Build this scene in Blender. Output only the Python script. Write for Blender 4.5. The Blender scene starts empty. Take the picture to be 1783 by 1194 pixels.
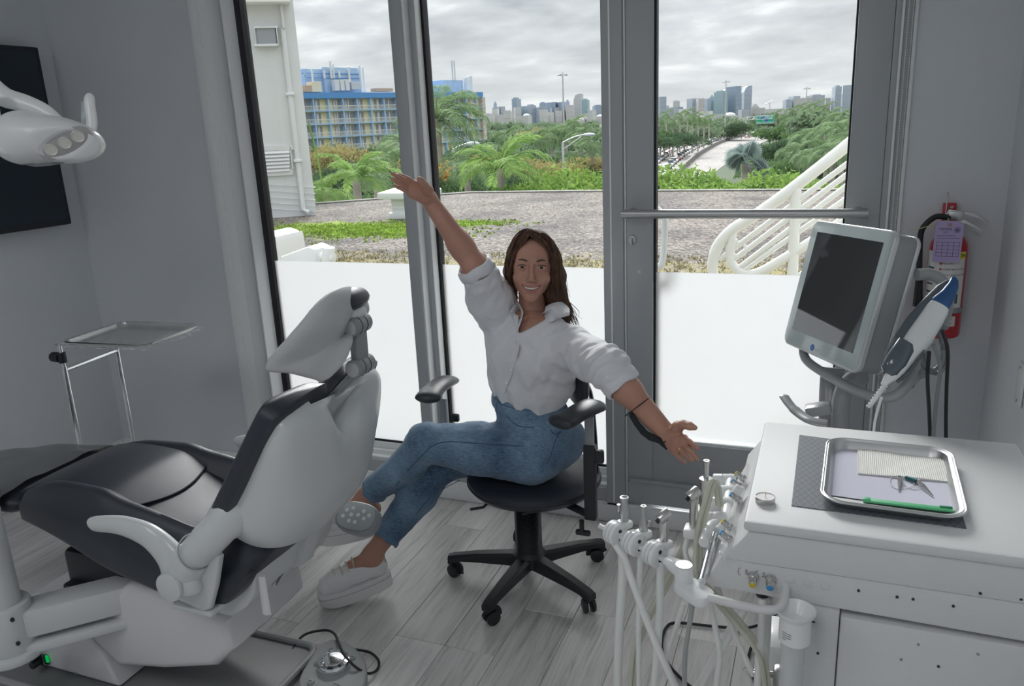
import bpy, bmesh, math, random
import numpy as np
from mathutils import Vector, Matrix

SC = bpy.context.scene
COL = SC.collection
V = Vector
PI = math.pi
# ------------------------------------------------------------------ camera
CAM_F, CAM_PITCH, CAM_ROLL, CAM_YAW, CAM_H = 1380.0, 15.47, 2.67, 21.9, 1.62
def _cam_axes():
    p, r, y = (math.radians(a) for a in (CAM_PITCH, CAM_ROLL, CAM_YAW))
    fwd = V((-math.sin(y)*math.cos(p), math.cos(y)*math.cos(p), -math.sin(p)))
    r0 = V((math.cos(y), math.sin(y), 0)); u0 = r0.cross(fwd)
    return r0*math.cos(r)-u0*math.sin(r), u0*math.cos(r)+r0*math.sin(r), fwd
CR, CU, CF = _cam_axes()
cam_data = bpy.data.cameras.new('camera'); cam = bpy.data.objects.new('camera', cam_data); COL.objects.link(cam)
cam_data.sensor_width = 36.0; cam_data.lens = CAM_F/1783.0*36.0; cam_data.clip_start = 0.05; cam_data.clip_end = 20000
cam.matrix_world = Matrix(((CR.x, CU.x, -CF.x, 0), (CR.y, CU.y, -CF.y, 0), (CR.z, CU.z, -CF.z, CAM_H), (0, 0, 0, 1)))
SC.camera = cam
SC.view_settings.view_transform = 'Standard'; SC.view_settings.look = 'None'
SC.view_settings.gamma = 1.0; SC.view_settings.use_curve_mapping = False
SC.view_settings.exposure = 0.0
SC.cycles.use_denoising = True; SC.cycles.max_bounces = 10; SC.cycles.diffuse_bounces = 5
SC.cycles.transparent_max_bounces = 24; SC.cycles.sample_clamp_indirect = 6.0
def at(x, y, X=None, Y=None, Z=None, D=None):
    """world point seen through picture point x, y on a given plane or at a distance along the view axis"""
    d = CF + CR*((x-891.5)/CAM_F) - CU*((y-597)/CAM_F)
    if X is not None: t = X/d.x
    elif Y is not None: t = Y/d.y
    elif Z is not None: t = (Z-CAM_H)/d.z
    else: t = D
    return V((d.x*t, d.y*t, CAM_H+d.z*t))
# ------------------------------------------------------------------ sky, sun, lamps
world = bpy.data.worlds.new('world'); SC.world = world; world.use_nodes = True
def nn(nt, t, **k):
    n = nt.nodes.new(t)
    for a, b in k.items():
        if a.startswith('i_'): n.inputs[a[2:].replace('_', ' ')].default_value = b
        else: setattr(n, a, b)
    return n
def build_sky():
    nt = world.node_tree; nt.nodes.clear(); L = nt.links.new
    tc = nn(nt, 'ShaderNodeTexCoord'); sp = nn(nt, 'ShaderNodeSeparateXYZ'); L(tc.outputs['Generated'], sp.inputs[0])
    z = nn(nt, 'ShaderNodeMath', operation='MAXIMUM'); z.inputs[1].default_value = 0.0; L(sp.outputs[2], z.inputs[0])
    za = nn(nt, 'ShaderNodeMath', operation='ADD'); za.inputs[1].default_value = 0.16; L(z.outputs[0], za.inputs[0])
    dx = nn(nt, 'ShaderNodeMath', operation='DIVIDE'); L(sp.outputs[0], dx.inputs[0]); L(za.outputs[0], dx.inputs[1])
    dy = nn(nt, 'ShaderNodeMath', operation='DIVIDE'); L(sp.outputs[1], dy.inputs[0]); L(za.outputs[0], dy.inputs[1])
    cb = nn(nt, 'ShaderNodeCombineXYZ'); L(dx.outputs[0], cb.inputs[0]); L(dy.outputs[0], cb.inputs[1])
    n1 = nn(nt, 'ShaderNodeTexNoise'); n1.inputs['Scale'].default_value = 0.75; n1.inputs['Detail'].default_value = 7; n1.inputs['Roughness'].default_value = .52
    n1.inputs['Distortion'].default_value = .5
    L(cb.outputs[0], n1.inputs['Vector'])
    n2 = nn(nt, 'ShaderNodeTexNoise'); n2.inputs['Scale'].default_value = 3.2; n2.inputs['Detail'].default_value = 6; L(cb.outputs[0], n2.inputs['Vector'])
    mx = nn(nt, 'ShaderNodeMix', data_type='FLOAT'); mx.inputs[0].default_value = .3; L(n1.outputs[0], mx.inputs[2]); L(n2.outputs[0], mx.inputs[3])
    cr = nn(nt, 'ShaderNodeValToRGB'); L(mx.outputs[0], cr.inputs[0])
    e = cr.color_ramp.elements; e[0].position = .38; e[0].color = (1.0, 1.0, 1.0, 1); e[1].position = .60; e[1].color = (.29, .315, .35, 1)
    m = cr.color_ramp.elements.new(.48); m.color = (.55, .575, .60, 1)
    # bright haze band at the horizon all the way round
    hz = nn(nt, 'ShaderNodeMapRange'); hz.inputs[1].default_value = 0.0; hz.inputs[2].default_value = .17; hz.inputs[3].default_value = .72; hz.inputs[4].default_value = 0
    L(z.outputs[0], hz.inputs[0])
    m2 = nn(nt, 'ShaderNodeMix', data_type='RGBA'); L(hz.outputs[0], m2.inputs[0]); L(cr.outputs[0], m2.inputs[6]); m2.inputs[7].default_value = (.93, .95, .955, 1)
    bg = nn(nt, 'ShaderNodeBackground'); L(m2.outputs[2], bg.inputs[0])
    # overcast sky: the zenith is brighter than the horizon
    zz = nn(nt, 'ShaderNodeMath', operation='MULTIPLY_ADD'); zz.inputs[1].default_value = 2.6*SKY_STRENGTH; zz.inputs[2].default_value = SKY_STRENGTH; L(z.outputs[0], zz.inputs[0]); L(zz.outputs[0], bg.inputs[1])
    out = nn(nt, 'ShaderNodeOutputWorld'); L(bg.outputs[0], out.inputs[0])
SKY_STRENGTH = 1.0
build_sky()
sl = bpy.data.lights.new('sun_behind_cloud', 'SUN'); sl.energy = 6.6; sl.angle = math.radians(32); sl.color = (1, .99, .975)
so = bpy.data.objects.new('sun_behind_cloud', sl); COL.objects.link(so)
so.rotation_euler = V((.40, -.73, -.55)).to_track_quat('-Z', 'Y').to_euler()
FILL_W = 9.0  # fill lamps added behind the camera to brighten the room
for i, (x, y) in enumerate([(-2.3, -.45), (-.6, -.45)]):
    al = bpy.data.lights.new('fill_panel_lamp', 'AREA'); al.shape = 'RECTANGLE'; al.size = .55; al.size_y = 1.15
    al.energy = FILL_W; al.color = (.97, .985, 1.0)
    ao = bpy.data.objects.new('fill_panel_lamp', al); COL.objects.link(ao); ao.location = (x, y, 2.66)

# ------------------------------------------------------------------ helpers
def tag(o, label=None, cat=None, group=None, kind=None):
    if label: o['label'] = label
    if cat: o['category'] = cat
    if group: o['group'] = group
    if kind: o['kind'] = kind
    return o
def thing(name, label, cat, loc=(0, 0, 0), rz=0.0, group=None):
    o = bpy.data.objects.new(name, None); COL.objects.link(o); o.empty_display_size = .05
    o.location = loc; o.rotation_euler = (0, 0, rz)
    return tag(o, label, cat, group)
def copy_tree(o, parent=None):
    c = o.copy(); COL.objects.link(c); c.parent = parent
    for ch in list(o.children): copy_tree(ch, c)
    return c
def shade(me, smooth=True, ang=None):
    if not smooth: return
    me.polygons.foreach_set('use_smooth', [True]*len(me.polygons))
    if ang is not None:
        bm = bmesh.new(); bm.from_mesh(me)
        for e in bm.edges:
            if len(e.link_faces) == 2 and e.calc_face_angle(0) > ang: e.smooth = False
        bm.to_mesh(me); bm.free()
def mk(name, verts, faces, mat, parent=None, smooth=True, ang=math.radians(38)):
    me = bpy.data.meshes.new(name); me.from_pydata([tuple(v) for v in verts], [], faces); me.update()
    mats = mat if isinstance(mat, (list, tuple)) else [mat]
    for m in mats: me.materials.append(m)
    shade(me, smooth, ang)
    o = bpy.data.objects.new(name, me); COL.objects.link(o)
    if parent is not None: o.parent = parent
    return o
def frame_of(d, up=V((0, 0, 1))):
    d = V(d).normalized()
    if abs(d.dot(up)) > .98: up = V((1, 0, 0))
    a = up.cross(d).normalized(); b = d.cross(a)
    return a, b, d
def catmull(pts, n=8, closed=False):
    pts = [V(p) for p in pts]; N = len(pts); out = []
    rng = range(N if closed else N-1)
    for i in rng:
        if closed: p0, p1, p2, p3 = pts[(i-1) % N], pts[i], pts[(i+1) % N], pts[(i+2) % N]
        else: p0 = pts[max(i-1, 0)]; p1 = pts[i]; p2 = pts[i+1]; p3 = pts[min(i+2, N-1)]
        for j in range(n):
            t = j/n; t2 = t*t; t3 = t2*t
            out.append(.5*((2*p1)+(-p0+p2)*t+(2*p0-5*p1+4*p2-p3)*t2+(-p0+3*p1-3*p2+p3)*t3))
    if not closed: out.append(pts[-1].copy())
    return out
class MB:
    """collects shapes and links them as ONE mesh object"""
    def __init__(s): s.v = []; s.f = []; s.m = []; s.M = None; s.mi = 0
    def add(s, vs, fs):
        b = len(s.v)
        for v in vs:
            v = V(v)
            s.v.append(s.M @ v if s.M is not None else v)
        for f in fs: s.f.append(tuple(i+b for i in f)); s.m.append(s.mi)
        return s
    def box(s, c, d, bev=0.0, R=None, seg=2):
        c = V(c); hx, hy, hz = d[0]/2, d[1]/2, d[2]/2
        bm = bmesh.new(); bmesh.ops.create_cube(bm, size=1.0)
        bmesh.ops.scale(bm, vec=(d[0], d[1], d[2]), verts=bm.verts)
        if bev > 0:
            bmesh.ops.bevel(bm, geom=list(bm.edges), offset=min(bev, min(d)*.49), segments=seg, profile=.5, affect='EDGES')
        vs = [(R @ v.co if R is not None else v.co) + c for v in bm.verts]
        bm.verts.index_update(); fs = [[v.index for v in f.verts] for f in bm.faces]; bm.free()
        return s.add(vs, fs)
    def bb(s, x0, x1, y0, y1, z0, z1, bev=0.0): return s.box(((x0+x1)/2, (y0+y1)/2, (z0+z1)/2), (abs(x1-x0), abs(y1-y0), abs(z1-z0)), bev)
    def cyl(s, p0, p1, r0, r1=None, n=20, bev=0.0, cap=True):
        r1 = r0 if r1 is None else r1; p0 = V(p0); p1 = V(p1); L = (p1-p0).length
        prof = [(0, 0)] if cap else []
        if bev > 0: prof += [(r0-bev, 0), (r0-bev*.3, bev*.3), (r0, bev), (r1, L-bev), (r1-bev*.3, L-bev*.3), (r1-bev, L)]
        else: prof += [(r0, 0), (r1, L)]
        if cap: prof += [(0, L)]
        return s.lathe(prof, p0, p1-p0, n)
    def lathe(s, prof, o=(0, 0, 0), axis=(0, 0, 1), n=24, sx=1.0, sy=1.0, up=V((0, 0, 1))):
        a, b, d = frame_of(axis, up); o = V(o); vs = []; fs = []; idx = []
        for r, h in prof:
            if r <= 1e-9: idx.append([len(vs)]*n); vs.append(o+d*h)
            else:
                base = len(vs); idx.append([base+k for k in range(n)])
                for k in range(n):
                    t = 2*PI*k/n; vs.append(o+a*(r*sx*math.cos(t))+b*(r*sy*math.sin(t))+d*h)
        for i in range(len(prof)-1):
            for k in range(n):
                k2 = (k+1) % n; q = [idx[i][k], idx[i][k2], idx[i+1][k2], idx[i+1][k]]
                q = list(dict.fromkeys(q))
                if len(q) > 2: fs.append(q)
        return s.add(vs, fs)
    def tube(s, pts, r, n=10, closed=False, sx=1.0, sy=1.0, up=None, cap=True, round_cap=False):
        pts = [V(p) for p in pts]; N = len(pts); rs = r if isinstance(r, (list, tuple)) else [r]*N
        vs = []; fs = []; prev = None
        for i, p in enumerate(pts):
            if closed: d = pts[(i+1) % N]-pts[i-1]
            else: d = pts[min(i+1, N-1)]-pts[max(i-1, 0)]
            d.normalize()
            if up is not None: a = V(up).cross(d).normalized()
            elif prev is None: a = frame_of(d)[0]
            else:
                a = prev-d*prev.dot(d)
                a = a.normalized() if a.length > 1e-6 else frame_of(d)[0]
            b = d.cross(a); prev = a
            for k in range(n):
                t = 2*PI*k/n; vs.append(p+a*(rs[i]*sx*math.cos(t))+b*(rs[i]*sy*math.sin(t)))
        for i in range(N if closed else N-1):
            j = (i+1) % N
            for k in range(n): k2 = (k+1) % n; fs.append((i*n+k, i*n+k2, j*n+k2, j*n+k))
        if cap and not closed:
            fs.append(tuple(range(n))[::-1]); fs.append(tuple((N-1)*n+k for k in range(n)))
        return s.add(vs, fs)
    def prism(s, poly, t, o=(0, 0, 0), ex=(1, 0, 0), ey=(0, 1, 0), bev=0.0, seg=2):
        """poly in the plane ex, ey extruded by t along ex x ey"""
        o = V(o); ex = V(ex).normalized(); ey = V(ey).normalized(); ez = ex.cross(ey)
        bm = bmesh.new(); vb = [bm.verts.new((p[0], p[1], 0)) for p in poly]; f = bm.faces.new(vb)
        r = bmesh.ops.extrude_face_region(bm, geom=[f]); bmesh.ops.translate(bm, vec=(0, 0, t), verts=[g for g in r['geom'] if isinstance(g, bmesh.types.BMVert)])
        bmesh.ops.recalc_face_normals(bm, faces=bm.faces)
        if bev > 0:
            ed = [e for e in bm.edges if abs(e.verts[0].co.z-e.verts[1].co.z) < 1e-7]
            bmesh.ops.bevel(bm, geom=ed, offset=bev, segments=seg, profile=.5, affect='EDGES', clamp_overlap=True)
        bm.verts.index_update()
        vs = [o+ex*v.co.x+ey*v.co.y+ez*v.co.z for v in bm.verts]; fs = [[v.index for v in f.verts] for f in bm.faces]; bm.free()
        return s.add(vs, fs)
    def loft(s, rings, closed=True, cap=True):
        n = len(rings[0]); vs = [p for r in rings for p in r]; fs = []
        for i in range(len(rings)-1):
            for k in range(n if closed else n-1):
                k2 = (k+1) % n; fs.append((i*n+k, i*n+k2, (i+1)*n+k2, (i+1)*n+k))
        if cap and closed:
            fs.append(tuple(range(n))[::-1]); fs.append(tuple((len(rings)-1)*n+k for k in range(n)))
        return s.add(vs, fs)
    def ball(s, c, r, n=16, m=10):
        r = (r, r, r) if not isinstance(r, (tuple, list)) else r; c = V(c)
        prof = [(math.sin(PI*i/m), -math.cos(PI*i/m)) for i in range(m+1)]; prof[0] = (0, -1); prof[-1] = (0, 1)
        t = MB(); t.lathe(prof, (0, 0, 0), (0, 0, 1), n)
        return s.add([c+V((v.x*r[0], v.y*r[1], v.z*r[2])) for v in t.v], t.f)
    def build(s, name, mat, parent=None, smooth=True, ang=math.radians(38)):
        o = mk(name, s.v, s.f, mat, parent, False)
        bm = bmesh.new(); bm.from_mesh(o.data); bmesh.ops.recalc_face_normals(bm, faces=bm.faces); bm.to_mesh(o.data); bm.free()
        if isinstance(mat, (list, tuple)) and any(s.m): o.data.polygons.foreach_set('material_index', s.m)
        shade(o.data, smooth, ang)
        return o
def rrect(w, h, r, n=6, cx=0, cy=0):
    pts = []
    for qx, qy, a0 in ((1, 1, 0), (-1, 1, 90), (-1, -1, 180), (1, -1, 270)):
        for i in range(n+1):
            a = math.radians(a0+90*i/n); pts.append((cx+qx*(w/2-r)+r*math.cos(a), cy+qy*(h/2-r)+r*math.sin(a)))
    return pts
# ---- implicit surfaces polygonised by surface nets
class Field:
    def __init__(s, lo, hi, h):
        s.lo = np.array(lo, float); s.h = h; s.n = np.ceil((np.array(hi)-s.lo)/h).astype(int)+1
        s.v = np.full(s.n, 1.0, np.float32)
        s.ax = [s.lo[i]+h*np.arange(s.n[i]) for i in range(3)]
    def _sub(s, lo, hi):
        a = np.clip(np.floor((np.array(lo)-s.lo)/s.h).astype(int), 0, s.n); b = np.clip(np.ceil((np.array(hi)-s.lo)/s.h).astype(int)+1, 0, s.n)
        if np.any(b <= a): return None
        sl_ = tuple(slice(a[i], b[i]) for i in range(3))
        return sl_, s.ax[0][sl_[0]][:, None, None], s.ax[1][sl_[1]][None, :, None], s.ax[2][sl_[2]][None, None, :]
    def op(s, lo, hi, fn, k=0.0, mode='add'):
        m = k+4*s.h; q = s._sub(np.array(lo)-m, np.array(hi)+m)
        if q is None: return s
        sl_, X, Y, Z = q; d = fn(X, Y, Z).astype(np.float32)+np.zeros_like(s.v[sl_]); a = s.v[sl_]
        if mode == 'sub': a = -a
        if k > 0:
            hh = np.clip(.5+.5*(a-d)/k, 0, 1); r = a*(1-hh)+d*hh-k*hh*(1-hh)
        else: r = np.minimum(a, d)
        s.v[sl_] = -r if mode == 'sub' else r
        return s
    def cone(s, p0, p1, r0, r1=None, k=0.0, flat=None, fs=1.0, mode='add'):
        """round cone; flat = axis along which it is squashed by factor fs"""
        r1 = r0 if r1 is None else r1; a = np.array(p0, float); b = np.array(p1, float); ba = b-a; L2 = max(ba@ba, 1e-12); R = max(r0, r1)*(fs if fs > 1 else 1)
        fl = None if flat is None else np.array(flat, float)/np.linalg.norm(flat)
        def fn(X, Y, Z):
            px, py, pz = X-a[0], Y-a[1], Z-a[2]
            t = np.clip((px*ba[0]+py*ba[1]+pz*ba[2])/L2, 0, 1)
            qx, qy, qz = px-t*ba[0], py-t*ba[1], pz-t*ba[2]
            if fl is not None:
                w = qx*fl[0]+qy*fl[1]+qz*fl[2]; u = (1/fs-1)*w; qx = qx+u*fl[0]; qy = qy+u*fl[1]; qz = qz+u*fl[2]
            return np.sqrt(qx*qx+qy*qy+qz*qz)-(r0+(r1-r0)*t)
        return s.op(np.minimum(a, b)-R, np.maximum(a, b)+R, fn, k, mode)
    def ell(s, c, r, R=None, k=0.0, mode='add'):
        c = np.array(c, float); r = np.array(r, float); M_ = np.eye(3) if R is None else np.array(R).T; mr = r.max(); mi = r.min()
        def fn(X, Y, Z):
            x, y, z = X-c[0], Y-c[1], Z-c[2]
            u = [(M_[i][0]*x+M_[i][1]*y+M_[i][2]*z)/r[i] for i in range(3)]
            w = [(M_[i][0]*x+M_[i][1]*y+M_[i][2]*z)/(r[i]*r[i]) for i in range(3)]
            k0 = np.sqrt(u[0]**2+u[1]**2+u[2]**2); k1 = np.sqrt(w[0]**2+w[1]**2+w[2]**2)+1e-9
            return k0*(k0-1)/k1
        return s.op(c-mr, c+mr, fn, k, mode)
    def rbox(s, c, d, rad=0.0, R=None, k=0.0, mode='add'):
        c = np.array(c, float); hb = np.array(d, float)/2-rad; M_ = np.eye(3) if R is None else np.array(R).T; mr = np.linalg.norm(np.array(d)/2)
        def fn(X, Y, Z):
            x, y, z = X-c[0], Y-c[1], Z-c[2]
            q = [np.abs(M_[i][0]*x+M_[i][1]*y+M_[i][2]*z)-hb[i] for i in range(3)]
            return np.sqrt(sum(np.maximum(t, 0)**2 for t in q))+np.minimum(np.maximum(np.maximum(q[0], q[1]), q[2]), 0)-rad
        return s.op(c-mr, c+mr, fn, k, mode)
    def chain(s, pts, rs, k=0.01, flat=None, fs=1.0):
        for i in range(len(pts)-1): s.cone(pts[i], pts[i+1], rs[i], rs[i+1], k, flat, fs)
        return s
    def warp(s, fn):
        """add fn(X, Y, Z) to the field (folds, creases)"""
        s.v += fn(s.ax[0][:, None, None], s.ax[1][None, :, None], s.ax[2][None, None, :]).astype(np.float32); return s
    def arrays(s):
        v = s.v; v[0] = v[-1] = 1; v[:, 0] = v[:, -1] = 1; v[:, :, 0] = v[:, :, -1] = 1
        ins = v < 0; nx, ny, nz = v.shape
        c = np.zeros((nx-1, ny-1, nz-1), np.int8)
        for i in (0, 1):
            for j in (0, 1):
                for k in (0, 1): c += ins[i:nx-1+i, j:ny-1+j, k:nz-1+k]
        act = (c > 0) & (c < 8); idx = np.argwhere(act); N = len(idx)
        ids = np.full(act.shape, -1, np.int64); ids[act] = np.arange(N)
        acc = np.zeros((N, 3)); cnt = np.zeros(N)
        cor = [(i, j, k) for i in (0, 1) for j in (0, 1) for k in (0, 1)]
        for a in cor:
            for ax in range(3):
                if a[ax]: continue
                b = list(a); b[ax] = 1
                va = v[idx[:, 0]+a[0], idx[:, 1]+a[1], idx[:, 2]+a[2]]; vb = v[idx[:, 0]+b[0], idx[:, 1]+b[1], idx[:, 2]+b[2]]
                cr = (va < 0) != (vb < 0); t = va/np.where(va == vb, 1, va-vb)
                p = np.array(a, float)[None, :]+np.zeros((N, 3)); p[:, ax] += np.clip(t, 0, 1)
                acc[cr] += p[cr]; cnt[cr] += 1
        pos = s.lo+(idx+acc/np.maximum(cnt, 1)[:, None])*s.h
        quads = []
        for ax in range(3):
            u, w = (ax+1) % 3, (ax+2) % 3
            sa = [slice(None)]*3; sb = [slice(None)]*3; sa[ax] = slice(0, -1); sb[ax] = slice(1, None)
            A = ins[tuple(sa)]; B = ins[tuple(sb)]; e = np.argwhere(A != B)
            e = e[(e[:, u] > 0) & (e[:, w] > 0) & (e[:, u] < v.shape[u]-1) & (e[:, w] < v.shape[w]-1)]
            fl = A[e[:, 0], e[:, 1], e[:, 2]]
            def g(du, dw):
                q = e.copy(); q[:, u] += du; q[:, w] += dw; return ids[q[:, 0], q[:, 1], q[:, 2]]
            q = np.stack([g(-1, -1), g(0, -1), g(0, 0), g(-1, 0)], 1)
            q[~fl] = q[~fl][:, ::-1]; quads.append(q)
        return pos, np.concatenate(quads)
    def build(s, name, mat, parent=None, matfn=None):
        pos, q = s.arrays(); return np_mesh(name, pos, q, mat, parent, matfn)
def np_mesh(name, pos, q, mat, parent=None, matfn=None, smooth=True):
    me = bpy.data.meshes.new(name); n = len(pos); m = len(q); kk = q.shape[1]
    me.vertices.add(n); me.vertices.foreach_set('co', np.ascontiguousarray(pos, np.float32).ravel())
    me.loops.add(m*kk); me.loops.foreach_set('vertex_index', np.ascontiguousarray(q, np.int32).ravel())
    me.polygons.add(m); me.polygons.foreach_set('loop_start', np.arange(0, m*kk, kk, dtype=np.int32))
    try: me.polygons.foreach_set('loop_total', np.full(m, kk, np.int32))
    except Exception: pass
    me.polygons.foreach_set('use_smooth', np.full(m, smooth, bool))
    for mm in (mat if isinstance(mat, (list, tuple)) else [mat]): me.materials.append(mm)
    if matfn is not None:
        c = pos[q].mean(1); me.polygons.foreach_set('material_index', matfn(c).astype(np.int32))
    me.update(calc_edges=True); me.validate()
    o = bpy.data.objects.new(name, me); COL.objects.link(o)
    if parent is not None: o.parent = parent
    return o
# ---- materials
def mat(name, col, rough=.5, metal=0.0, spec=.5, bump=0.0, bscale=200, var=0.0, vscale=8, coat=0.0, trans=0.0, alpha=1.0, sub=0.0, aniso=0, stretch=None, emit=None, sheen=0.0, col2=None):
    m = bpy.data.materials.new(name); m.use_nodes = True; nt = m.node_tree; b = nt.nodes['Principled BSDF']; L = nt.links.new
    b.inputs['Base Color'].default_value = (*col, 1); b.inputs['Roughness'].default_value = rough; b.inputs['Metallic'].default_value = metal
    b.inputs['Specular IOR Level'].default_value = spec; b.inputs['Coat Weight'].default_value = coat; b.inputs['Coat Roughness'].default_value = .08
    b.inputs['Transmission Weight'].default_value = trans; b.inputs['Alpha'].default_value = alpha
    b.inputs['Sheen Weight'].default_value = sheen
    if sub: b.inputs['Subsurface Weight'].default_value = sub; b.inputs['Subsurface Radius'].default_value = (.012, .005, .003); b.inputs['Subsurface Scale'].default_value = .6
    if emit: b.inputs['Emission Color'].default_value = (*emit[:3], 1); b.inputs['Emission Strength'].default_value = emit[3]
    tc = nt.nodes.new('ShaderNodeTexCoord'); vec = tc.outputs['Object']
    if stretch:
        mp = nt.nodes.new('ShaderNodeMapping'); mp.inputs['Scale'].default_value = stretch; L(vec, mp.inputs[0]); vec = mp.outputs[0]
    if var or col2:
        n = nt.nodes.new('ShaderNodeTexNoise'); n.inputs['Scale'].default_value = vscale; n.inputs['Detail'].default_value = 5; L(vec, n.inputs['Vector'])
        r = nt.nodes.new('ShaderNodeValToRGB'); L(n.outputs[0], r.inputs[0]); c2 = col2 or tuple(c*(1-var) for c in col); c1 = col if col2 else tuple(min(1, c*(1+var)) for c in col)
        r.color_ramp.elements[0].position = .35; r.color_ramp.elements[1].position = .65
        r.color_ramp.elements[0].color = (*c2, 1); r.color_ramp.elements[1].color = (*c1, 1); L(r.outputs[0], b.inputs['Base Color'])
    if bump:
        n = nt.nodes.new('ShaderNodeTexNoise'); n.inputs['Scale'].default_value = bscale; n.inputs['Detail'].default_value = 3; L(vec, n.inputs['Vector'])
        bp = nt.nodes.new('ShaderNodeBump'); bp.inputs['Strength'].default_value = bump; bp.inputs['Distance'].default_value = .002; L(n.outputs[0], bp.inputs['Height']); L(bp.outputs[0], b.inputs['Normal'])
    return m
M = {}
M['wall'] = mat('painted_wall', (.68, .71, .745), .7, bump=.25, bscale=260, var=.012, vscale=3)
M['ceil'] = mat('painted_ceiling', (.84, .85, .86), .8, bump=.2)
M['trimw'] = mat('white_trim', (.86, .875, .88), .45, bump=.05)
M['alu'] = mat('grey_painted_aluminium', (.43, .455, .475), .38, spec=.5, bump=.04, bscale=500)
M['alul'] = mat('pale_lit_aluminium', (.88, .90, .90), .3, spec=.5)  # paler frame metal; window light on side faces is put into this colour
M['gasket'] = mat('black_gasket', (.012, .013, .018), .6)
M['wplas'] = mat('white_plastic', (.80, .82, .825), .32, coat=.15)
M['wplas2'] = mat('white_enamel', (.70, .72, .735), .42, bump=.08, bscale=900)
M['gplas'] = mat('grey_plastic', (.30, .325, .345), .4)
M['mgplas'] = mat('mid_grey_plastic', (.36, .385, .40), .4, bump=.05)
M['dplas'] = mat('black_plastic', (.012, .016, .022), .42, bump=.12, bscale=700)
M['chrome'] = mat('chrome', (.82, .84, .86), .08, metal=1)
M['steel'] = mat('brushed_steel', (.62, .62, .61), .26, metal=1)
M['steelr'] = mat('satin_steel', (.55, .56, .56), .38, metal=1)
M['blk'] = mat('black_vinyl', (.014, .021, .034), .38, spec=.6, bump=.25, bscale=900, sheen=.08)
M['rubber'] = mat('black_rubber', (.018, .02, .024), .55)
M['skin'] = mat('skin', (.50, .265, .195), .48, sub=.12, bump=.08, bscale=500, var=.04, vscale=14)
def glass_mat():
    m = bpy.data.materials.new('window_glass'); m.use_nodes = True; nt = m.node_tree; nt.nodes.clear(); L = nt.links.new
    o = nn(nt, 'ShaderNodeOutputMaterial'); t = nn(nt, 'ShaderNodeBsdfTransparent'); t.inputs[0].default_value = (.97, .98, .98, 1)
    g = nn(nt, 'ShaderNodeBsdfGlossy'); g.inputs['Roughness'].default_value = .02; fr = nn(nt, 'ShaderNodeFresnel'); fr.inputs[0].default_value = 1.35
    x = nn(nt, 'ShaderNodeMixShader'); L(fr.outputs[0], x.inputs[0]); L(t.outputs[0], x.inputs[1]); L(g.outputs[0], x.inputs[2]); L(x.outputs[0], o.inputs[0]); return m
def film_mat():
    m = bpy.data.materials.new('frosted_film'); m.use_nodes = True; nt = m.node_tree; nt.nodes.clear(); L = nt.links.new
    o = nn(nt, 'ShaderNodeOutputMaterial'); t = nn(nt, 'ShaderNodeBsdfTranslucent'); t.inputs[0].default_value = (.83, .84, .86, 1)
    d = nn(nt, 'ShaderNodeBsdfDiffuse'); d.inputs[0].default_value = (.8, .82, .83, 1)
    n = nn(nt, 'ShaderNodeTexNoise'); n.inputs['Scale'].default_value = 5; r = nn(nt, 'ShaderNodeMapRange'); r.inputs[3].default_value = .06; r.inputs[4].default_value = .10
    L(n.outputs[0], r.inputs[0]); x = nn(nt, 'ShaderNodeMixShader'); L(r.outputs[0], x.inputs[0]); L(t.outputs[0], x.inputs[1]); L(d.outputs[0], x.inputs[2]); L(x.outputs[0], o.inputs[0]); return m
M['glass'] = glass_mat(); M['film'] = film_mat()
# ================================================================== ROOM
XL, XR, YW, YB, ZC = -3.45, 0.53, 2.925, -2.4, 2.72
WT = .22                                    # wall thickness
def struct(name, mb, m, parent=None, ang=math.radians(38)):
    o = mb.build(name, m, parent, True, ang)
    if parent is None: o['kind'] = 'structure'
    return o
WTOP = 2.45
struct('wall_left', MB().bb(XL-WT, XL, YB, YW+WT, -.2, ZC), M['wall'])
struct('wall_right', MB().bb(XR, XR+WT, YB, YW+WT, -.2, ZC), M['wall'])
struct('wall_back', MB().bb(XL-WT, XR+WT, YB-WT, YB, -.2, ZC), M['wall'])
struct('ceiling', MB().bb(XL-WT, XR+WT, YB-WT, YW+WT, ZC, ZC+.2), M['ceil'])
mb = MB(); mb.bb(XL, -2.589, YW, YW+WT, -.2, ZC); mb.bb(.229, XR, YW, YW+WT, -.2, ZC); mb.bb(-2.589, .229, YW, YW+WT, WTOP, ZC); mb.bb(-2.589, .229, YW+.02, YW+WT, -.2, .087)
struct('wall_window', mb, M['wall'])
mb = MB(); mb.bb(XL+.001, XR-.001, YB, YW+.03, -.12, -.006)
mfl = mat('subfloor', (.10, .10, .10), .8)
floor = struct('floor', mb, mfl)
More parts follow.
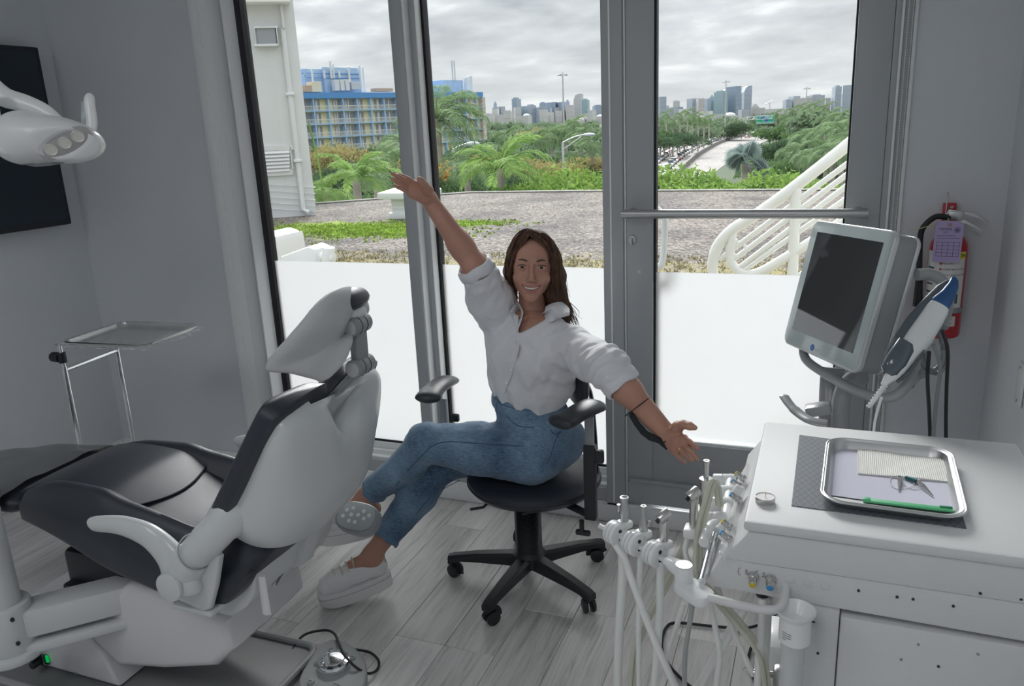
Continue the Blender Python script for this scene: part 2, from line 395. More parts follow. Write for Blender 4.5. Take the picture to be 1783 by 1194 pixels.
def plank_mat(i, c):
    m = bpy.data.materials.new('grey_wood_vinyl'); m.use_nodes = True; nt = m.node_tree; b = nt.nodes['Principled BSDF']; L = nt.links.new
    tc = nn(nt, 'ShaderNodeTexCoord'); mp = nn(nt, 'ShaderNodeMapping'); mp.inputs['Scale'].default_value = (34, 2.2, 1); mp.inputs['Location'].default_value = (i*7.3, i*3.1, i)
    mp.inputs['Rotation'].default_value = (0, 0, 0); L(tc.outputs['Object'], mp.inputs[0])
    ob = nn(nt, 'ShaderNodeObjectInfo'); ad = nn(nt, 'ShaderNodeVectorMath', operation='ADD'); sc = nn(nt, 'ShaderNodeMath', operation='MULTIPLY'); sc.inputs[1].default_value = 60
    L(ob.outputs['Random'], sc.inputs[0]); cmb = nn(nt, 'ShaderNodeCombineXYZ'); L(sc.outputs[0], cmb.inputs[0]); L(sc.outputs[0], cmb.inputs[2]); L(mp.outputs[0], ad.inputs[0]); L(cmb.outputs[0], ad.inputs[1])
    n = nn(nt, 'ShaderNodeTexNoise'); n.inputs['Scale'].default_value = 1.3; n.inputs['Detail'].default_value = 9; n.inputs['Roughness'].default_value = .72; n.inputs['Distortion'].default_value = .6; L(ad.outputs[0], n.inputs['Vector'])
    n2 = nn(nt, 'ShaderNodeTexNoise'); n2.inputs['Scale'].default_value = .22; n2.inputs['Detail'].default_value = 4; L(ad.outputs[0], n2.inputs['Vector'])
    mx = nn(nt, 'ShaderNodeMix', data_type='FLOAT'); mx.inputs[0].default_value = .38; L(n.outputs[0], mx.inputs[2]); L(n2.outputs[0], mx.inputs[3])
    r = nn(nt, 'ShaderNodeValToRGB'); L(mx.outputs[0], r.inputs[0]); e = r.color_ramp.elements
    e[0].position = .36; e[0].color = (c*.46, c*.45, c*.44, 1); e[1].position = .64; e[1].color = (c*1.02, c*.985, c*.95, 1)
    e2 = r.color_ramp.elements.new(.47); e2.color = (c*.80, c*.78, c*.76, 1)
    va = nn(nt, 'ShaderNodeMapRange'); va.inputs[3].default_value = .90; va.inputs[4].default_value = 1.12; L(ob.outputs['Random'], va.inputs[0])
    vm = nn(nt, 'ShaderNodeVectorMath', operation='SCALE'); L(r.outputs[0], vm.inputs[0]); L(va.outputs[0], vm.inputs['Scale']); L(vm.outputs[0], b.inputs['Base Color'])
    b.inputs['Roughness'].default_value = .30; b.inputs['Specular IOR Level'].default_value = .9
    bp = nn(nt, 'ShaderNodeBump'); bp.inputs['Strength'].default_value = .35; bp.inputs['Distance'].default_value = .002; L(n.outputs[0], bp.inputs['Height']); L(bp.outputs[0], b.inputs['Normal'])
    return m
pm = plank_mat(0, .80)
PW, PL = .178, 1.22; rng = random.Random(4); pmesh = {}
pn = 0; x0 = -.896-PW*15
k = 0
while x0+PW*k < XR:
    xa = max(XL+.002, x0+PW*k); xb = min(XR-.002, x0+PW*(k+1)); 
    off = {13: 1.921, 14: 1.921, 15: 2.185}.get(k, rng.uniform(0, PL)); off = off % PL
    ya = YB-PL+off
    while ya < YW+.01:
        a, b = max(YB+.002, ya), min(YW+.016, ya+PL)
        if b-a > .02 and xb-xa > .01:
            key = (round(xb-xa, 4), round(b-a, 4))
            if key not in pmesh:
                t = MB().box((0, 0, -.003), (xb-xa-.0012, b-a-.0012, .006), .0012, seg=1)
                o = t.build('plank', pm, floor, False); pmesh[key] = o.data
            else:
                o = bpy.data.objects.new('plank', pmesh[key]); COL.objects.link(o); o.parent = floor
            o.location = ((xa+xb)/2, (a+b)/2, 0); pn += 1
        ya += PL
    k += 1
# baseboards
def bboard(name, x0, x1, y0, y1, z=.089):
    mb = MB(); mb.bb(x0, x1, y0, y1, .002, z-.012, .002)
    cx = .004
    if x1-x0 > y1-y0: mb.bb(x0, x1, y0+cx, y1, z-.013, z, .003)
    else: mb.bb(x0 if name == 'baseboard_left' else x0+cx, x1-cx if name == 'baseboard_left' else x1, y0, y1, z-.013, z, .003)
    return struct(name, mb, M['trimw'])
bboard('baseboard_window', XL, XR, YW-.016, YW-.001)
bboard('baseboard_left', XL+.001, XL+.016, YB, YW-.017)
bboard('baseboard_right', XR-.016, XR-.001, YB, YW-.017)
# --- window 1 (left) and window 2 (middle): stepped aluminium sections around clear glass with a frosted lower film
YG = 3.0
def fixed_window(n, xl, xr, zb=.21):
    w = struct('window_%d' % n, MB().bb(xl, xr, YW+.035, YW+.10, .147, zb-.03, .003), M['alul'])
    MB().bb(xl, xr, YW-.002, YW+.10, .087, .146, .003).build('sill_rail', M['alu'], w)
    MB().bb(xl, xr, YW+.01, YW+.10, .146, .158, .002).build('sill_step', M['alul'], w)
    MB().bb(xl, xr, YW+.055, YW+.10, zb-.03, zb, .002).build('glazing_bead', M['alul'], w)
    MB().bb(xl, xr, YG-.011, YG+.012, zb, zb+.010).build('gasket', M['gasket'], w)
    MB().bb(xl, xr, YW+.03, YW+.11, WTOP-.05, WTOP).build('head_rail', M['alu'], w)
    MB().bb(xl-.01, xr+.01, YG-.004, YG+.004, zb+.002, WTOP-.04).build('glass_pane', M['glass'], w)
    MB().bb(xl-.008, xr+.008, YG-.0062, YG-.0045, zb+.008, 1.056).build('frosted_film', M['film'], w)
    return w
w1 = fixed_window(1, -2.40, -1.575); w2 = fixed_window(2, -1.53, -.775)
# left jamb of window 1 : trim strips stepping back
mb = MB(); mb.bb(-2.595, -2.548, YW-.014, YW+.02, .0895, WTOP, .003); mb.bb(-2.550, -2.543, YW-.006, YW+.02, .0895, WTOP)
struct('trim_1', mb, M['trimw'])
mb = MB(); mb.prism([(-2.546, YW-.004), (-2.505, YW-.002), (-2.468, YW+.050), (-2.458, YW+.050), (-2.458, YW+.11), (-2.546, YW+.11)], WTOP-.09, (0, 0, .09))
jl = struct('window_jamb_left', mb, M['trimw'])
MB().bb(-2.458, -2.436, YW+.026, YW+.11, .09, WTOP).build('jamb_recess', M['alu'], jl)
MB().prism([(-2.436, YW+.004), (-2.428, YW+.002), (-2.402, YW+.052), (-2.402, YW+.11), (-2.436, YW+.11)], WTOP-.09, (0, 0, .09)).build('jamb_bead', M['alul'], jl)
MB().bb(-2.404, -2.372, YG-.024, YG+.02, .20, WTOP).build('gasket', M['gasket'], jl)
# mullion between window 1 and 2
mb = MB(); mb.bb(-1.600, -1.547, YW-.052, YW+.11, .088, WTOP, .003)
mu = struct('window_mullion', mb, M['alu'])
MB().bb(-1.5469, -1.5445, YW-.045, YW+.02, .09, WTOP, .001).build('mullion_lit_side', M['alul'], mu)  # side face of the mullion, coloured brighter as if lit by the window
MB().bb(-1.5469, -1.519, YW+.003, YW+.10, .088, WTOP, .002).build('mullion_step', M['alu'], mu)
MB().bb(-1.519, -1.5155, YW+.004, YW+.05, .09, WTOP, .001).build('mullion_step_lit_side', M['alul'], mu)  # second side face, window light painted in with the paler metal
MB().bb(-1.519, -1.506, YG-.022, YG+.02, .20, WTOP).build('gasket', M['gasket'], mu)
MB().bb(-1.605, -1.59, YG-.02, YG+.02, .20, WTOP).build('gasket', M['gasket'], mu)
# door frame post, door with glass
mb = MB(); mb.bb(-.780, -.702, YW-.012, YW+.11, .002, WTOP, .003); mb.bb(-.702, -.696, YW-.004, YW+.1, .002, WTOP)
dfp = struct('door_frame_post', mb, M['alu'])
MB().bb(-.751, -.745, YW-.0155, YW-.012, .09, WTOP).build('frame_groove', M['alul'], dfp)
MB().bb(-.697, -.6925, YW-.008, YW+.06, .10, WTOP).build('frame_bead', M['alul'], dfp)
mb = MB(); mb.bb(-.6915, -.592, YW-.006, YW+.045, .102, WTOP-.06, .003); mb.bb(.062, .168, YW-.006, YW+.045, .102, WTOP-.06, .003)
mb.bb(-.592, .062, YW-.001, YW+.045, .20, .378, .002); mb.bb(-.592, .062, YW-.006, YW+.045, WTOP-.16, WTOP-.06)
door = struct('door_1', mb, M['alu'])
MB().bb(-.68, .16, YW-.022, YW+.0, .196, .210, .003).build('kick_ledge', M['alu'], door)
MB().bb(-.69, .168, YW-.012, YW+.002, .102, .196, .002).build('kick_rail', M['alu'], door)
MB().bb(-.592, -.584, YW+.012, YW+.02+.03, .378, WTOP-.16).build('gasket', M['gasket'], door)
MB().bb(.056, .062, YW+.012, YW+.05, .378, WTOP-.16).build('gasket', M['gasket'], door)
MB().bb(-.592, .062, YW+.008, YW+.04, .378, .386, .001).build('glazing_bead', M['alul'], door)
MB().bb(-.592, .062, YW+.018, YW+.026, .38, WTOP-.15).build('glass_pane', M['glass'], door)
MB().bb(-.585, .056, YW+.0155, YW+.0175, .387, 1.056).build('frosted_film', M['film'], door)
a = at(1112, 372.5, Y=YW-.065); z = a.z
pts = [V((-.665, YW-.004, z)), V((-.665, YW-.045, z)), V((-.655, YW-.062, z)), V((-.635, YW-.067, z)), V((.07, YW-.067, z)), V((.092, YW-.062, z)), V((.10, YW-.045, z)), V((.10, YW-.004, z))]
MB().tube(catmull(pts, 6), .0165, 14).build('push_bar', M['steelr'], door)
c = at(1101, 417, Y=YW-.006)
MB().cyl(c+V((0, .004, 0)), c+V((0, -.006, 0)), .017, .015, n=24, bev=.002).box(c+V((-.001, -.013, -.006)), (.008, .014, .026), .003).build('thumb_turn_lock', M['steelr'], door)
c = at(1113, 473, Y=YW-.006); MB().cyl(c+V((0, .002, 0)), c+V((0, -.002, 0)), .007, n=16).build('screw', M['steelr'], door)
# outside pull handle
pts = [V((-.60, YW+.045, .935)), V((-.60, YW+.10, .935)), V((-.585, YW+.112, .94)), V((-.565, YW+.115, .965)), V((-.56, YW+.115, 1.25)), V((-.57, YW+.114, 1.285)), V((-.595, YW+.110, 1.295)), V((-.61, YW+.045, 1.295))]
b0 = at(1158, 395, Y=YW+.115); b1 = at(1155, 455, Y=YW+.115); t0 = at(1145, 364, Y=YW+.115)
pts = [V((-.62, YW+.045, b1.z-.02)), V((-.62, YW+.10, b1.z-.02)), V((b1.x-.03, YW+.115, b1.z-.022)), V((b1.x-.004, YW+.115, b1.z)), V((b0.x, YW+.115, b0.z)), V((b0.x-.004, YW+.115, t0.z-.03)), V((b0.x-.03, YW+.115, t0.z)), V((-.62, YW+.10, t0.z)), V((-.62, YW+.045, t0.z))]
MB().tube(catmull(pts, 6), .0125, 12).build('outer_pull_handle', M['alul'], door)
# right hand door frame + shade channel
mb = MB(); mb.bb(.169, .187, YW-.002, YW+.11, .002, WTOP, .002)
fr = struct('door_frame_side', mb, M['alu'])
MB().bb(.187, .195, YW-.008, YW+.1, .0895, WTOP, .002).build('frame_bead', M['alul'], fr)
MB().bb(.195, .222, YW+.004, YW+.1, .09, WTOP, .002).build('frame_channel', M['alu'], fr)
struct('trim_2', MB().bb(.2225, .233, YW-.012, YW+.02, .0895, WTOP, .002), M['trimw'])
# blind chain: a loop of small beads in front of the frame
chain = tag(thing('blind_chain', 'white beaded pull chain of the window blind hanging down the right door frame', 'chain', (.21, YW-.028, 2.4)), kind='thing')
ch = MB()
for sx in (-.006, .007):
    z = 2.38
    while z > .35: ch.box((sx, 0, z-2.4), (.0042, .0042, .0050), .0012, seg=1); z -= .0085
co = ch.build('bead_string', M['wplas2'], chain); co['kind'] = 'stuff'
MB().tube([(-.006, 0, -.02), (-.006, 0, -2.05)], .0009, 5).tube([(.007, 0, -.02), (.007, 0, -2.05)], .0009, 5).build('cord', M['wplas2'], chain)
# roller blind cassette at the head of the windows (above the frame)
bc = thing('roller_blind', 'white roller blind cassette fixed along the window head', 'blind', (-1.18, YW-.045, 2.43))
MB().bb(-1.41, 1.42, -.04, .04, -.04, .05, .01).build('cassette', M['wplas'], bc)
# glowing ceiling panels added out of view as fill light
for i, (x, y) in enumerate([(-2.3, -.45), (-.6, -.45)]):
    t = thing('fill_light_panel', ['added flat fill light panel above the left of the camera', 'added flat fill light panel above the right of the camera', 'added flat fill light panel in front of the window wall'][i], 'light', (x, y, ZC))
    MB().bb(-.31, .31, -.61, .61, -.03, -.001, .004).build('frame', M['wplas'], t)
    MB().bb(-.28, .28, -.58, .58, -.036, -.030).build('diffuser', mat('fill_diffuser', (.9, .9, .9), .6, emit=(1, 1, 1, 1.3)), t)
# television on the left wall
tv = thing('television', 'black flat television screen mounted on the left wall', 'television', (XL+.05, 2.15, 1.65))
MB().box((0, 0, 0), (.045, 1.30, .80), .006).build('casing', M['dplas'], tv)
MB().box((.0235, 0, .005), (.003, 1.26, .755), .001).build('screen', mat('tv_screen', (.004, .016, .032), .14, spec=.6), tv)
MB().box((-.033, 0, 0), (.024, .4, .3), .004).build('wall_bracket', M['dplas'], tv)
tv.location.y = 2.80-.65; tv.location.z = (2.039+1.26)/2
# switch plate on the right wall
sw = thing('switch_plate', 'white blank wall plate with screws on the right wall', 'wall plate', (XR-.004, 2.43, .865))
MB().box((0, 0, 0), (.006, .075, .118), .003).build('plate', M['wplas'], sw)
for dz in (-.048, .048): MB().cyl((-.003, 0, dz), (-.0055, 0, dz), .004, n=12).build('screw', M['steelr'], sw)
# ================================================================== OUTSIDE
def img2(z): pass
ROOFZ = .2
# --- gravel roof with moss
def roof_mat():
    m = bpy.data.materials.new('gravel_roof'); m.use_nodes = True; nt = m.node_tree; b = nt.nodes['Principled BSDF']; L = nt.links.new
    tc = nn(nt, 'ShaderNodeTexCoord'); v = nn(nt, 'ShaderNodeTexVoronoi'); v.inputs['Scale'].default_value = 34; L(tc.outputs['Object'], v.inputs['Vector'])
    n = nn(nt, 'ShaderNodeTexNoise'); n.inputs['Scale'].default_value = .9; n.inputs['Detail'].default_value = 8; L(tc.outputs['Object'], n.inputs['Vector'])
    hs = nn(nt, 'ShaderNodeSeparateColor'); L(v.outputs['Color'], hs.inputs[0])
    r = nn(nt, 'ShaderNodeValToRGB'); L(hs.outputs[0], r.inputs[0]); e = r.color_ramp.elements; e[0].color = (.085, .078, .07, 1); e[1].color = (.44, .40, .36, 1); r.color_ramp.elements.new(.55).color = (.225, .20, .185, 1)
    r2 = nn(nt, 'ShaderNodeValToRGB'); L(n.outputs[0], r2.inputs[0]); e = r2.color_ramp.elements; e[0].position = .35; e[0].color = (.55, .55, .57, 1); e[1].position = .6; e[1].color = (.95, .93, .91, 1)
    mu = nn(nt, 'ShaderNodeMix', data_type='RGBA', blend_type='MULTIPLY'); mu.inputs[0].default_value = 1; L(r.outputs[0], mu.inputs[6]); L(r2.outputs[0], mu.inputs[7])
    # moss: patches at the left, a band of dry grass close to the door
    sx = nn(nt, 'ShaderNodeSeparateXYZ'); L(tc.outputs['Object'], sx.inputs[0])
    def blob(cx, cy, rx, ry):
        mp = nn(nt, 'ShaderNodeMapping'); mp.inputs['Location'].default_value = (-cx/rx, -cy/ry, 0); mp.inputs['Scale'].default_value = (1/rx, 1/ry, 0)
        L(tc.outputs['Object'], mp.inputs[0]); le = nn(nt, 'ShaderNodeVectorMath', operation='LENGTH'); L(mp.outputs[0], le.inputs[0])
        o = nn(nt, 'ShaderNodeMapRange'); o.inputs[1].default_value = .25; o.inputs[2].default_value = 1.1; o.inputs[3].default_value = 1; o.inputs[4].default_value = 0; L(le.outputs['Value'], o.inputs[0]); return o.outputs[0]
    n3 = nn(nt, 'ShaderNodeTexNoise'); n3.inputs['Scale'].default_value = 3.5; n3.inputs['Detail'].default_value = 10; n3.inputs['Roughness'].default_value = .75; L(tc.outputs['Object'], n3.inputs['Vector'])
    def mask(bl, lo, hi):
        a = nn(nt, 'ShaderNodeMath', operation='MULTIPLY_ADD'); a.inputs[1].default_value = .42; L(bl, a.inputs[0]); L(n3.outputs[0], a.inputs[2])
        q = nn(nt, 'ShaderNodeMapRange'); q.inputs[1].default_value = lo; q.inputs[2].default_value = hi; L(a.outputs[0], q.inputs[0]); return q.outputs[0]
    p = at(650, 400, Z=ROOFZ); q = at(560, 395, Z=ROOFZ); s_ = at(760, 390, Z=ROOFZ)
    mxa = nn(nt, 'ShaderNodeMath', operation='MAXIMUM'); L(blob(p.x, p.y, 1.9, 1.5), mxa.inputs[0]); L(blob(q.x, q.y, 2.4, 1.4), mxa.inputs[1])
    mxb = nn(nt, 'ShaderNodeMath', operation='MAXIMUM'); L(mxa.outputs[0], mxb.inputs[0]); L(blob(s_.x, s_.y, 1.6, .7), mxb.inputs[1])
    c1 = nn(nt, 'ShaderNodeMix', data_type='RGBA'); L(mask(mxb.outputs[0], .78, .90), c1.inputs[0]); L(mu.outputs[2], c1.inputs[6]); c1.inputs[7].default_value = (.26, .34, .06, 1)
    nb = nn(nt, 'ShaderNodeMapRange'); nb.inputs[1].default_value = 9.0; nb.inputs[2].default_value = 7.0; L(sx.outputs[1], nb.inputs[0])
    c2 = nn(nt, 'ShaderNodeMix', data_type='RGBA'); L(mask(nb.outputs[0], .66, .84), c2.inputs[0]); L(c1.outputs[2], c2.inputs[6]); c2.inputs[7].default_value = (.30, .26, .13, 1)
    L(c2.outputs[2], b.inputs['Base Color']); b.inputs['Roughness'].default_value = .9; b.inputs['Specular IOR Level'].default_value = .2
    bp = nn(nt, 'ShaderNodeBump'); bp.inputs['Strength'].default_value = .8; bp.inputs['Distance'].default_value = .03; L(v.outputs['Distance'], bp.inputs['Height']); L(bp.outputs[0], b.inputs['Normal'])
    return m
eL = at(430, 364, Z=ROOFZ); eM = at(820, 336, Z=ROOFZ); eM2 = at(1000, 334, Z=ROOFZ); eR = at(1560, 331, Z=ROOFZ)
rp = [(-24, 3.16), (XR+14, 3.16), (XR+14, eR.y), (eR.x, eR.y), (eM2.x, eM2.y), (eM.x, eM.y), (eL.x, eL.y), (-24, eL.y-3)]
roof = MB().prism(rp, .4, (0, 0, ROOFZ-.4)).build('gravel_roof', roof_mat(), None, False)
tag(roof, 'flat roof deck of grey gravel with mossy patches outside the windows', 'roof', kind='structure'); 
mb = MB(); ed = [V((p[0], p[1], ROOFZ+.02)) for p in rp[2:8]]
mb.tube(ed, .032, 6, sx=1.2, sy=.6)
struct('roof_edge_trim', mb, mat('pale_roof_edge', (.48, .46, .44), .8, bump=.4, bscale=30, var=.15, vscale=6))
# tufts of dry grass and moss standing on the roof
def tufts(name, pts, mat_, hs, seed, label, ws=.009):
    r = random.Random(seed); vs = []; fs = []
    for (x, y) in pts:
        for _ in range(4):
            a = r.uniform(0, 2*PI); h = hs*r.uniform(.5, 1.3); w = ws*r.uniform(.6, 1.3); dx, dy = math.cos(a)*w, math.sin(a)*w; ox, oy = r.gauss(0, .03), r.gauss(0, .03)
            lx, ly = r.gauss(0, .6)*h, r.gauss(0, .6)*h; b = len(vs)
            vs += [(x+ox-dx, y+oy-dy, ROOFZ), (x+ox+dx, y+oy+dy, ROOFZ), (x+ox+lx, y+oy+ly, ROOFZ+h)]; fs.append((b, b+1, b+2))
    o = mk(name, vs, fs, mat_, None, False); return tag(o, label, 'moss' if 'moss' in name else 'grass', kind='stuff')
r = random.Random(11); pm_ = []
for cx, cy, rx, ry, n in ((at(650, 402, Z=ROOFZ).x, at(650, 402, Z=ROOFZ).y, 1.3, .75, 1300), (at(575, 398, Z=ROOFZ).x, at(575, 398, Z=ROOFZ).y, 1.7, .6, 420), (at(780, 388, Z=ROOFZ).x, at(780, 388, Z=ROOFZ).y, 1.0, .3, 300)):
    for _ in range(n): pm_.append((r.gauss(cx, rx*.55), r.gauss(cy, ry*.55)))
tufts('moss_patch', pm_, mat('bright_moss', (.27, .40, .05), .8, var=.3, vscale=4), .028, 3, 'bright green moss growing in patches on the gravel roof', .016)
pm_ = [(r.uniform(-6.5, 1.0), r.uniform(6.9, 8.3)) for _ in range(1500)]
tufts('dry_grass', pm_, mat('dry_grass', (.32, .29, .16), .8, var=.3, vscale=5), .035, 4, 'dry grass tufts on the gravel just outside the windows')

# --- white stucco tower of the same building, left
stucco = mat('white_stucco', (.66, .675, .67), .75, bump=.3, bscale=25, var=.03, vscale=1.2)
bL = at(455, 381, Z=ROOFZ); bR = at(551, 374, Z=ROOFZ); 
u = (bR-bL); u.z = 0; wd = u.length; ud = u.normalized(); vd = V((-ud.y, ud.x, 0))
if vd.y < 0: vd = -vd
tower = thing('stucco_tower', 'white stucco stair tower rising from the gravel roof at the left', 'building', (0, 0, 0))
A = bL-ud*6; poly = [(0, 0), (6+wd, 0), (6+wd, 5), (0, 5)]
MB().prism(poly, 7.0, (A.x, A.y, ROOFZ), ud, vd, 0).build('wall', stucco, tower)
def on_tower(x, y, off=0.0):
    d = (at(x, y, D=1)-V((0, 0, CAM_H))); n = vd; t = ((A-V((0, 0, CAM_H))).dot(n)-off)/d.dot(n); return V((0, 0, CAM_H))+d*t
def tbox(mb, x0, y0, x1, y1, off0, off1, bev=0.0):
    """box standing off the tower face covering picture points x0,y0 .. x1,y1"""
    a, b = on_tower(x0, y0), on_tower(x1, y1); sa, sb = (a-A).dot(ud), (b-A).dot(ud); z0, z1 = sorted((a.z, b.z))
    R_ = Matrix((ud, vd, V((0, 0, 1)))).transposed(); c = A+ud*((sa+sb)/2)-vd*((off0+off1)/2); c.z = (z0+z1)/2
    return mb.box(c, (abs(sb-sa), abs(off1-off0), z1-z0), bev, R_)
lf = mat('lamp_lens', (.30, .31, .34), .3)
wl = thing('wall_floodlight', 'boxy white framed floodlight high on the white stucco tower', 'light'); 
mb = MB(); tbox(mb, 442, 47.5, 484, 50.5, 0, .14, .01); tbox(mb, 442, 78, 484, 81.5, 0, .14, .01); tbox(mb, 442, 48, 447.5, 81, 0, .14, .01); tbox(mb, 480, 48, 485.5, 81, 0, .14, .01); tbox(mb, 444, 50, 482, 79, 0, .06)
mb.build('housing', M['wplas2'], wl); tbox(MB(), 446.5, 50, 481, 79, .062, .10).build('lens', lf, wl)
lv = thing('louvre_vent', 'white metal louvre vent with a dark back low on the white stucco tower', 'vent')
tbox(MB(), 457, 259, 504, 302, 0, .008).build('dark_back', mat('vent_dark', (.12, .10, .11), .7), lv)
mb = MB(); tbox(mb, 450, 255.5, 512, 260.5, 0, .04); tbox(mb, 450, 298, 512, 304, 0, .04); tbox(mb, 450, 256, 457, 303, 0, .04); tbox(mb, 504, 256, 512, 303, 0, .04)
mb.build('vent_frame', mat('vent_metal', (.66, .66, .66), .5), lv); lvm = mat('louvre_metal', (.72, .72, .73), .5)
for i in range(6):
    y = 262+i*6.3; mb = MB(); a, b = on_tower(457, y), on_tower(504, y); sa, sb = (a-A).dot(ud), (b-A).dot(ud); zt = a.z
    ppf = A+ud*sa; ex = ud*(sb-sa)
    p1 = ppf-vd*.010; p1.z = zt; p2 = ppf-vd*.060; p2.z = zt-.065
    mb.add([p1, p1+ex, p2+ex, p2, p1+V((0, 0, .012)), p1+ex+V((0, 0, .012)), p2+ex+V((0, 0, .012)), p2+V((0, 0, .012))], [(0, 1, 2, 3), (7, 6, 5, 4), (0, 4, 5, 1), (2, 6, 7, 3), (0, 3, 7, 4), (1, 5, 6, 2)])
    mb.build('louvre_slat', lvm, lv, False)
cd = thing('drain_pipe', 'white square drain pipe running down the stucco tower corner', 'pipe')
mb = MB(); tbox(mb, 487, 10, 496.5, 51, 0, .12, .01); mb.build('upper_box', stucco, cd)
a = on_tower(492, 50); b = on_tower(518, 372)
sa, sb = (a-A).dot(ud), (b-A).dot(ud)
pa = A+ud*sa-vd*.04; pa.z = a.z; pb = A+ud*sa-vd*.04; pb.z = ROOFZ+.12
pe = pb+ud*.10-vd*.08; pe.z = ROOFZ+.06
MB().tube([pa, pb, pe], .045, 8).build('pipe', stucco, cd)
for zz in (.35, .72): 
    q = pa.lerp(pb, zz); MB().box(q, (.14, .12, .05), .01, Matrix((ud, vd, V((0, 0, 1)))).transposed()).build('pipe_strap', M['wplas2'], cd)
mb = MB(); tbox(mb, 380, -60, 505, 9, 0, .35, .02); ev = mb.build('eave_gutter', M['trimw'], tower)
mb = MB()
for y in (320, 331, 342, 352, 362):
    a = on_tower(450, y, .02); b = on_tower(549, y+6, .02); mb.tube([a, b], .006, 5)
wr = mb.build('tower_cable', M['wplas2'], tower); wr['label'] = 'thin pale cables along the foot of the wall'
# --- white vent hood and pipe on the roof just outside window 1
vh = thing('vent_hood', 'white rounded vent hood lying on the roof outside the left window', 'vent')
c0 = at(478, 470, Y=5.0)
prof = [(-.02, -.62), (.0, .30), (.04, .42), (.12, .475), (.22, .475), (.34, .43), (.40, .34), (.42, -.62)]
def hood(y0, s, o): return [(o.x+p[0]*s, o.y+y0, o.z+p[1]*s) for p in prof]
ho = V((at(462, 470, Y=5.2).x-.1, 5.2, at(520, 408, Y=5.2).z-.475*.62))
mb = MB(); n = 14; rings = []
pp = catmull([V((p[0]*.62, 0, p[1]*.62)) for p in prof], 5)
rings = [[ho+p+V((0, y, 0)) for p in pp] for y in (0, .015, .20, .36)]
mb.loft(rings, True, True); mb.build('hood_shell', M['wplas2'], vh)
mb = MB(); q = [ho+V((p.x*.86-.01, -.006, p.z*.9)) for p in pp]; q2 = [v+V((0, .012, 0)) for v in q]; mb.loft([q, q2]); mb.build('hood_panel', mat('pale_blue_plastic', (.55, .62, .80), .4), vh)
vp = thing('vent_elbow', 'white boxy pipe elbow with hinged end beside the vent hood outside', 'pipe')
e0 = at(500, 452, Y=4.7); e1 = at(560, 432, Y=4.7)
mb = MB(); mb.prism([(e0.x, ROOFZ-.01), (e0.x-.02, e0.z+.03), (at(543, 427, Y=4.7).x, at(543, 427, Y=4.7).z), (at(556, 430, Y=4.7).x, at(556, 430, Y=4.7).z-.01), (at(552, 460, Y=4.7).x, ROOFZ-.01)], .2, (0, 4.85, 0), (1, 0, 0), (0, 0, 1), .02); mb.build('elbow_box', M['wplas2'], vp)
MB().cyl(at(572, 430, Y=4.66), at(572, 475, Y=4.66), .045, n=18, bev=.008).cyl(at(560, 447, Y=4.66), at(582, 449, Y=4.66), .035, n=16, bev=.006).cyl(at(572, 458, Y=4.66), at(572, 475, Y=4.66), .06, n=18, bev=.008).build('pipe_end', M['wplas2'], vp)
# --- white roof pedestal
ped_p = at(694, 378, Z=ROOFZ); pd = ped_p.y
rv = thing('roof_pedestal', 'white square roof vent chimney with a pyramid cap on the gravel', 'vent', (at(717, 378, Y=pd).x, pd, ROOFZ))
w_ = at(668, 335, Y=pd).x; w2_ = at(767, 335, Y=pd).x; hw = (w2_-w_)/2*.74; zt = at(717, 323, Y=pd).z-ROOFZ; zc = at(717, 332, Y=pd).z-ROOFZ
sh = hw*.60
MB().bb(-sh, sh, -sh, sh, .08, zc-.04, .01).build('shaft', M['wplas2'], rv)
MB().bb(-sh*1.18, sh*1.18, -sh*1.18, sh*1.18, 0, .10, .01).build('base', M['wplas2'], rv)
mb = MB(); mb.bb(-hw, hw, -hw, hw, zc-.10, zc, .008); mb.add([(-hw, -hw, zc), (hw, -hw, zc), (hw, hw, zc), (-hw, hw, zc), (-hw*.3, -hw*.3, zt), (hw*.3, -hw*.3, zt), (hw*.3, hw*.3, zt), (-hw*.3, hw*.3, zt)], [(0, 1, 5, 4), (1, 2, 6, 5), (2, 3, 7, 6), (3, 0, 4, 7), (4, 5, 6, 7)]); mb.build('cap', M['wplas2'], rv)
mb = MB(); 
for zz in (.25, .42, .59): mb.bb(-sh-.004, sh+.004, -sh-.004, sh+.004, zc*zz, zc*zz+.012)
mb.build('shaft_rib', M['trimw'], rv)
# --- white steel stair handrail right outside the door
hrm = mat('white_gloss_steel', (.84, .84, .80), .35, bump=.15, bscale=40)
hr = thing('stair_handrail', 'white tubular steel stair railing with sloping bars outside the glass door', 'railing')
YR = 4.1
def hp(x, y, dy=0): return at(x, y, Y=YR+dy)
top = catmull([V((hp(1242, 500).x, YR, ROOFZ)), hp(1242, 500), hp(1241, 460), hp(1250, 428), hp(1275, 400), hp(1310, 378), hp(1360, 343), hp(1420, 297), hp(1475, 253), hp(1560, 183), hp(1640, 116)], 6)
MB().tube(top, .028, 16).build('top_rail', hrm, hr)
low = catmull([hp(1276, 415), hp(1271, 440), hp(1276, 462), hp(1295, 476), hp(1322, 474), hp(1370, 447), hp(1420, 416), hp(1470, 385), hp(1560, 325), hp(1620, 285)], 6)
MB().tube(low, .024, 14).build('bottom_rail', hrm, hr)
MB().tube([hp(1386, 326), hp(1380, 480), V((hp(1380, 480).x, YR, ROOFZ))], .026, 14).build('post', hrm, hr)
MB().tube([hp(1276, 400), hp(1273, 425)], .022, 12).build('stub', hrm, hr)
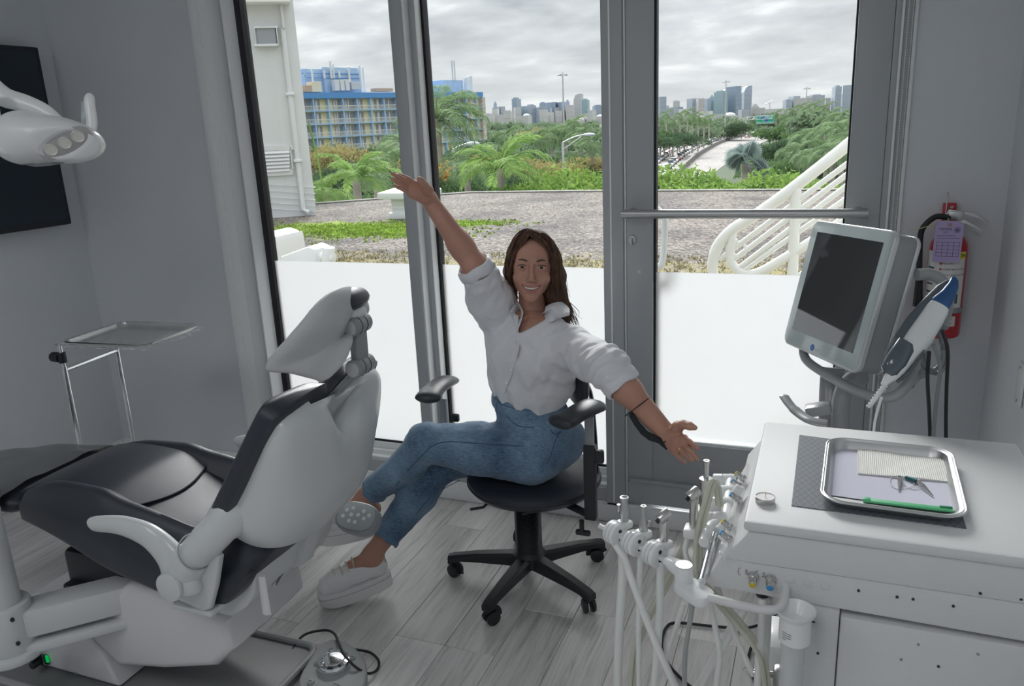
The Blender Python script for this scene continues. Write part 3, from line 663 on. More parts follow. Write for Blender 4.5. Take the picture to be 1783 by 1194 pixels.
for (x0, y0, x1, y1) in ((1252, 452, 1478, 283), (1277, 452, 1477, 302), (1288, 465, 1476, 322), (1252, 500, 1475, 345), (1330, 478, 1560, 313), (1380, 488, 1560, 360), (1277, 420, 1387, 340)):
    if (x0, y0) == (1277, 420): continue
    d = (x1-x0, y1-y0); a = hp(x0, y0); b = hp(x0+d[0]*1.5, y0+d[1]*1.5) if x1 < 1500 else hp(x1, y1)
    MB().tube([a, b], .0135, 10).build('sloping_bar', hrm, hr)
mb = MB(); c = hp(1286, 434); mb.tube([c+V((.035*math.cos(t), 0, .035*math.sin(t))) for t in [2*PI*i/16 for i in range(16)]], .009, 8, closed=True); mb.build('ring', hrm, hr)

# --- land far below
GZ = -12.0
gm = mat('far_ground', (.045, .07, .03), .95, var=.4, vscale=.02)
g = MB().bb(-3000, 3000, 20, 6000, GZ-1, GZ).build('ground_outside', gm, None, False); tag(g, 'dark green land below the roof reaching to the skyline', 'ground', kind='structure')
# highway, two carriageways with a median barrier
def strip(pl, pr, z=0.0, up=0.0):
    n = len(pl); vs = [V((p.x, p.y, GZ+z)) for p in pl]+[V((p.x, p.y, GZ+z)) for p in pr]+[V((p.x, p.y, GZ+z+up)) for p in pl]+[V((p.x, p.y, GZ+z+up)) for p in pr]; fs = []
    for i in range(n-1):
        fs += [(2*n+i, 2*n+i+1, 3*n+i+1, 3*n+i), (i, i+1, 2*n+i+1, 2*n+i), (n+i, n+i+1, 3*n+i+1, 3*n+i)]
    fs += [(0, n, 3*n, 2*n), (n-1, 2*n-1, 4*n-1, 3*n-1)]
    return vs, fs
def gp(x, y, z=0.0): return at(x, y, Z=GZ+z)
road = mat('highway_concrete', (.27, .25, .235), .85, var=.10, vscale=.08, stretch=(1, 1, 1))
med = [(1160, 325), (1178, 305), (1192, 291), (1210, 275), (1228, 263), (1250, 251), (1275, 242), (1305, 236), (1340, 233), (1380, 231)]
lft = [(1085, 300), (1108, 282), (1128, 268), (1150, 256), (1180, 245), (1210, 238), (1240, 234), (1275, 231), (1310, 230), (1350, 229)]
rgt = [(1225, 325), (1240, 305), (1255, 292), (1275, 278), (1295, 267), (1312, 257), (1328, 248), (1345, 241), (1370, 236), (1410, 232)]
C_ = lambda L_: catmull([gp(*p) for p in L_], 3)
hw_ = thing('highway', 'pale concrete highway curving away below with a low median wall', 'road'); hw_['kind'] = 'structure'
vs, fs = strip(C_(lft), C_(rgt), 0, .05); mk('roadway', vs, fs, road, hw_, False)
mm = C_(med); off = [p+V((.7, -.2, 0)) for p in mm]
vs, fs = strip(mm, off, .05, 1.4); mk('median_wall', vs, fs, mat('median_concrete', (.19, .18, .17), .85), hw_, False)
lm = C_(lft); off = [p+V((-.8, .3, 0)) for p in lm]; vs, fs = strip(off, lm, .05, 1.3); mk('shoulder_wall', vs, fs, mat('pale_concrete', (.34, .32, .31), .85), hw_, False)
mb = MB(); a_, b_ = C_(med), C_(rgt)
for fr_ in (.25, .5, .75):
    ln = [p.lerp(q, fr_) for p, q in zip(a_, b_)]
    for i in range(0, len(ln)-1):
        p = ln[i]; q = ln[i].lerp(ln[i+1], .35); d = (q-p); sdir = V((-d.y, d.x, 0)).normalized()*.10; p.z = q.z = GZ+.06
        mb.add([p-sdir, p+sdir, q+sdir, q-sdir], [(0, 1, 2, 3)])
mb.build('lane_marking', mat('road_paint', (.5, .5, .48), .7), hw_, False)['kind'] = 'stuff'
# cars
def car_proto(suv=False):
    h = 1.75 if suv else 1.45
    body = [(-2.25, .35), (-2.3, .75), (-2.1, .92), (-1.35, 1.0), (1.2, .98), (2.1, .85), (2.3, .7), (2.28, .35)]
    cab = [(-2.0 if suv else -1.6, .93), (-1.7 if suv else -1.0, h), (.35, h), (1.15, .95)]
    b = MB().prism(body, 1.75, (0, .875, 0), (1, 0, 0), (0, 0, 1), .12)
    c = MB().prism(cab, 1.45, (0, .725, 0), (1, 0, 0), (0, 0, 1), .1)
    r_ = MB().bb(-1.6 if suv else -.95, .3, -.62, .62, h-.02, h+.04, .02)
    w = MB()
    ws = []
    for sx in (-1.4, 1.4):
        for sy in (-.82, .82): ws.append(MB().cyl((sx, sy-.1, .33), (sx, sy+.1, .33), .33, n=12))
    return b, c, r_, ws
carglass = mat('car_glass', (.03, .04, .05), .15); cartyre = mat('car_tyre', (.02, .02, .02), .7)
CC = {n_: mat('car_paint_'+n_, c, .3, coat=.5) for n_, c in (('white', (.80, .81, .82)), ('silver', (.45, .47, .50)), ('grey', (.16, .17, .19)), ('black', (.03, .03, .035)), ('red', (.45, .02, .02)), ('blue', (.06, .16, .42)), ('yellow', (.70, .42, .05)))}
mesh_cache = {}
def add_car(p, heading, colr, suv, label, group=None):
    key = (colr, suv)
    t = thing('car', label, 'car', p, heading, group)
    if key not in mesh_cache:
        b, c, r_, ws = car_proto(suv); o = [b.build('body', CC[colr], t), c.build('cabin_glass', carglass, t), r_.build('roof', CC[colr], t)]
        o += [w.build('wheel', cartyre, t) for w in ws]; mesh_cache[key] = [(x.name.split('.')[0], x.data) for x in o]
    else:
        for n_, d in mesh_cache[key]:
            x = bpy.data.objects.new(n_, d); COL.objects.link(x); x.parent = t
    return t
jam = C_(med); shl = C_(lft); r = random.Random(5)
names = ['white', 'silver', 'white', 'white', 'grey', 'silver', 'white', 'silver', 'black', 'white', 'white', 'silver', 'red']
def along(fr_, s):
    """point at lane fraction fr_ between shoulder and median, s along"""
    i = min(int(s), len(jam)-2); f_ = s-i
    a = shl[i].lerp(shl[i+1], f_).lerp(jam[i].lerp(jam[i+1], f_), fr_)
    s2 = min(s+.3, len(jam)-1.01); i2 = int(s2); f2 = s2-i2
    b = shl[i2].lerp(shl[i2+1], f2).lerp(jam[i2].lerp(jam[i2+1], f2), fr_)
    return a, math.atan2(b.y-a.y, b.x-a.x)
ncar = 0
for li, fr_ in enumerate((.22, .48, .78)):
    s = 3.2+li*.35; 
    while s < len(jam)-5:
        p, hd = along(fr_, s); p.z = GZ+.05
        cn = r.choice(names); 
        if ncar == 14: cn = 'blue'
        if ncar == 9: cn = 'yellow'
        add_car(p, hd+PI, cn, r.random() < .4, '%s car in the %s lane of the traffic jam' % (cn, ['outer', 'middle', 'median'][li]), 'cars queueing on the highway'); ncar += 1
        # step by ~7 m
        q, _ = along(fr_, s+.25); dist = max((q-p.xyz).length, .5); s += .25*(8.5+r.uniform(0, 4))/dist
for (x, y, cn, suv, lb) in ((1302, 240, 'red', False, 'smaller red car driving away on the open highway lanes'), (1318, 238, 'red', True, 'larger red car driving away near the green road sign'), (1320, 231.5, 'white', True, 'white van far off under the green road sign'), (1335, 232, 'white', False, 'distant white car right of the red cars')):
    p = gp(x, y); p.z = GZ+.05; q = gp(x+3, y-1.5); hd = math.atan2(q.y-p.y, q.x-p.x); add_car(p, hd, cn, suv, lb)
# green sign with gantry
sg = thing('highway_sign', 'green overhead highway sign on a gantry', 'sign'); D_ = 430
sa, sb = at(1317.5, 201, D=D_), at(1347.5, 214.5, D=D_); sgm = mat('sign_green', (.0, .42, .25), .4); whi = mat('sign_white', (.9, .9, .9), .5)
sc_ = (sa+sb)/2; hx_ = abs(sb.x-sa.x)/2*1.06; hz_ = abs(sa.z-sb.z)/2
def sbox(x0, x1, z0, z1, y0, y1): return (sc_.x+x0, sc_.x+x1, sc_.y+y0, sc_.y+y1, sc_.z+z0, sc_.z+z1)
MB().bb(*sbox(-hx_, hx_, -hz_, hz_, 0, .3)).build('sign_panel', sgm, sg)
mb = MB(); mb.bb(*sbox(-hx_, hx_, hz_-.12, hz_, -.06, 0)); mb.bb(*sbox(-hx_, hx_, -hz_, -hz_+.12, -.06, 0)); mb.bb(*sbox(-hx_, -hx_+.12, -hz_, hz_, -.06, 0)); mb.bb(*sbox(hx_-.12, hx_, -hz_, hz_, -.06, 0)); mb.build('border', whi, sg)
def text(name, s, size, loc, rot, m, parent, ext=.0005, align='CENTER'):
    cu = bpy.data.curves.new(name, 'FONT'); cu.body = s; cu.size = size; cu.extrude = ext; cu.align_x = align; cu.align_y = 'CENTER'; cu.resolution_u = 2; cu.materials.append(m)
    tmp = bpy.data.objects.new(name, cu); COL.objects.link(tmp); dg = bpy.context.evaluated_depsgraph_get(); dg.update()
    me = bpy.data.meshes.new_from_object(tmp.evaluated_get(dg)); bpy.data.objects.remove(tmp); me.materials.clear(); me.materials.append(m)
    o = bpy.data.objects.new(name, me); COL.objects.link(o); o.parent = parent; o.location = loc; o.rotation_euler = rot; return o
blu = mat('shield_blue', (.05, .12, .5), .5)
for (sx, sz) in ((-.3, .45), (.15, -.15)):
    c = V((sc_.x+sx*hx_, sc_.y-.1, sc_.z+sz*hz_)); MB().cyl(c, c+V((0, .1, 0)), 1.0, n=6).build('route_shield', blu, sg)
text('sign_text', 'West', 1.7, (sc_.x+.35*hx_, sc_.y-.1, sc_.z+.45*hz_), (PI/2, 0, 0), whi, sg, .03)
text('sign_text', 'to', 1.3, (sc_.x-.25*hx_, sc_.y-.1, sc_.z-.1*hz_), (PI/2, 0, 0), whi, sg, .03)
text('sign_text', 'Miami Intl Airport', 1.25, (sc_.x+.05*hx_, sc_.y-.1, sc_.z-.68*hz_), (PI/2, 0, 0), whi, sg, .03)
gs = mat('galvanised', (.55, .57, .58), .4, metal=.4)
mb = MB(); ga = at(1299, 206, D=D_+2); gb = at(1347, 204, D=D_+2); gz0 = ga.z
for dz in (-.8, .8): mb.tube([V((ga.x, ga.y, gz0+dz)), V((gb.x, ga.y, gz0+dz))], .18, 6)
k = 0; x = ga.x
while x < gb.x: mb.tube([V((x, ga.y, gz0-.8)), V((x+1.6, ga.y, gz0+.8))], .1, 5); mb.tube([V((x+1.6, ga.y, gz0+.8)), V((x+3.2, ga.y, gz0-.8))], .1, 5); x += 3.2
mb.build('gantry_truss', gs, sg)
MB().tube([V((ga.x, ga.y, GZ)), V((ga.x, ga.y, gz0+1.2))], .5, 10).build('gantry_post', gs, sg)
# masts and street lamps
def mast(x, yt, D_, label, yb=215):
    t = at(x, yt, D=D_); m = thing('light_mast', label, 'light mast', (t.x, t.y, GZ))
    H = t.z-GZ; MB().cyl((0, 0, 0), (0, 0, H), .5, .22, n=10).build('pole', gs, m)
    mb = MB(); mb.tube([(1.6*math.cos(a), 1.6*math.sin(a), H-.8) for a in [2*PI*i/16 for i in range(16)]], .15, 6, closed=True); mb.build('lamp_ring', gs, m)
    for i in range(6):
        a = 2*PI*i/6; MB().box((1.7*math.cos(a), 1.7*math.sin(a), H-1.1), (1.0, .7, .4), .05).build('lamp_head', M['wplas2'], m)
mast(979.5, 125.5, 300, 'tall high-mast light pole in front of the skyline in the middle window')
mast(1264.5, 139, 420, 'high-mast light pole before the tall towers left of the green sign')
mast(1405, 151, 450, 'high-mast light pole rising behind the palms right of the green sign')
def street(xb, yb, xt, yt, xa, ya, D_, label):
    b = at(xb, yb, D=D_); t = at(xt, yt, D=D_); a = at(xa, ya, D=D_); m = thing('street_lamp', label, 'street lamp')
    bz = V((b.x, b.y, GZ)); MB().cyl(bz, t, .13, .08, n=10).build('pole', gs, m)
    mid = t.lerp(a, .5)+V((0, 0, (a-t).length*.06)); MB().tube(catmull([t, mid, a], 5), .045, 8).build('arm', gs, m)
    MB().tube([t+V((0, 0, -.45)), t.lerp(a, .8)], .03, 6).build('arm_brace', gs, m)
    MB().ball(a+V((.15, 0, -.02)), (.42, .18, .12)).build('lamp_head', mat('lamp_head', (.62, .66, .72), .4), m)
street(981, 285, 980, 248, 1022, 234, 52, 'street lamp with a curved arm over the bushes in the middle window')
street(791, 335, 789, 260, 818, 250, 40, 'street lamp beside the raised hand and the left palm')

# --- hotel with blue bands and yellow walls
ht = thing('hotel_building', 'yellow and blue balcony hotel block behind the palms at the left', 'building')
HA = at(529, 162, D=172); HB = at(838, 160.5, D=172*1.24); HB.z = HA.z
hu = (HB-HA); hu.z = 0; HL = hu.length; hu.normalize(); hn = V((hu.y, -hu.x, 0)); 
if hn.y > 0: hn = -hn
hb_, hy_, hc_ = mat('hotel_blue', (.09, .28, .60), .6), mat('hotel_yellow', (.80, .70, .42), .8, var=.03, vscale=.3), mat('hotel_light_blue', (.36, .54, .76), .7)
hgl = mat('hotel_glass', (.24, .25, .28), .2); hcur = mat('curtain', (.55, .52, .55), .8); hrl = mat('balcony_rail', (.74, .74, .66), .6)
HR = Matrix((hu, -hn, V((0, 0, 1)))).transposed()
def hbox(s0, s1, d0, d1, z0, z1, bev=0): 
    """s along the facade, d outwards, z down from the roof line"""
    c = HA+hu*((s0+s1)/2)+hn*((d0+d1)/2); c.z = HA.z+(z0+z1)/2
    return MB().box(c, (s1-s0, d1-d0, z1-z0), bev, HR)
S0 = -18; FH = 2.85; NF = 6
hbox(S0, HL, -14, -.9, -20, 0).build('wall', hy_, ht, False)
hbox(S0, HL+.3, -14.3, .3, -1.15, .1).build('roof_parapet', hb_, ht, False)
BAY = 4.05
bays = int((HL-S0)/BAY)
for f in range(NF):
    zt_ = -1.15-f*FH; zb_ = zt_-FH+.3
    hbox(S0, HL, -.9, .12, zb_-.22, zb_).build('floor_band', hc_, ht, False)
pat = ['w', 'wy', 'yw', 'wy', 'yw', 'w']
colm = None
def hpiece(name, key, mb, m):
    return mb.build(name, m, ht, False)
for b in range(bays+1):
    s = S0+b*BAY; hbox(s-.16, s+.16, -.9, .05, -1.15-NF*FH, -1.15).build('column', hc_, ht, False)
protos = {}
for f in range(4):
    for b in range(bays):
        s = S0+b*BAY; zt_ = -1.15-f*FH; zb_ = zt_-FH+.3; kind = ((b+2) % 3)
        if s < -4 : continue
        x0, x1 = (s+.3, s+BAY-.3) if kind == 0 else ((s+.3, s+BAY*.55) if kind == 1 else (s+BAY*.42, s+BAY-.3))
        w = hbox(x0, x1, -.9, -.8, zb_+.05, zt_-.25).build('window', hgl, ht, False)
        hbox((x0+x1)/2-.12, (x0+x1)/2+.12, -.8, -.72, zb_+.05, zt_-.25).build('window_frame', hrl, w, False)
        hbox(x0+.1+(b % 2)*.5, x0+.7+(b % 2)*.6, -.8, -.76, zb_+.05, zt_-.3).build('curtain', hcur, w, False)
        rl = hbox(s+.2, s+BAY-.2, -.02, .04, zb_+.9, zb_+1.0); 
        t = hbox(s+.2, s+BAY-.2, -.02, .04, zb_+.1, zb_+.18); rl.add(t.v, t.f)
        for i in range(14):
            t = hbox(s+.25+i*(BAY-.5)/13-.03, s+.25+i*(BAY-.5)/13+.03, -.01, .03, zb_+.1, zb_+.95); rl.add(t.v, t.f)
        rl.build('balcony_rail', hrl, ht, False)
stone = mat('stone_cladding', (.58, .52, .47), .9, bump=.8, bscale=1.5, var=.25, vscale=1.2)
hbox(HL, HL+1.2, -14, .2, -20, -1.2).build('stone_end_wall', stone, ht, False)
# penthouse and roof plant
ph = mat('penthouse_blue', (.40, .54, .70), .7, var=.05, vscale=.5)
def hs(x): 
    d = at(x, 162, D=1)-V((0, 0, CAM_H)); d.z = 0; w = V((HA.x, HA.y, 0)); n = hn; t = w.dot(n)/d.dot(n); return (d*t-w).dot(hu)
s0, s1, s2 = hs(555), hs(590), hs(655)
def roofbox(x0, x1, y0, y1, d0, d1, m, name, label, cat):
    a = hs(x0); b = hs(x1); sc2 = .155*(a+b)/2/HL+.125  # metres per pixel roughly
    z0 = (162-y0)*sc2; z1 = (162-y1)*sc2
    o = hbox(a, b, d0, d1, min(z0, z1), max(z0, z1), .05).build(name, m, ht, False); o['label'] = label; return o
roofbox(557, 648, 161, 127, -10, -5, ph, 'penthouse', 'pale blue rooftop plant room', 'b')
roofbox(588, 650, 161, 126, -5, -4.4, ph, 'penthouse_front', 'pale blue front wall of the rooftop plant room', 'b')
for (x0, x1, y0) in ((557, 650, 133), (557, 650, 139)): roofbox(x0, x1, y0+1, y0, -4.4, -4.2, hb_, 'wall_stripe', 'darker blue stripe', 'b')
roofbox(571, 578, 160, 149, -4.4, -4.2, hgl, 'penthouse_door', 'dark door', 'b')
crm = mat('cream_box', (.72, .66, .50), .7); brn = mat('brown_box', (.50, .36, .26), .8)
roofbox(549, 566, 160, 144, -3, -1, crm, 'rooftop_box', 'cream rooftop cabinet', 'b'); roofbox(537, 549, 160, 149, -3, -1, brn, 'rooftop_box', 'brown rooftop cabinet', 'b'); roofbox(529, 537, 160, 155, -3, -1, brn, 'rooftop_box', 'low brown rooftop box', 'b')
roofbox(660, 690, 160, 156, -3, -1, brn, 'rooftop_box', 'long low brown rooftop box', 'b')
for (x0, x1) in ((595, 603), (605, 612), (614, 621)): roofbox(x0, x1, 158, 143, -3.4, -2.2, mat('condenser', (.66, .66, .64), .6), 'condenser_unit', 'pale upright condenser unit', 'b')
roofbox(624, 640, 157, 147, -3.4, -2.2, gs, 'condenser_unit', 'wide grey condenser unit', 'b')
for (x, y0, y1) in ((565, 160, 125), (598, 140, 115), (602, 140, 120), (586, 140, 128), (629, 150, 126), (648, 160, 126), (653, 160, 128), (612, 140, 130)): roofbox(x-1.2, x+1.2, y0, y1, -4.0, -3.6, M['wplas2'], 'antenna', 'white rooftop antenna panel', 'b')
roofbox(792, 826, 161, 149, -9, -4, ph, 'stair_box', 'light blue rooftop stair box', 'b'); roofbox(827, 831, 161, 147, -4, -3, M['wplas2'], 'antenna', 'white rooftop antenna panel', 'b'); roofbox(833, 838, 161, 146, -4, -3, M['wplas2'], 'antenna', 'white rooftop antenna panel', 'b')
for x in (809, 813): roofbox(x-.6, x+.6, 150, 130, -4.2, -3.9, gs, 'antenna', 'thin rooftop mast', 'b')
# low house and distant sheds
hs_ = thing('low_house', 'small cream house with flat roof seen behind the street lamp', 'house'); a = at(792, 316, D=75); b = at(818, 293, D=75)
MB().bb(a.x, b.x+1.6, a.y, a.y+8, GZ, b.z-.6).build('wall', mat('cream_wall', (.72, .66, .55), .8), hs_); MB().bb(a.x-.5, b.x+2.2, a.y-.5, a.y+8, b.z-.6, b.z-.2).build('roof', M['wplas2'], hs_)

# --- skyline, every tower its own
tw = {'b': (.40, .46, .54), 'd': (.32, .39, .49), 't': (.34, .46, .51), 'p': (.56, .54, .54), 'c': (.62, .62, .61), 'g': (.45, .48, .53)}  # tower colours paled, with the haze of distance mixed in
TM = {}
for k_, c in tw.items():
    m = bpy.data.materials.new('tower_'+k_); m.use_nodes = True; nt = m.node_tree; b_ = nt.nodes['Principled BSDF']
    tc = nn(nt, 'ShaderNodeTexCoord'); bk = nn(nt, 'ShaderNodeTexBrick'); bk.offset = 0; bk.inputs['Scale'].default_value = .12; bk.inputs['Color1'].default_value = (*[x*.86 for x in c], 1); bk.inputs['Color2'].default_value = (*[x*.95 for x in c], 1); bk.inputs['Mortar'].default_value = (*[min(1, x*1.15) for x in c], 1); bk.inputs['Mortar Size'].default_value = .015
    mp = nn(nt, 'ShaderNodeMapping'); mp.inputs['Rotation'].default_value = (PI/2, 0, 0); nt.links.new(tc.outputs['Object'], mp.inputs[0]); nt.links.new(mp.outputs[0], bk.inputs['Vector']); nt.links.new(bk.outputs[0], b_.inputs['Base Color'])
    b_.inputs['Roughness'].default_value = .45; TM[k_] = m
names_ = {'b': 'blue-grey', 'd': 'dark slate', 't': 'teal glass', 'p': 'pale beige', 'c': 'cream white', 'g': 'grey'}
sky_list = [  # x0, x1, top, material, shape
 (858, 868, 190, 'c', 0), (868, 876, 186, 'g', 0), (857, 867, 177, 'b', 3), (894, 904, 170, 'd', 1), (895, 906, 187, 'c', 0), (878, 890, 193, 'c', 0), (886, 894, 196, 'p', 0), (910, 919, 185, 't', 0), (911, 923, 198, 'c', 2),
 (919, 929, 182, 'b', 1), (928, 936, 188, 't', 0), (934, 941, 187, 'b', 0), (940, 951, 178, 'd', 1), (949, 959, 179, 'd', 0), (942, 951, 191, 'c', 0), (962, 969, 178, 'd', 0), (961, 980, 188, 'c', 4), (972, 980, 178, 'd', 0), (970, 982, 193, 'p', 0),
 (982, 993, 174, 'b', 3), (984, 1000, 184, 'p', 0), (1000, 1014, 164, 'p', 5), (1014, 1025, 172, 't', 1), (1017, 1029, 198, 'p', 0), (1028, 1035, 192, 'c', 0), (1033, 1049, 183, 'd', 1), (846, 857, 198, 'c', 0), (904, 911, 203, 'c', 0), (866, 884, 200, 'p', 0), (950, 962, 196, 'c', 0), (1004, 1020, 205, 'c', 2), (1040, 1050, 200, 'c', 2),
 (1145, 1157, 169, 'b', 0), (1157, 1165, 184, 'p', 0), (1164, 1173, 188, 'g', 0), (1172, 1184, 175, 'p', 1), (1171, 1183, 187, 'd', 0), (1200, 1212, 172, 'b', 0), (1213, 1224, 172, 'p', 0), (1227, 1234, 172, 'b', 0), (1233, 1246, 166, 't', 3), (1250, 1261, 158, 't', 1), (1259, 1270, 155, 't', 5), (1272, 1283, 151, 'd', 0), (1283, 1292, 164, 'g', 0), (1293, 1307, 150, 'b', 5),
 (1309, 1320, 181, 'p', 3), (1288, 1302, 191, 'g', 0), (1220, 1236, 194, 'c', 0), (1318, 1325, 188, 'p', 0), (1262, 1280, 196, 'c', 2), (1184, 1200, 190, 'c', 0), (1366, 1377, 173, 'b', 1), (1377, 1389, 168, 'g', 0), (1392, 1406, 171, 'p', 0), (1409, 1432, 165, 'g', 1), (1433, 1442, 171, 'p', 0), (1452, 1463, 149, 'b', 1), (1466, 1478, 164, 'g', 0), (1478, 1492, 148, 'b', 0), (1340, 1366, 190, 'c', 0), (1330, 1345, 193, 'p', 0), (1236, 1260, 199, 'c', 0)]
rs = random.Random(9)
for i, (x0, x1, yt, mk_, shp) in enumerate(sky_list):
    D_ = 2600+rs.uniform(-150, 150)-(0 if yt < 190 else 250)
    a = at(x0, yt, D=D_); b = at(x1, yt, D=D_); w = (b-a).length; zt_ = a.z; H = zt_-GZ; cx = (a.x+b.x)/2; cy = (a.y+b.y)/2
    xm = (x0+x1)/2; where = 'in the middle window' if xm < 1050 else ('through the glass door' if xm < 1330 else 'right of the green sign')
    adj = ['very tall', 'tall', 'mid-height', 'low'][0 if yt < 160 else 1 if yt < 177 else 2 if yt < 190 else 3]
    t = thing('skyline_tower', '', 'building', (cx, cy, GZ), math.radians(CAM_YAW)+rs.uniform(-.3, .3), 'skyline towers far beyond the trees')
    t['label'] = '%s %s tower %s, %s' % (adj, names_[mk_], where, ['with a flat top', 'with a rooftop box', 'with a domed roof', 'with a stepped top', 'with a pale frame', 'with a slanted top'][shp])
    mb = MB(); hw2 = w/2*.93
    if shp == 5: mb.prism([(-hw2, 0), (hw2, 0), (hw2, H), (0, H*.985), (-hw2*.55, H*.95), (-hw2, H*.80)], 60, (0, 30, 0), (1, 0, 0), (0, 0, 1))
    elif shp == 2: mb.bb(-hw2, hw2, -30, 30, 0, H-w*.3); mb.ball((0, 0, H-w*.3), (hw2, 25, w*.3), 14, 8)
    elif shp == 3: mb.bb(-hw2, hw2, -30, 30, 0, H*.78); mb.bb(-hw2*.6, hw2*.6, -22, 22, H*.78, H*.93); mb.bb(-hw2*.2, hw2*.3, -15, 15, H*.93, H)
    elif shp == 4: mb.bb(-hw2, hw2, -30, 30, 0, H)
    elif shp == 1: mb.bb(-hw2, hw2, -30, 30, 0, H*.95); mb.bb(-hw2*.7, hw2*.5, -20, 20, H*.95, H)
    else: mb.bb(-hw2, hw2, -30, 30, 0, H)
    mb.build('facade', TM[mk_], t, False)
    if x1-x0 >= 9:
        mb = MB(); nfl = int(H/14)
        for f in range(1, nfl): mb.bb(-hw2-.4, hw2+.4, -30.5, -29.8, f*14-.8, f*14+.8)
        if shp == 4: mb = MB().bb(-hw2-1, -hw2+3, -31, -29, 0, H).bb(hw2-3, hw2+1, -31, -29, 0, H).bb(-hw2, hw2, -31, -29, H-4, H)
        mb.build('floor_lines', TM['c'] if mk_ in 'pc' or shp == 4 else TM['g'], t, False)
# crane
cr_ = thing('crane', 'thin construction crane on the skyline behind the green sign', 'crane'); a = at(1342, 192, D=2300); b = at(1340, 178, D=2300)
MB().tube([a+V((0, 0, -20)), b], 1.5, 5).build('mast', gs, cr_); MB().tube([b+V((-14, 0, -6)), b+V((9, 0, 5))], 1.0, 5).build('jib', gs, cr_)
# ================================================================== PLANTS
def leafmat(name, c1, c2, sc=3.0, tr=.35):
    m = bpy.data.materials.new(name); m.use_nodes = True; nt = m.node_tree; nt.nodes.clear(); L = nt.links.new
    o = nn(nt, 'ShaderNodeOutputMaterial'); d = nn(nt, 'ShaderNodeBsdfPrincipled'); t = nn(nt, 'ShaderNodeBsdfTranslucent'); x = nn(nt, 'ShaderNodeMixShader'); x.inputs[0].default_value = tr
    tc = nn(nt, 'ShaderNodeTexCoord'); n = nn(nt, 'ShaderNodeTexNoise'); n.inputs['Scale'].default_value = sc; n.inputs['Detail'].default_value = 4; n.inputs['Roughness'].default_value = .8; L(tc.outputs['Object'], n.inputs['Vector'])
    r = nn(nt, 'ShaderNodeValToRGB'); r.color_ramp.elements[0].position = .35; r.color_ramp.elements[1].position = .62; r.color_ramp.elements[0].color = (*c1, 1); r.color_ramp.elements[1].color = (*c2, 1)
    L(n.outputs[0], r.inputs[0]); L(r.outputs[0], d.inputs['Base Color']); L(r.outputs[0], t.inputs[0]); d.inputs['Roughness'].default_value = .8; d.inputs['Specular IOR Level'].default_value = .15
    L(d.outputs[0], x.inputs[1]); L(t.outputs[0], x.inputs[2]); L(x.outputs[0], o.inputs[0]); return m
LM = {'bright': leafmat('leaf_bright', (.13, .25, .05), (.34, .49, .12), 1.6), 'mid': leafmat('leaf_mid', (.07, .14, .05), (.18, .29, .11), .5), 'dark': leafmat('leaf_dark', (.05, .10, .05), (.14, .22, .11), .3),
      'far': leafmat('leaf_far_hazed', (.15, .22, .13), (.29, .38, .24), .1), 'olive': leafmat('leaf_olive', (.26, .22, .09), (.46, .42, .18), .4), 'palm': leafmat('leaf_palm', (.12, .20, .09), (.30, .42, .20), .8), 'palmb': leafmat('leaf_palm_bright', (.15, .28, .07), (.36, .52, .16), .8), 'silver': leafmat('leaf_silver', (.19, .25, .23), (.33, .41, .38), .8)}  # foliage tones lightened to stand for haze, the far one most
bark = mat('palm_bark', (.42, .38, .33), .9, bump=.6, bscale=12, var=.2, vscale=4)
NR = np.random.RandomState(3)
def crown_mesh(name, n, leaf, m, blobs=9, seed=0, flat=.75):
    """unit crown: leaves on several overlapping balls; leaf = leaf length relative to the crown radius"""
    R_ = np.random.RandomState(seed); bc = R_.normal(0, .36, (blobs, 3)); bc[:, 2] = np.abs(bc[:, 2])*.7; br = R_.uniform(.34, .60, blobs)
    k = R_.randint(0, blobs, n); d = R_.normal(0, 1, (n, 3)); d /= np.linalg.norm(d, axis=1)[:, None]; d[:, 2] = np.abs(d[:, 2])*.9+d[:, 2]*.1
    p = bc[k]+d*br[k][:, None]*R_.uniform(.75, 1.05, n)[:, None]; p[:, 2] *= flat
    a = R_.normal(0, 1, (n, 3))+d*.4; a /= np.linalg.norm(a, axis=1)[:, None]; b = np.cross(a, d+R_.normal(0, .35, (n, 3))); b /= np.linalg.norm(b, axis=1)[:, None]+1e-9
    s = leaf*R_.uniform(.6, 1.3, n)[:, None]; c = np.cross(a, b)
    v = np.stack([p-a*s*.5, p+b*s*.28+c*s*.05, p+a*s*.5-c*s*.1, p-b*s*.28+c*s*.05], 1).reshape(-1, 3); q = np.arange(4*n).reshape(n, 4)
    o = np_mesh(name, v, q, m, None, None, False); return o
def proto(o): d = o.data; bpy.data.objects.remove(o); return d
CR_ = {}
for k_, (n, lf_) in {'bright': (6500, .085), 'mid': (3600, .10), 'dark': (3600, .09), 'far': (1700, .15), 'olive': (3000, .08)}.items():
    CR_[k_] = [proto(crown_mesh('crown_'+k_, n, lf_, LM[k_], 11, 20+j+hash_) ) for j, hash_ in enumerate((1, 2))]
TRK = proto(MB().tube(catmull([(0, 0, -1), (.02, 0, -.5), (0, .01, -.1), (.01, 0, 0)], 4), .035, 7).build('trunk', bark))
tcount = {}
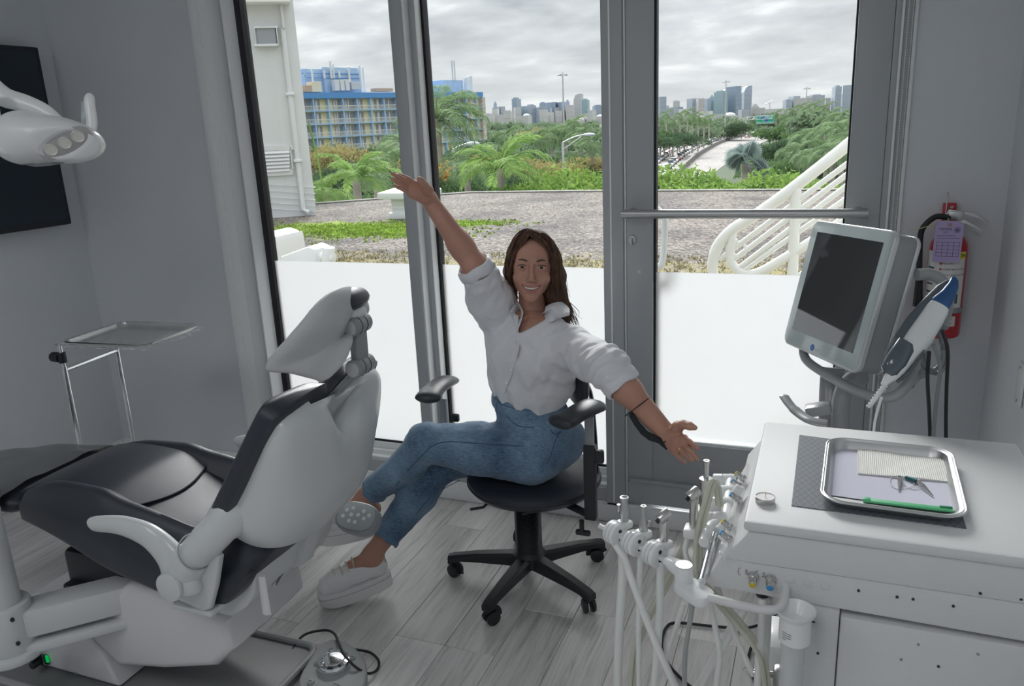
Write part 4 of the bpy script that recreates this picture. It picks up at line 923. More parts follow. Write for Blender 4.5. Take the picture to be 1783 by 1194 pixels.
def tree(kind, x, ytop, D_, rx, label, group=None, name='tree', cat='tree', rz=None, base=None, sy=1.0, core=True):
    """crown top at picture point x, ytop at distance D_; rx = crown radius in metres"""
    r_ = random.Random(x*7.7+ytop); p = at(x, ytop, D=D_); rr = rx
    t = thing(name, label, cat, (p.x, p.y, p.z-rr*sy*.95), r_.uniform(0, 6.28) if rz is None else rz, group)
    o = bpy.data.objects.new('crown', r_.choice(CR_[kind])); COL.objects.link(o); o.parent = t; o.scale = (rr, rr, rr*sy); o['kind'] = 'thing'
    g = bpy.data.objects.new('trunk', TRK); COL.objects.link(g); g.parent = t; h = max(.6, t.location.z-(GZ if base is None else base)); g.scale = (max(rr, 1.6), max(rr, 1.6), h); g.location.z = rr*sy*.1
    return t
# far tree line under the skyline
r = random.Random(21)
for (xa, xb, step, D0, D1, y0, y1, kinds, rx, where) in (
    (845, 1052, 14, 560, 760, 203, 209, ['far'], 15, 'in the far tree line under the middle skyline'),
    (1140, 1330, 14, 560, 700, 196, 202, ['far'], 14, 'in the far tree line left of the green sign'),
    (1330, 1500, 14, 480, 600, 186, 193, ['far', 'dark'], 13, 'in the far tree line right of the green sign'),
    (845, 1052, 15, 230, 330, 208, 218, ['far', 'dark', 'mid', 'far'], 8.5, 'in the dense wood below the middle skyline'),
    (850, 1052, 17, 120, 160, 222, 240, ['dark', 'mid', 'far', 'dark'], 6, 'in the middle distance of the middle window'),
    (880, 1052, 19, 70, 90, 246, 262, ['mid', 'dark', 'olive', 'mid'], 4, 'behind the leafy bushes in the middle window'),
    (1140, 1300, 15, 380, 450, 205, 212, ['far', 'mid', 'dark'], 9, 'along the far side of the traffic jam'),
    (1130, 1200, 12, 250, 290, 218, 226, ['dark', 'mid'], 6, 'at the left end of the highway wall'),
    (1345, 1500, 15, 200, 260, 196, 210, ['far', 'dark', 'mid'], 7, 'behind the palms at the right'),
    (1345, 1500, 16, 90, 120, 232, 255, ['mid', 'dark'], 4.5, 'above the stair railing'),
    (545, 690, 17, 90, 110, 236, 244, ['olive', 'dark', 'olive', 'mid'], 4.4, 'in front of the hotel'),
    (555, 690, 18, 50, 62, 262, 290, ['dark', 'mid', 'dark'], 3.6, 'below the hotel in the left window'),
    (735, 880, 18, 60, 80, 232, 262, ['mid', 'dark', 'olive'], 4, 'around the foot of the ringed palm'),
    (740, 900, 16, 30, 38, 285, 306, ['mid', 'dark'], 1.9, 'just beyond the roof edge below the palm'),
    (548, 690, 14, 26, 34, 312, 325, ['mid', 'dark'], 1.9, 'just beyond the roof edge at the left')):
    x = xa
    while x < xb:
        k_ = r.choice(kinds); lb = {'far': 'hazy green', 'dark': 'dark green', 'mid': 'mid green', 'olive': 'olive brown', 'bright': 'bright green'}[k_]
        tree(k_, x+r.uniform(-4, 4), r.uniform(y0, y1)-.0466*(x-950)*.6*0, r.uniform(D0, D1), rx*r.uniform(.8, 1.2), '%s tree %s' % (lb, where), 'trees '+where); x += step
for x, y, D_, rx in ((928, 215, 200, 4.5), (912, 218, 190, 4), (975, 262, 55, 2.2), (945, 268, 50, 2), (610, 238, 80, 4), (585, 240, 80, 3.5)):
    tree('olive', x, y, D_, rx, 'golden brown tree among the green ones in the %s window' % ('middle' if x > 700 else 'left'), 'golden brown trees')
# large-leaved bushes just beyond the roof edge
seagrapes = [(905, 296, 20, 1.38), (935, 286, 21, 1.74), (968, 274, 22, 1.89), (1002, 268, 21, 2.03), (1036, 264, 21, 2.17), (1075, 264, 22, 2.32), (955, 301, 19, 1.45), (1015, 296, 19, 1.59), (1050, 296, 19, 1.59),
             (1150, 268, 21, 2.03), (1178, 275, 21, 1.89), (1205, 286, 20, 1.74), (1232, 276, 21, 1.89), (1262, 272, 21, 2.03), (1295, 276, 21, 1.89), (1330, 286, 20, 1.74), (1160, 296, 18, 1.45), (1215, 300, 18, 1.45), (1270, 300, 18, 1.45), (1325, 302, 18, 1.45), (1365, 296, 21, 1.59), (1395, 292, 22, 1.74), (1430, 296, 22, 1.74), (1470, 296, 22, 1.89), (1120, 266, 22, 2.17)]
for i, (x, y, D_, rx) in enumerate(seagrapes):
    tree('bright', x, y, D_, rx, 'bright leafy bush just beyond the roof edge, %s' % ('in the middle window' if x < 1060 else 'through the glass door'), 'bright leafy bushes '+('in the middle window' if x < 1060 else 'through the glass door'), 'leafy_bush', 'bush')
# palms
def frond_mesh(name, m, L_, droop, nl=38, wl=.32, seed=0, lift=.6, wid=.05):
    R_ = random.Random(seed); path = []; a = lift; p = V((0, 0, 0)); n = 16
    for i in range(n+1): path.append(p.copy()); p = p+V((math.cos(a), 0, math.sin(a)))*(L_/n); a -= droop/n*(1+i/n)
    mb = MB(); mb.tube(path, [.022*L_*(1-.9*i/n)*.6 for i in range(n+1)], 5)
    for i in range(nl):
        t = (i+1.5)/(nl+1)*n; j = min(int(t), n-1); f_ = t-j; q = path[j].lerp(path[j+1], f_); d = (path[j+1]-path[j]).normalized()
        w = wl*L_*(.35+.65*math.sin(PI*min(1, (i+1)/nl*.93+.05)))
        for s in (-1, 1):
            side = V((0, s, 0)); up = d.cross(V((0, 1, 0))).normalized(); out = (side*.8+d*.55+up*R_.uniform(-.25, .1)).normalized()
            m1 = q+out*w*.5; m2 = q+out*w*.95+V((0, 0, -w*R_.uniform(.18, .42))); ww = d*wid*L_*.20*R_.uniform(.7, 1.1)
            mb.add([q-ww*.6, q+ww*.6, m1+ww, m2, m1-ww], [(0, 1, 2, 4), (4, 2, 3)])
    return mb.build(name, m, None, False)
FR = {}
for k_, m_, dr, nl, lf_ in (('palm', 'palm', 1.05, 28, .5), ('palmb', 'palmb', 1.05, 30, .5), ('far', 'palm', 1.1, 16, .5)):
    FR[k_] = [proto(frond_mesh('frond', LM[m_], 1.0, dr*(1+.12*j), nl, .30 if k_ != 'far' else .26, j, lf_, .085 if k_ != 'far' else .13)) for j in range(3)]
def fanfrond(m):
    mb = MB(); mb.tube([(0, 0, 0), (.55, 0, .06)], .012, 5)
    for i in range(23):
        a = math.radians(-125+250*i/22); d = V((math.cos(a), math.sin(a), 0)); s = V((-d.y, d.x, 0))*.034; q = V((.55, 0, .06))
        mb.add([q-s*.2, q+s*.2, q+d*.3+s+V((0, 0, .015)), q+d*.52+V((0, 0, -.04)), q+d*.3-s+V((0, 0, .015))], [(0, 1, 2, 4), (4, 2, 3)])
    return mb.build('frond', m, None, False)
FAN = {'silver': proto(fanfrond(LM['silver'])), 'mid': proto(fanfrond(LM['mid']))}
def palm(kind, x, y, D_, size, nf, label, group=None, tr=.14, lean=0.0, base=None, seed=1, tilt=(.1, 1.35), crownshaft=None, fr=None):
    """centre of the crown at picture point x, y"""
    R_ = random.Random(seed+int(x)); p = at(x, y, D=D_); b = GZ if base is None else base; H = p.z-b
    t = thing('palm', label, 'palm', (p.x, p.y, p.z), 0, group)
    ln = V((lean*H, 0, -H)); path = catmull([(0, 0, .1*size*.3), (ln.x*.3, 0, -H*.4), (ln.x, 0, -H)], 5)
    MB().tube(path, [tr*(1+.35*i/(len(path)-1)) for i in range(len(path))], 9).build('trunk', bark, t)
    if crownshaft: MB().cyl((0, 0, -crownshaft), (0, 0, .1), tr*1.1, tr*.6, n=10).build('crown_shaft', LM['palmb'], t)
    for i in range(nf):
        if kind in FAN: me = FAN[kind]
        else: me = R_.choice(FR[kind])
        o = bpy.data.objects.new('frond', me); COL.objects.link(o); o.parent = t; u_ = i/(nf-1) if nf > 1 else .5
        el = tilt[0]+(tilt[1]-tilt[0])*((i*.618) % 1.0); az = i*2.39996+R_.uniform(-.2, .2)
        if fr: az, el = fr[i]
        s = size*R_.uniform(.85, 1.1); o.scale = (s, s, s)
        o.rotation_euler = (R_.uniform(-.3, .3), -el+.5, az) if kind not in FAN else (R_.uniform(-1.4, 1.4), -el, az)
    return t
def fr_(*a): return [(math.radians(x), math.radians(y)) for x, y in a]
# nearest palms
palm('palm', 760, 210, 33, 2.5, 15, 'tall ringed palm with swept fronds and orange fruit left of the raised hand', None, .17, 0, fr=fr_((0, 50), (15, 75), (-10, 25), (20, 5), (60, 60), (100, 88), (170, 55), (190, 20), (200, 80), (-40, 35), (-90, 60), (240, 40), (-30, -5), (130, 30), (10, 38)), tilt=(-.2, 1.2), seed=3)
fruit = [o for o in COL.objects if o.name.startswith('palm') and 'orange fruit' in (o.get('label') or '')][0]
mb = MB(); r = random.Random(2); pz = at(772, 298, D=32.6)-fruit.location
for _ in range(130): mb.ball(pz+V((r.gauss(0, .18), r.gauss(0, .12), r.gauss(0, .18))), .05, 6, 4)
o = mb.build('fruit_cluster', mat('palm_fruit', (.72, .42, .10), .6, var=.2, vscale=5), fruit); o['label'] = 'orange hanging fruit cluster'
palm('palmb', 872, 296, 20, 1.5, 13, 'low bright palm whose arching fronds rise over the roof edge, middle window', None, .10, 0, fr=fr_((5, 75), (25, 50), (170, 45), (185, 15), (0, 30), (-12, 8), (150, 70), (60, 85), (200, 60), (-60, 40), (-120, 35), (90, 40), (120, 20), (-20, 55), (178, 80)), tilt=(-.1, 1.4), seed=5)
palm('palmb', 620, 312, 19, 1.15, 14, 'bright arching palm just beyond the roof edge in the left window', None, .10, 0, seed=8, fr=fr_((0, 60), (20, 40), (-15, 20), (160, 60), (175, 30), (60, 80), (100, 50), (-60, 45), (-100, 65), (200, 75), (230, 30), (5, 80), (140, 15), (-30, 50)))
palm('palmb', 570, 330, 17, .85, 11, 'low palm at the foot of the stucco tower', None, .10, 0, seed=9)
palm('palm', 706, 250, 26, 1.5, 10, 'palm half hidden behind the window mullion', None, .12, 0, seed=12, tilt=(0, 1.1))
palm('palm', 655, 300, 24, 1.35, 11, 'dusty green palm between the bright palm and the mullion', None, .12, 0, seed=14)
palm('palm', 812, 285, 30, 1.5, 11, 'dark palm behind the street lamp', None, .12, 0, seed=15)
palm('silver', 1300, 286, 30, .95, 30, 'silver blue fan palm standing over the bushes by the highway', None, .18, 0, seed=17, tilt=(-.4, 1.35))
# mid-distance palms
for i, (x, y, D_, s, lb) in enumerate(((745 , 200, 60, 3, 'thin palm against the hotel'), (985, 222, 120, 5, 'palm above the wood in the middle window'), (1012, 232, 110, 5, 'palm near the right edge of the middle window'), (960, 232, 115, 5, 'palm left of the street lamp'), (1000, 212, 160, 5.5, 'tallest crown in the wood of the middle window'), (935, 236, 95, 4.2, 'palm over the golden tree'), (1030, 245, 80, 3.6, 'palm low by the door frame'), (880, 235, 100, 4.5, 'palm behind the low bright palm'))):
    palm('far', x, y, D_, s*.62, 14, lb, None, .2, 0, seed=30+i, tilt=(-.3, 1.2))
for i, (x, y, D_) in enumerate(((1160, 196, 330), (1184, 198, 300), (1197, 194, 310), (1206, 200, 290), (1216, 202, 300), (1226, 206, 330), (1172, 208, 270), (1235, 204, 340), (1150, 206, 280), (1352, 196, 300), (1366, 200, 280), (1380, 190, 240), (1396, 184, 220), (1408, 188, 210), (1420, 182, 200), (1436, 186, 190), (1450, 196, 170), (1372, 210, 220), (1390, 204, 190), (1412, 202, 160), (1440, 206, 150), (1465, 200, 140))):
    palm('far', x, y, D_, 3.9 if x < 1300 else 3.4, 12, 'palm in the row %s' % ('behind the traffic jam' if x < 1300 else 'right of the green sign'), 'palms '+('behind the traffic jam' if x < 1300 else 'right of the green sign'), .25, 0, seed=50+i, tilt=(-.6, 1.1))
for i, (x, y, D_, s) in enumerate(((1442, 232, 55, 3.2), (1412, 236, 60, 3.2), (1470, 222, 50, 3.2), (1390, 262, 50, 2.6), (1452, 262, 40, 2.4), (1420, 270, 42, 2.3), (1490, 240, 45, 3))):
    palm('palm', x, y, D_, s*.68, 14, ['broad palm above the railing, nearest the green sign', 'palm crown left of the broad palm by the railing', 'palm crown touching the right door stile', 'low palm at the left of the railing top', 'palm directly over the railing rail', 'low palm between two taller palms by the railing', 'palm mostly hidden behind the right door stile'][i], None, .14, 0, seed=80+i, tilt=(-.2, 1.1))
tree('dark', 1372, 226, 120, 4.5, 'dark dense tree at the right edge of the highway'); tree('dark', 1355, 232, 110, 3.5, 'small dark tree just left of the dense highway tree'); tree('mid', 1345, 262, 40, 1.5, 'round green shrub right of the silver palm')
tree('far', 1435, 178, 160, 7, 'feathery tall tree rising behind the palms at the right')
# thin bare branch by the tower
wi = thing('young_palm_leaf', 'thin pale leaf stem rising beside the stucco tower', 'plant')
MB().tube(catmull([at(562, 330, D=16), at(552, 270, D=16), at(537, 213, D=16)], 5), [.02]*10+[.006], 5).build('stem', LM['palmb'], wi)
# gulls
for (x, y) in ((526, 128), (529, 133)):
    b = thing('bird', 'small dark bird in the sky beside the tower', 'bird', at(x, y, D=60), 0, 'birds in the sky'); MB().add([(-.25, 0, .06), (0, -.05, 0), (0, .05, .0), (.25, 0, .08), (0, 0, -.03)], [(0, 1, 4), (0, 4, 2), (1, 3, 4), (4, 3, 2), (0, 2, 1), (1, 2, 3)]).build('body', M['rubber'], b)

# ---- labels: neighbours that look alike are told apart by their order from the left
ORD = ['first', 'second', 'third', 'fourth', 'fifth', 'sixth', 'seventh', 'eighth', 'ninth', 'tenth', 'eleventh', 'twelfth', 'thirteenth', 'fourteenth', 'fifteenth', 'sixteenth', 'seventeenth', 'eighteenth', 'nineteenth', 'twentieth', 'twenty-first', 'twenty-second', 'twenty-third', 'twenty-fourth', 'twenty-fifth', 'twenty-sixth', 'twenty-seventh', 'twenty-eighth', 'twenty-ninth', 'thirtieth']
same = {}
for o in COL.objects:
    if o.parent is None and o.get('group') and o.get('label'): same.setdefault(o['label'], []).append(o)
for lb, os_ in same.items():
    if len(os_) > 1:
        os_.sort(key=lambda o: math.atan2(o.location.x, o.location.y))
        for i, o in enumerate(os_): o['label'] = '%s from left: %s' % (ORD[min(i, 29)], lb)
# ================================================================== DENTAL CHAIR
YC = 1.62
def gridmesh(name, fn, nu, nv, m, parent=None, closed_u=True, caps=True, mi=None):
    vs = [fn(i/nu if closed_u else i/(nu-1), j/(nv-1)) for j in range(nv) for i in range(nu)]; fs = []
    for j in range(nv-1):
        for i in range(nu if closed_u else nu-1): i2 = (i+1) % nu; fs.append((j*nu+i, j*nu+i2, (j+1)*nu+i2, (j+1)*nu+i))
    if caps and closed_u: fs.append(tuple(range(nu))[::-1]); fs.append(tuple((nv-1)*nu+i for i in range(nu)))
    mb = MB(); mb.add(vs, fs); return mb.build(name, m, parent, True, math.radians(50))
def lerpt(tab, x):
    """smooth (monotone cubic) table lookup"""
    if x <= tab[0][0]: return tab[0][1]
    if x >= tab[-1][0]: return tab[-1][1]
    n = len(tab); sl = [(tab[i+1][1]-tab[i][1])/(tab[i+1][0]-tab[i][0]) for i in range(n-1)]
    for i in range(n-1):
        if x <= tab[i+1][0]:
            def tg(k):
                if k == 0: return sl[0]
                if k == n-1: return sl[-1]
                return 0 if sl[k-1]*sl[k] <= 0 else 2*sl[k-1]*sl[k]/(sl[k-1]+sl[k])
            h_ = tab[i+1][0]-tab[i][0]; t = (x-tab[i][0])/h_; t2 = t*t; t3 = t2*t
            return (2*t3-3*t2+1)*tab[i][1]+(t3-2*t2+t)*h_*tg(i)+(-2*t3+3*t2)*tab[i+1][1]+(t3-t2)*h_*tg(i+1)
dc = thing('dental_chair', 'black upholstered dental chair with white shell back and white armrests', 'dental chair', (0, 0, 0))
shellm = mat('chair_shell_white', (.60, .625, .635), .3, coat=.25)
basem = mat('chair_base_white', (.66, .66, .675), .28, coat=.2)
# backrest: plane tilted back, v runs up the back
BP0 = V((-1.375, YC, .635)); BUP = V((.27, 0, .42)).normalized(); BNR = V((.42, 0, -.27)).normalized()   # BNR points to the rear
wtab = [(0, .17), (.03, .215), (.10, .238), (.22, .232), (.32, .232), (.39, .222), (.415, .195), (.43, .13)]
btab = [(0, .10), (.04, .150), (.15, .165), (.28, .125), (.38, .075), (.43, .03)]
def topcut(y, v, dep): return -dep*math.exp(-(y/.048)**2)*v**5
def shell(u, v):
    s = v*.43; w = lerpt(wtab, s); b = lerpt(btab, s); a = 2*PI*u; c, sn = math.cos(a), math.sin(a)
    y = w*math.copysign(abs(c)**.8, c); d = b*abs(sn)**.75 if sn > 0 else -.012*abs(sn)**.5
    s += topcut(y, v, .10)
    return BP0+BUP*s+BNR*d+V((0, y, 0))
gridmesh('backrest_shell', shell, 56, 60, shellm, dc)
# the pad, wrapping round the shell edge
wt2 = [(-.04, .14), (0, .225), (.10, .256), (.22, .250), (.32, .246), (.40, .238), (.44, .205), (.455, .14)]
def pad(u, v):
    s = -.04+v*.495; w = lerpt(wt2, s); a = 2*PI*u; c, sn = math.cos(a), math.sin(a)
    th = .060 if s > -.0 else .045; y = w*math.copysign(abs(c)**.55, c)
    e = min(1.0, (v*14)**.5, ((1-v)*14)**.5)
    side = (abs(y)/max(w, .01))**2
    d = (-.006-.042*abs(sn)**.5-.018*side) if sn < 0 else -.006+.018*abs(sn)**.6; s += topcut(y, v, .065)
    if s < .42: d += 0
    return BP0+BUP*s+BNR*(d*e-.006)+V((0, y*min(1, .6+.4*e), 0))
gridmesh('backrest_pad', pad, 56, 56, M['blk'], dc)
# seat pad: profile along x, bolsters at the sides, sloping down to the knees at the front
sx0, sx1 = -2.19, -1.285
ztop = [(sx0, .625), (-2.12, .655), (-1.98, .672), (-1.85, .668), (-1.74, .632), (-1.60, .585), (-1.47, .565), (-1.36, .59), (sx1, .61)]
zbot = [(sx0, .560), (-2.06, .545), (-1.92, .512), (-1.79, .475), (-1.60, .435), (-1.52, .40), (-1.43, .42), (-1.34, .49), (sx1, .565)]
bol = [(sx0, .0), (-2.05, .022), (-1.9, .034), (-1.78, .045), (-1.6, .072), (-1.47, .070), (sx1, .03)]
swid = [(sx0, .185), (-2.14, .205), (-1.95, .225), (-1.7, .242), (-1.45, .242), (-1.34, .21), (sx1, .15)]
def lin(tab, x):
    return lerpt(tab, x)
def seat(u, v):
    x = sx0+(sx1-sx0)*v; w = lin(swid, x); a = 2*PI*u; c, sn = math.cos(a), math.sin(a); y = w*math.copysign(abs(c)**.6, c); zt, zb = lin(ztop, x), lin(zbot, x)
    q = abs(y)/w
    if sn > 0:
        z = zb+.03+(zt-zb-.03)*abs(sn)**.45+lin(bol, x)*max(0, math.sin(min(1, max(0, (q-.52)/.44))*PI))**1.2
    else: z = zb+.03-.03*abs(sn)**.5
    e = min(1, (v*16)**.5, ((1-v)*16)**.5); zm = (zt+zb)/2
    return V((x, YC+y*(.75+.25*e), zm+(z-zm)*e))
gridmesh('seat_pad', seat, 72, 64, M['blk'], dc)
# raised thigh section on the seat, its edges are the visible seams
def thigh(u, v):
    x = -2.185+.42*v+.05*math.sin(PI*u)*v; y = YC+(-.165+.33*u)*(1+.06*v)
    zt = lin(ztop, x)+.004+.016*math.sin(PI*min(1, v*1.02))**.5*math.sin(PI*u)**.4
    return V((x, y, zt))
def thick(fn, nu, nv, t):
    vs = [fn(i/(nu-1), j/(nv-1)) for j in range(nv) for i in range(nu)]; n = len(vs); vs += [p-V((0, 0, t)) for p in vs]; fs = []
    for j in range(nv-1):
        for i in range(nu-1): a = j*nu+i; fs.append((a, a+1, a+nu+1, a+nu)); fs.append((n+a+nu, n+a+nu+1, n+a+1, n+a))
    for j in range(nv-1): a = j*nu; fs.append((a, a+nu, n+a+nu, n+a)); a += nu-1; fs.append((a+nu, a, n+a, n+a+nu))
    for i in range(nu-1): fs.append((i+1, i, n+i, n+i+1)); a = (nv-1)*nu+i; fs.append((a, a+1, n+a+1, n+a))
    return MB().add(vs, fs)
thick(thigh, 30, 30, .02).build('thigh_cushion', M['blk'], dc)
MB().tube([V((-1.765+.05*math.sin(PI*i/20), YC-.175+.35*i/20, lin(ztop, -1.765+.05*math.sin(PI*i/20))+.004)) for i in range(21)], .003, 6).build('seam', M['rubber'], dc)
for s in (-1, 1):
    MB().tube([V((x, YC+s*(lin(swid, x)*.985+.000), lin(zbot, x)*.52+lin(ztop, x)*.48-.012)) for x in [-2.12+.80*i/30 for i in range(31)]], .0022, 6).build('seam', M['rubber'], dc)
# leg rest with clear grey cover
def leg(u, v):
    x = -2.80+.64*v; a = 2*PI*u; c, sn = math.cos(a), math.sin(a); w = .195*(1-.25*(1-min(1, v*4))**2); y = w*math.copysign(abs(c)**.6, c); e = min(1, (v*14)**.5, ((1-v)*14)**.5)
    zc = .595-.10*(1-v)**1.6; z = zc+.035*math.copysign(abs(sn)**.6, sn)*e; return V((x, YC+y*(.8+.2*e), z))
gridmesh('leg_rest', leg, 40, 30, M['blk'], dc)
cov = mat('smoky_plastic_cover', (.17, .185, .20), .2, spec=.7, alpha=.74, bump=.3, bscale=6)
def cover(u, v):
    x = -2.83+.62*v; a = PI*u; c, sn = math.cos(a), math.sin(a); w = .225; y = w*math.copysign(abs(c)**.5, c)
    zc = .605-.10*(1-v)**1.6; z = zc-.06+.10*abs(sn)**.35+.003*math.sin(y*60+x*22); return V((x, YC+y, z))
def cvx(u, v): return cover(u, v)
o = MB(); nu, nv = 30, 20; vs = [cover(i/(nu-1), j/(nv-1)) for j in range(nv) for i in range(nu)]; vs2 = [p+(V((-2.5, YC, .5))-p)*.008 for p in vs]; n_ = len(vs)
fs = []
for j in range(nv-1):
    for i in range(nu-1): a = j*nu+i; fs += [(a, a+1, a+nu+1, a+nu), (n_+a+nu, n_+a+nu+1, n_+a+1, n_+a)]
for i in range(nu-1): fs += [(i, n_+i, n_+i+1, i+1), ((nv-1)*nu+i, (nv-1)*nu+i+1, n_+(nv-1)*nu+i+1, n_+(nv-1)*nu+i)]
cvt = tag(MB().add(vs+vs2, fs).build('foot_cover', cov, None, True, 1.2), 'smoky clear plastic cover over the foot end of the dental chair', 'cover')
# under-seat frame
MB().prism([(-1.66, .47), (-1.60, .425), (-1.50, .372), (-1.43, .372), (-1.37, .415), (-1.335, .465), (-1.32, .525), (-1.345, .525), (-1.37, .48), (-1.42, .45), (-1.52, .44)], .36, (0, YC+.18, 0), (1, 0, 0), (0, 0, 1), .012).build('seat_frame', shellm, dc)
MB().prism([(-1.375, .42), (-1.325, .44), (-1.29, .54), (-1.265, .63), (-1.295, .63), (-1.34, .52)], .07, (0, YC+.07, 0), (1, 0, 0), (0, 0, 1), .01).build('back_bracket', shellm, dc)
# armrests
for s, y in ((-1, 1.335), (1, 1.905)):
    nm = 'armrest'
    pth = catmull([V((x, y, z)) for x, z in ((-1.752, .653), (-1.735, .660), (-1.66, .670), (-1.60, .667), (-1.545, .652), (-1.50, .618), (-1.475, .580), (-1.47, .545), (-1.472, .515))], 5)
    n = len(pth); rr = [lerpt([(0, .008), (.06, .017), (.25, .026), (.45, .034), (.65, .044), (.85, .058), (.93, .060), (1, .045)], i/(n-1)) for i in range(n)]
    a = MB().tube(pth, rr, 22, sx=.62 if False else 1.0, sy=1.0, up=(0, 1, 0)).build(nm, shellm, dc)
    for v in a.data.vertices: v.co.y = y+(v.co.y-y)*.62
    MB().cyl((-1.472, y+s*.030, .545), (-1.472, y+s*.044, .545), .0385, n=30, bev=.004).build('pivot_cap', shellm, a)
    MB().tube([(-1.472+.030*math.cos(t), y+s*.0405, .545+.030*math.sin(t)) for t in [-1.9+i*.12 for i in range(24)]], .0014, 5).build('cap_seam', M['rubber'], a)
    # sweeping link from pivot to the shell and the V bracket below
    MB().tube(catmull([V((-1.46, y-s*.01, .565)), V((-1.425, y-s*.012, .615)), V((-1.385, y-s*.02, .655)), V((-1.350, y-s*.050, .695)), V((-1.31, y-s*.14, .76))], 6), [.046]*6+[.043]*6+[.045]*6+[.050+.004*i for i in range(7)], 24).build('arm_link', shellm, dc)
    MB().tube([(-1.415+.05*math.cos(t)*.55, y-s*.012+.051*math.sin(t), .628-.05*math.cos(t)*.75) for t in [2*PI*i/28 for i in range(28)]], .0022, 6, closed=True).build('link_ring', mat('shell_groove', (.30, .32, .33), .5), dc)
    MB().prism([(-1.56, .482), (-1.43, .452), (-1.405, .462), (-1.375, .53), (-1.345, .62), (-1.39, .66), (-1.47, .60), (-1.53, .53)], .022, (0, y-s*.022+(.011), 0), (1, 0, 0), (0, 0, 1), .006).build('arm_bracket', shellm, dc)
    MB().bb(-1.53, -1.40, min(y-s*.01, YC+s*.15), max(y-s*.01, YC+s*.15), .440, .455, .004).build('bracket_foot', shellm, dc)
# base linkage cover and front pedestal
MB().prism([(-2.045, .222), (-1.985, .160), (-1.905, .098), (-1.72, .130), (-1.525, .185), (-1.455, .255), (-1.462, .345), (-1.53, .385), (-1.62, .405), (-1.80, .402), (-1.93, .315)], .35, (0, YC+.175, 0), (1, 0, 0), (0, 0, 1), .026, 4).build('lift_arm_cover', basem, dc)
MB().prism([(-1.60, .36), (-1.50, .34), (-1.43, .36), (-1.40, .40), (-1.45, .44), (-1.60, .45)], .30, (0, YC+.15, 0), (1, 0, 0), (0, 0, 1), .02, 3).build('seat_mount', basem, dc)
cp = catmull([V((x, 0, z)) for x, z in ((-2.385, .03), (-2.375, .10), (-2.34, .18), (-2.25, .27), (-2.15, .305), (-2.06, .285), (-2.04, .235), (-2.00, .185), (-1.95, .12), (-1.915, .03))], 4)
MB().prism([(p.x, p.z) for p in cp], .36, (0, YC+.18, 0), (1, 0, 0), (0, 0, 1), .018, 3).build('pedestal_cover', basem, dc)
MB().bb(-2.12, -1.72, YC-.12, YC+.12, .14, .43, .02).build('lift_mechanism', M['dplas'], dc)
MB().bb(-2.10, -1.80, YC-.155, YC+.16, .29, .335, .01).build('rubber_bellows', M['dplas'], dc)
pl = [(x, y) for x, y in rrect(1.03, .46, .05, 6, -1.945, 1.575)]
bpm = mat('grey_base_plate', (.20, .21, .21), .45, bump=.5, bscale=350)
MB().prism(pl, .022, (0, 0, .001), (1, 0, 0), (0, 1, 0), .005).build('base_plate', bpm, dc)
MB().tube([V((x, y, .026)) for x, y in rrect(1.012, .442, .045, 6, -1.945, 1.575)], .011, 8, closed=True).build('base_plate_rim', mat('rim_grey', (.34, .35, .35), .35), dc)
# power socket and green switch on the pedestal, screw
for (x, y, w, h, m_, nm) in ((68, 1143, .024, .052, M['dplas'], 'power_socket'), (82, 1147, .016, .034, M['dplas'], 'switch_frame')):
    c = at(x, y, Y=YC-.18); MB().box(c+V((0, -.002, 0)), (w, .008, h), .002).build(nm, m_, dc)
c = at(82, 1147, Y=YC-.187); MB().box(c, (.010, .005, .024), .001).build('green_switch', mat('green_lit_switch', (.0, .25, .05), .3, emit=(.0, .6, .12, .5)), dc)
c = at(68, 1143, Y=YC-.19); MB().cyl(c+V((0, 0, .012)), c+V((0, -.03, .012)), .012, n=14, bev=.003).cyl(c+V((0, 0, -.014)), c+V((0, -.03, -.014)), .012, n=14, bev=.003).build('power_plug', M['rubber'], dc)
for (x, y) in ((133, 1172), (87, 1075)): c = at(x, y, Y=YC-.18); MB().cyl(c+V((0, .004, 0)), c+V((0, -.003, 0)), .005, n=10).build('screw', M['steelr'], dc)
# release lever and label on the rear
a = at(447, 1003, X=-1.235); b = at(462, 1072, X=-1.235)
lev = at(455, 1002, Y=1.425); lv2 = at(465, 1068, Y=1.425)
MB().tube([lev, lev.lerp(lv2, .5), lv2], [.012, .013, .014], 12, sx=1, sy=.5, up=(0, 1, 0)).build('release_lever', basem, dc)
c = at(487, 1003, Y=1.56); lbl = MB().box(c, (.004, .07, .018), .001, Matrix.Rotation(math.radians(28), 3, 'X')).build('maker_label', mat('label_paper', (.55, .56, .56), .6), dc)
for k in range(2): MB().box(c+V((.0026, 0, .004-.007*k)), (.0006, .05, .0025), 0, Matrix.Rotation(math.radians(28), 3, 'X')).build('label_print', M['rubber'], lbl)
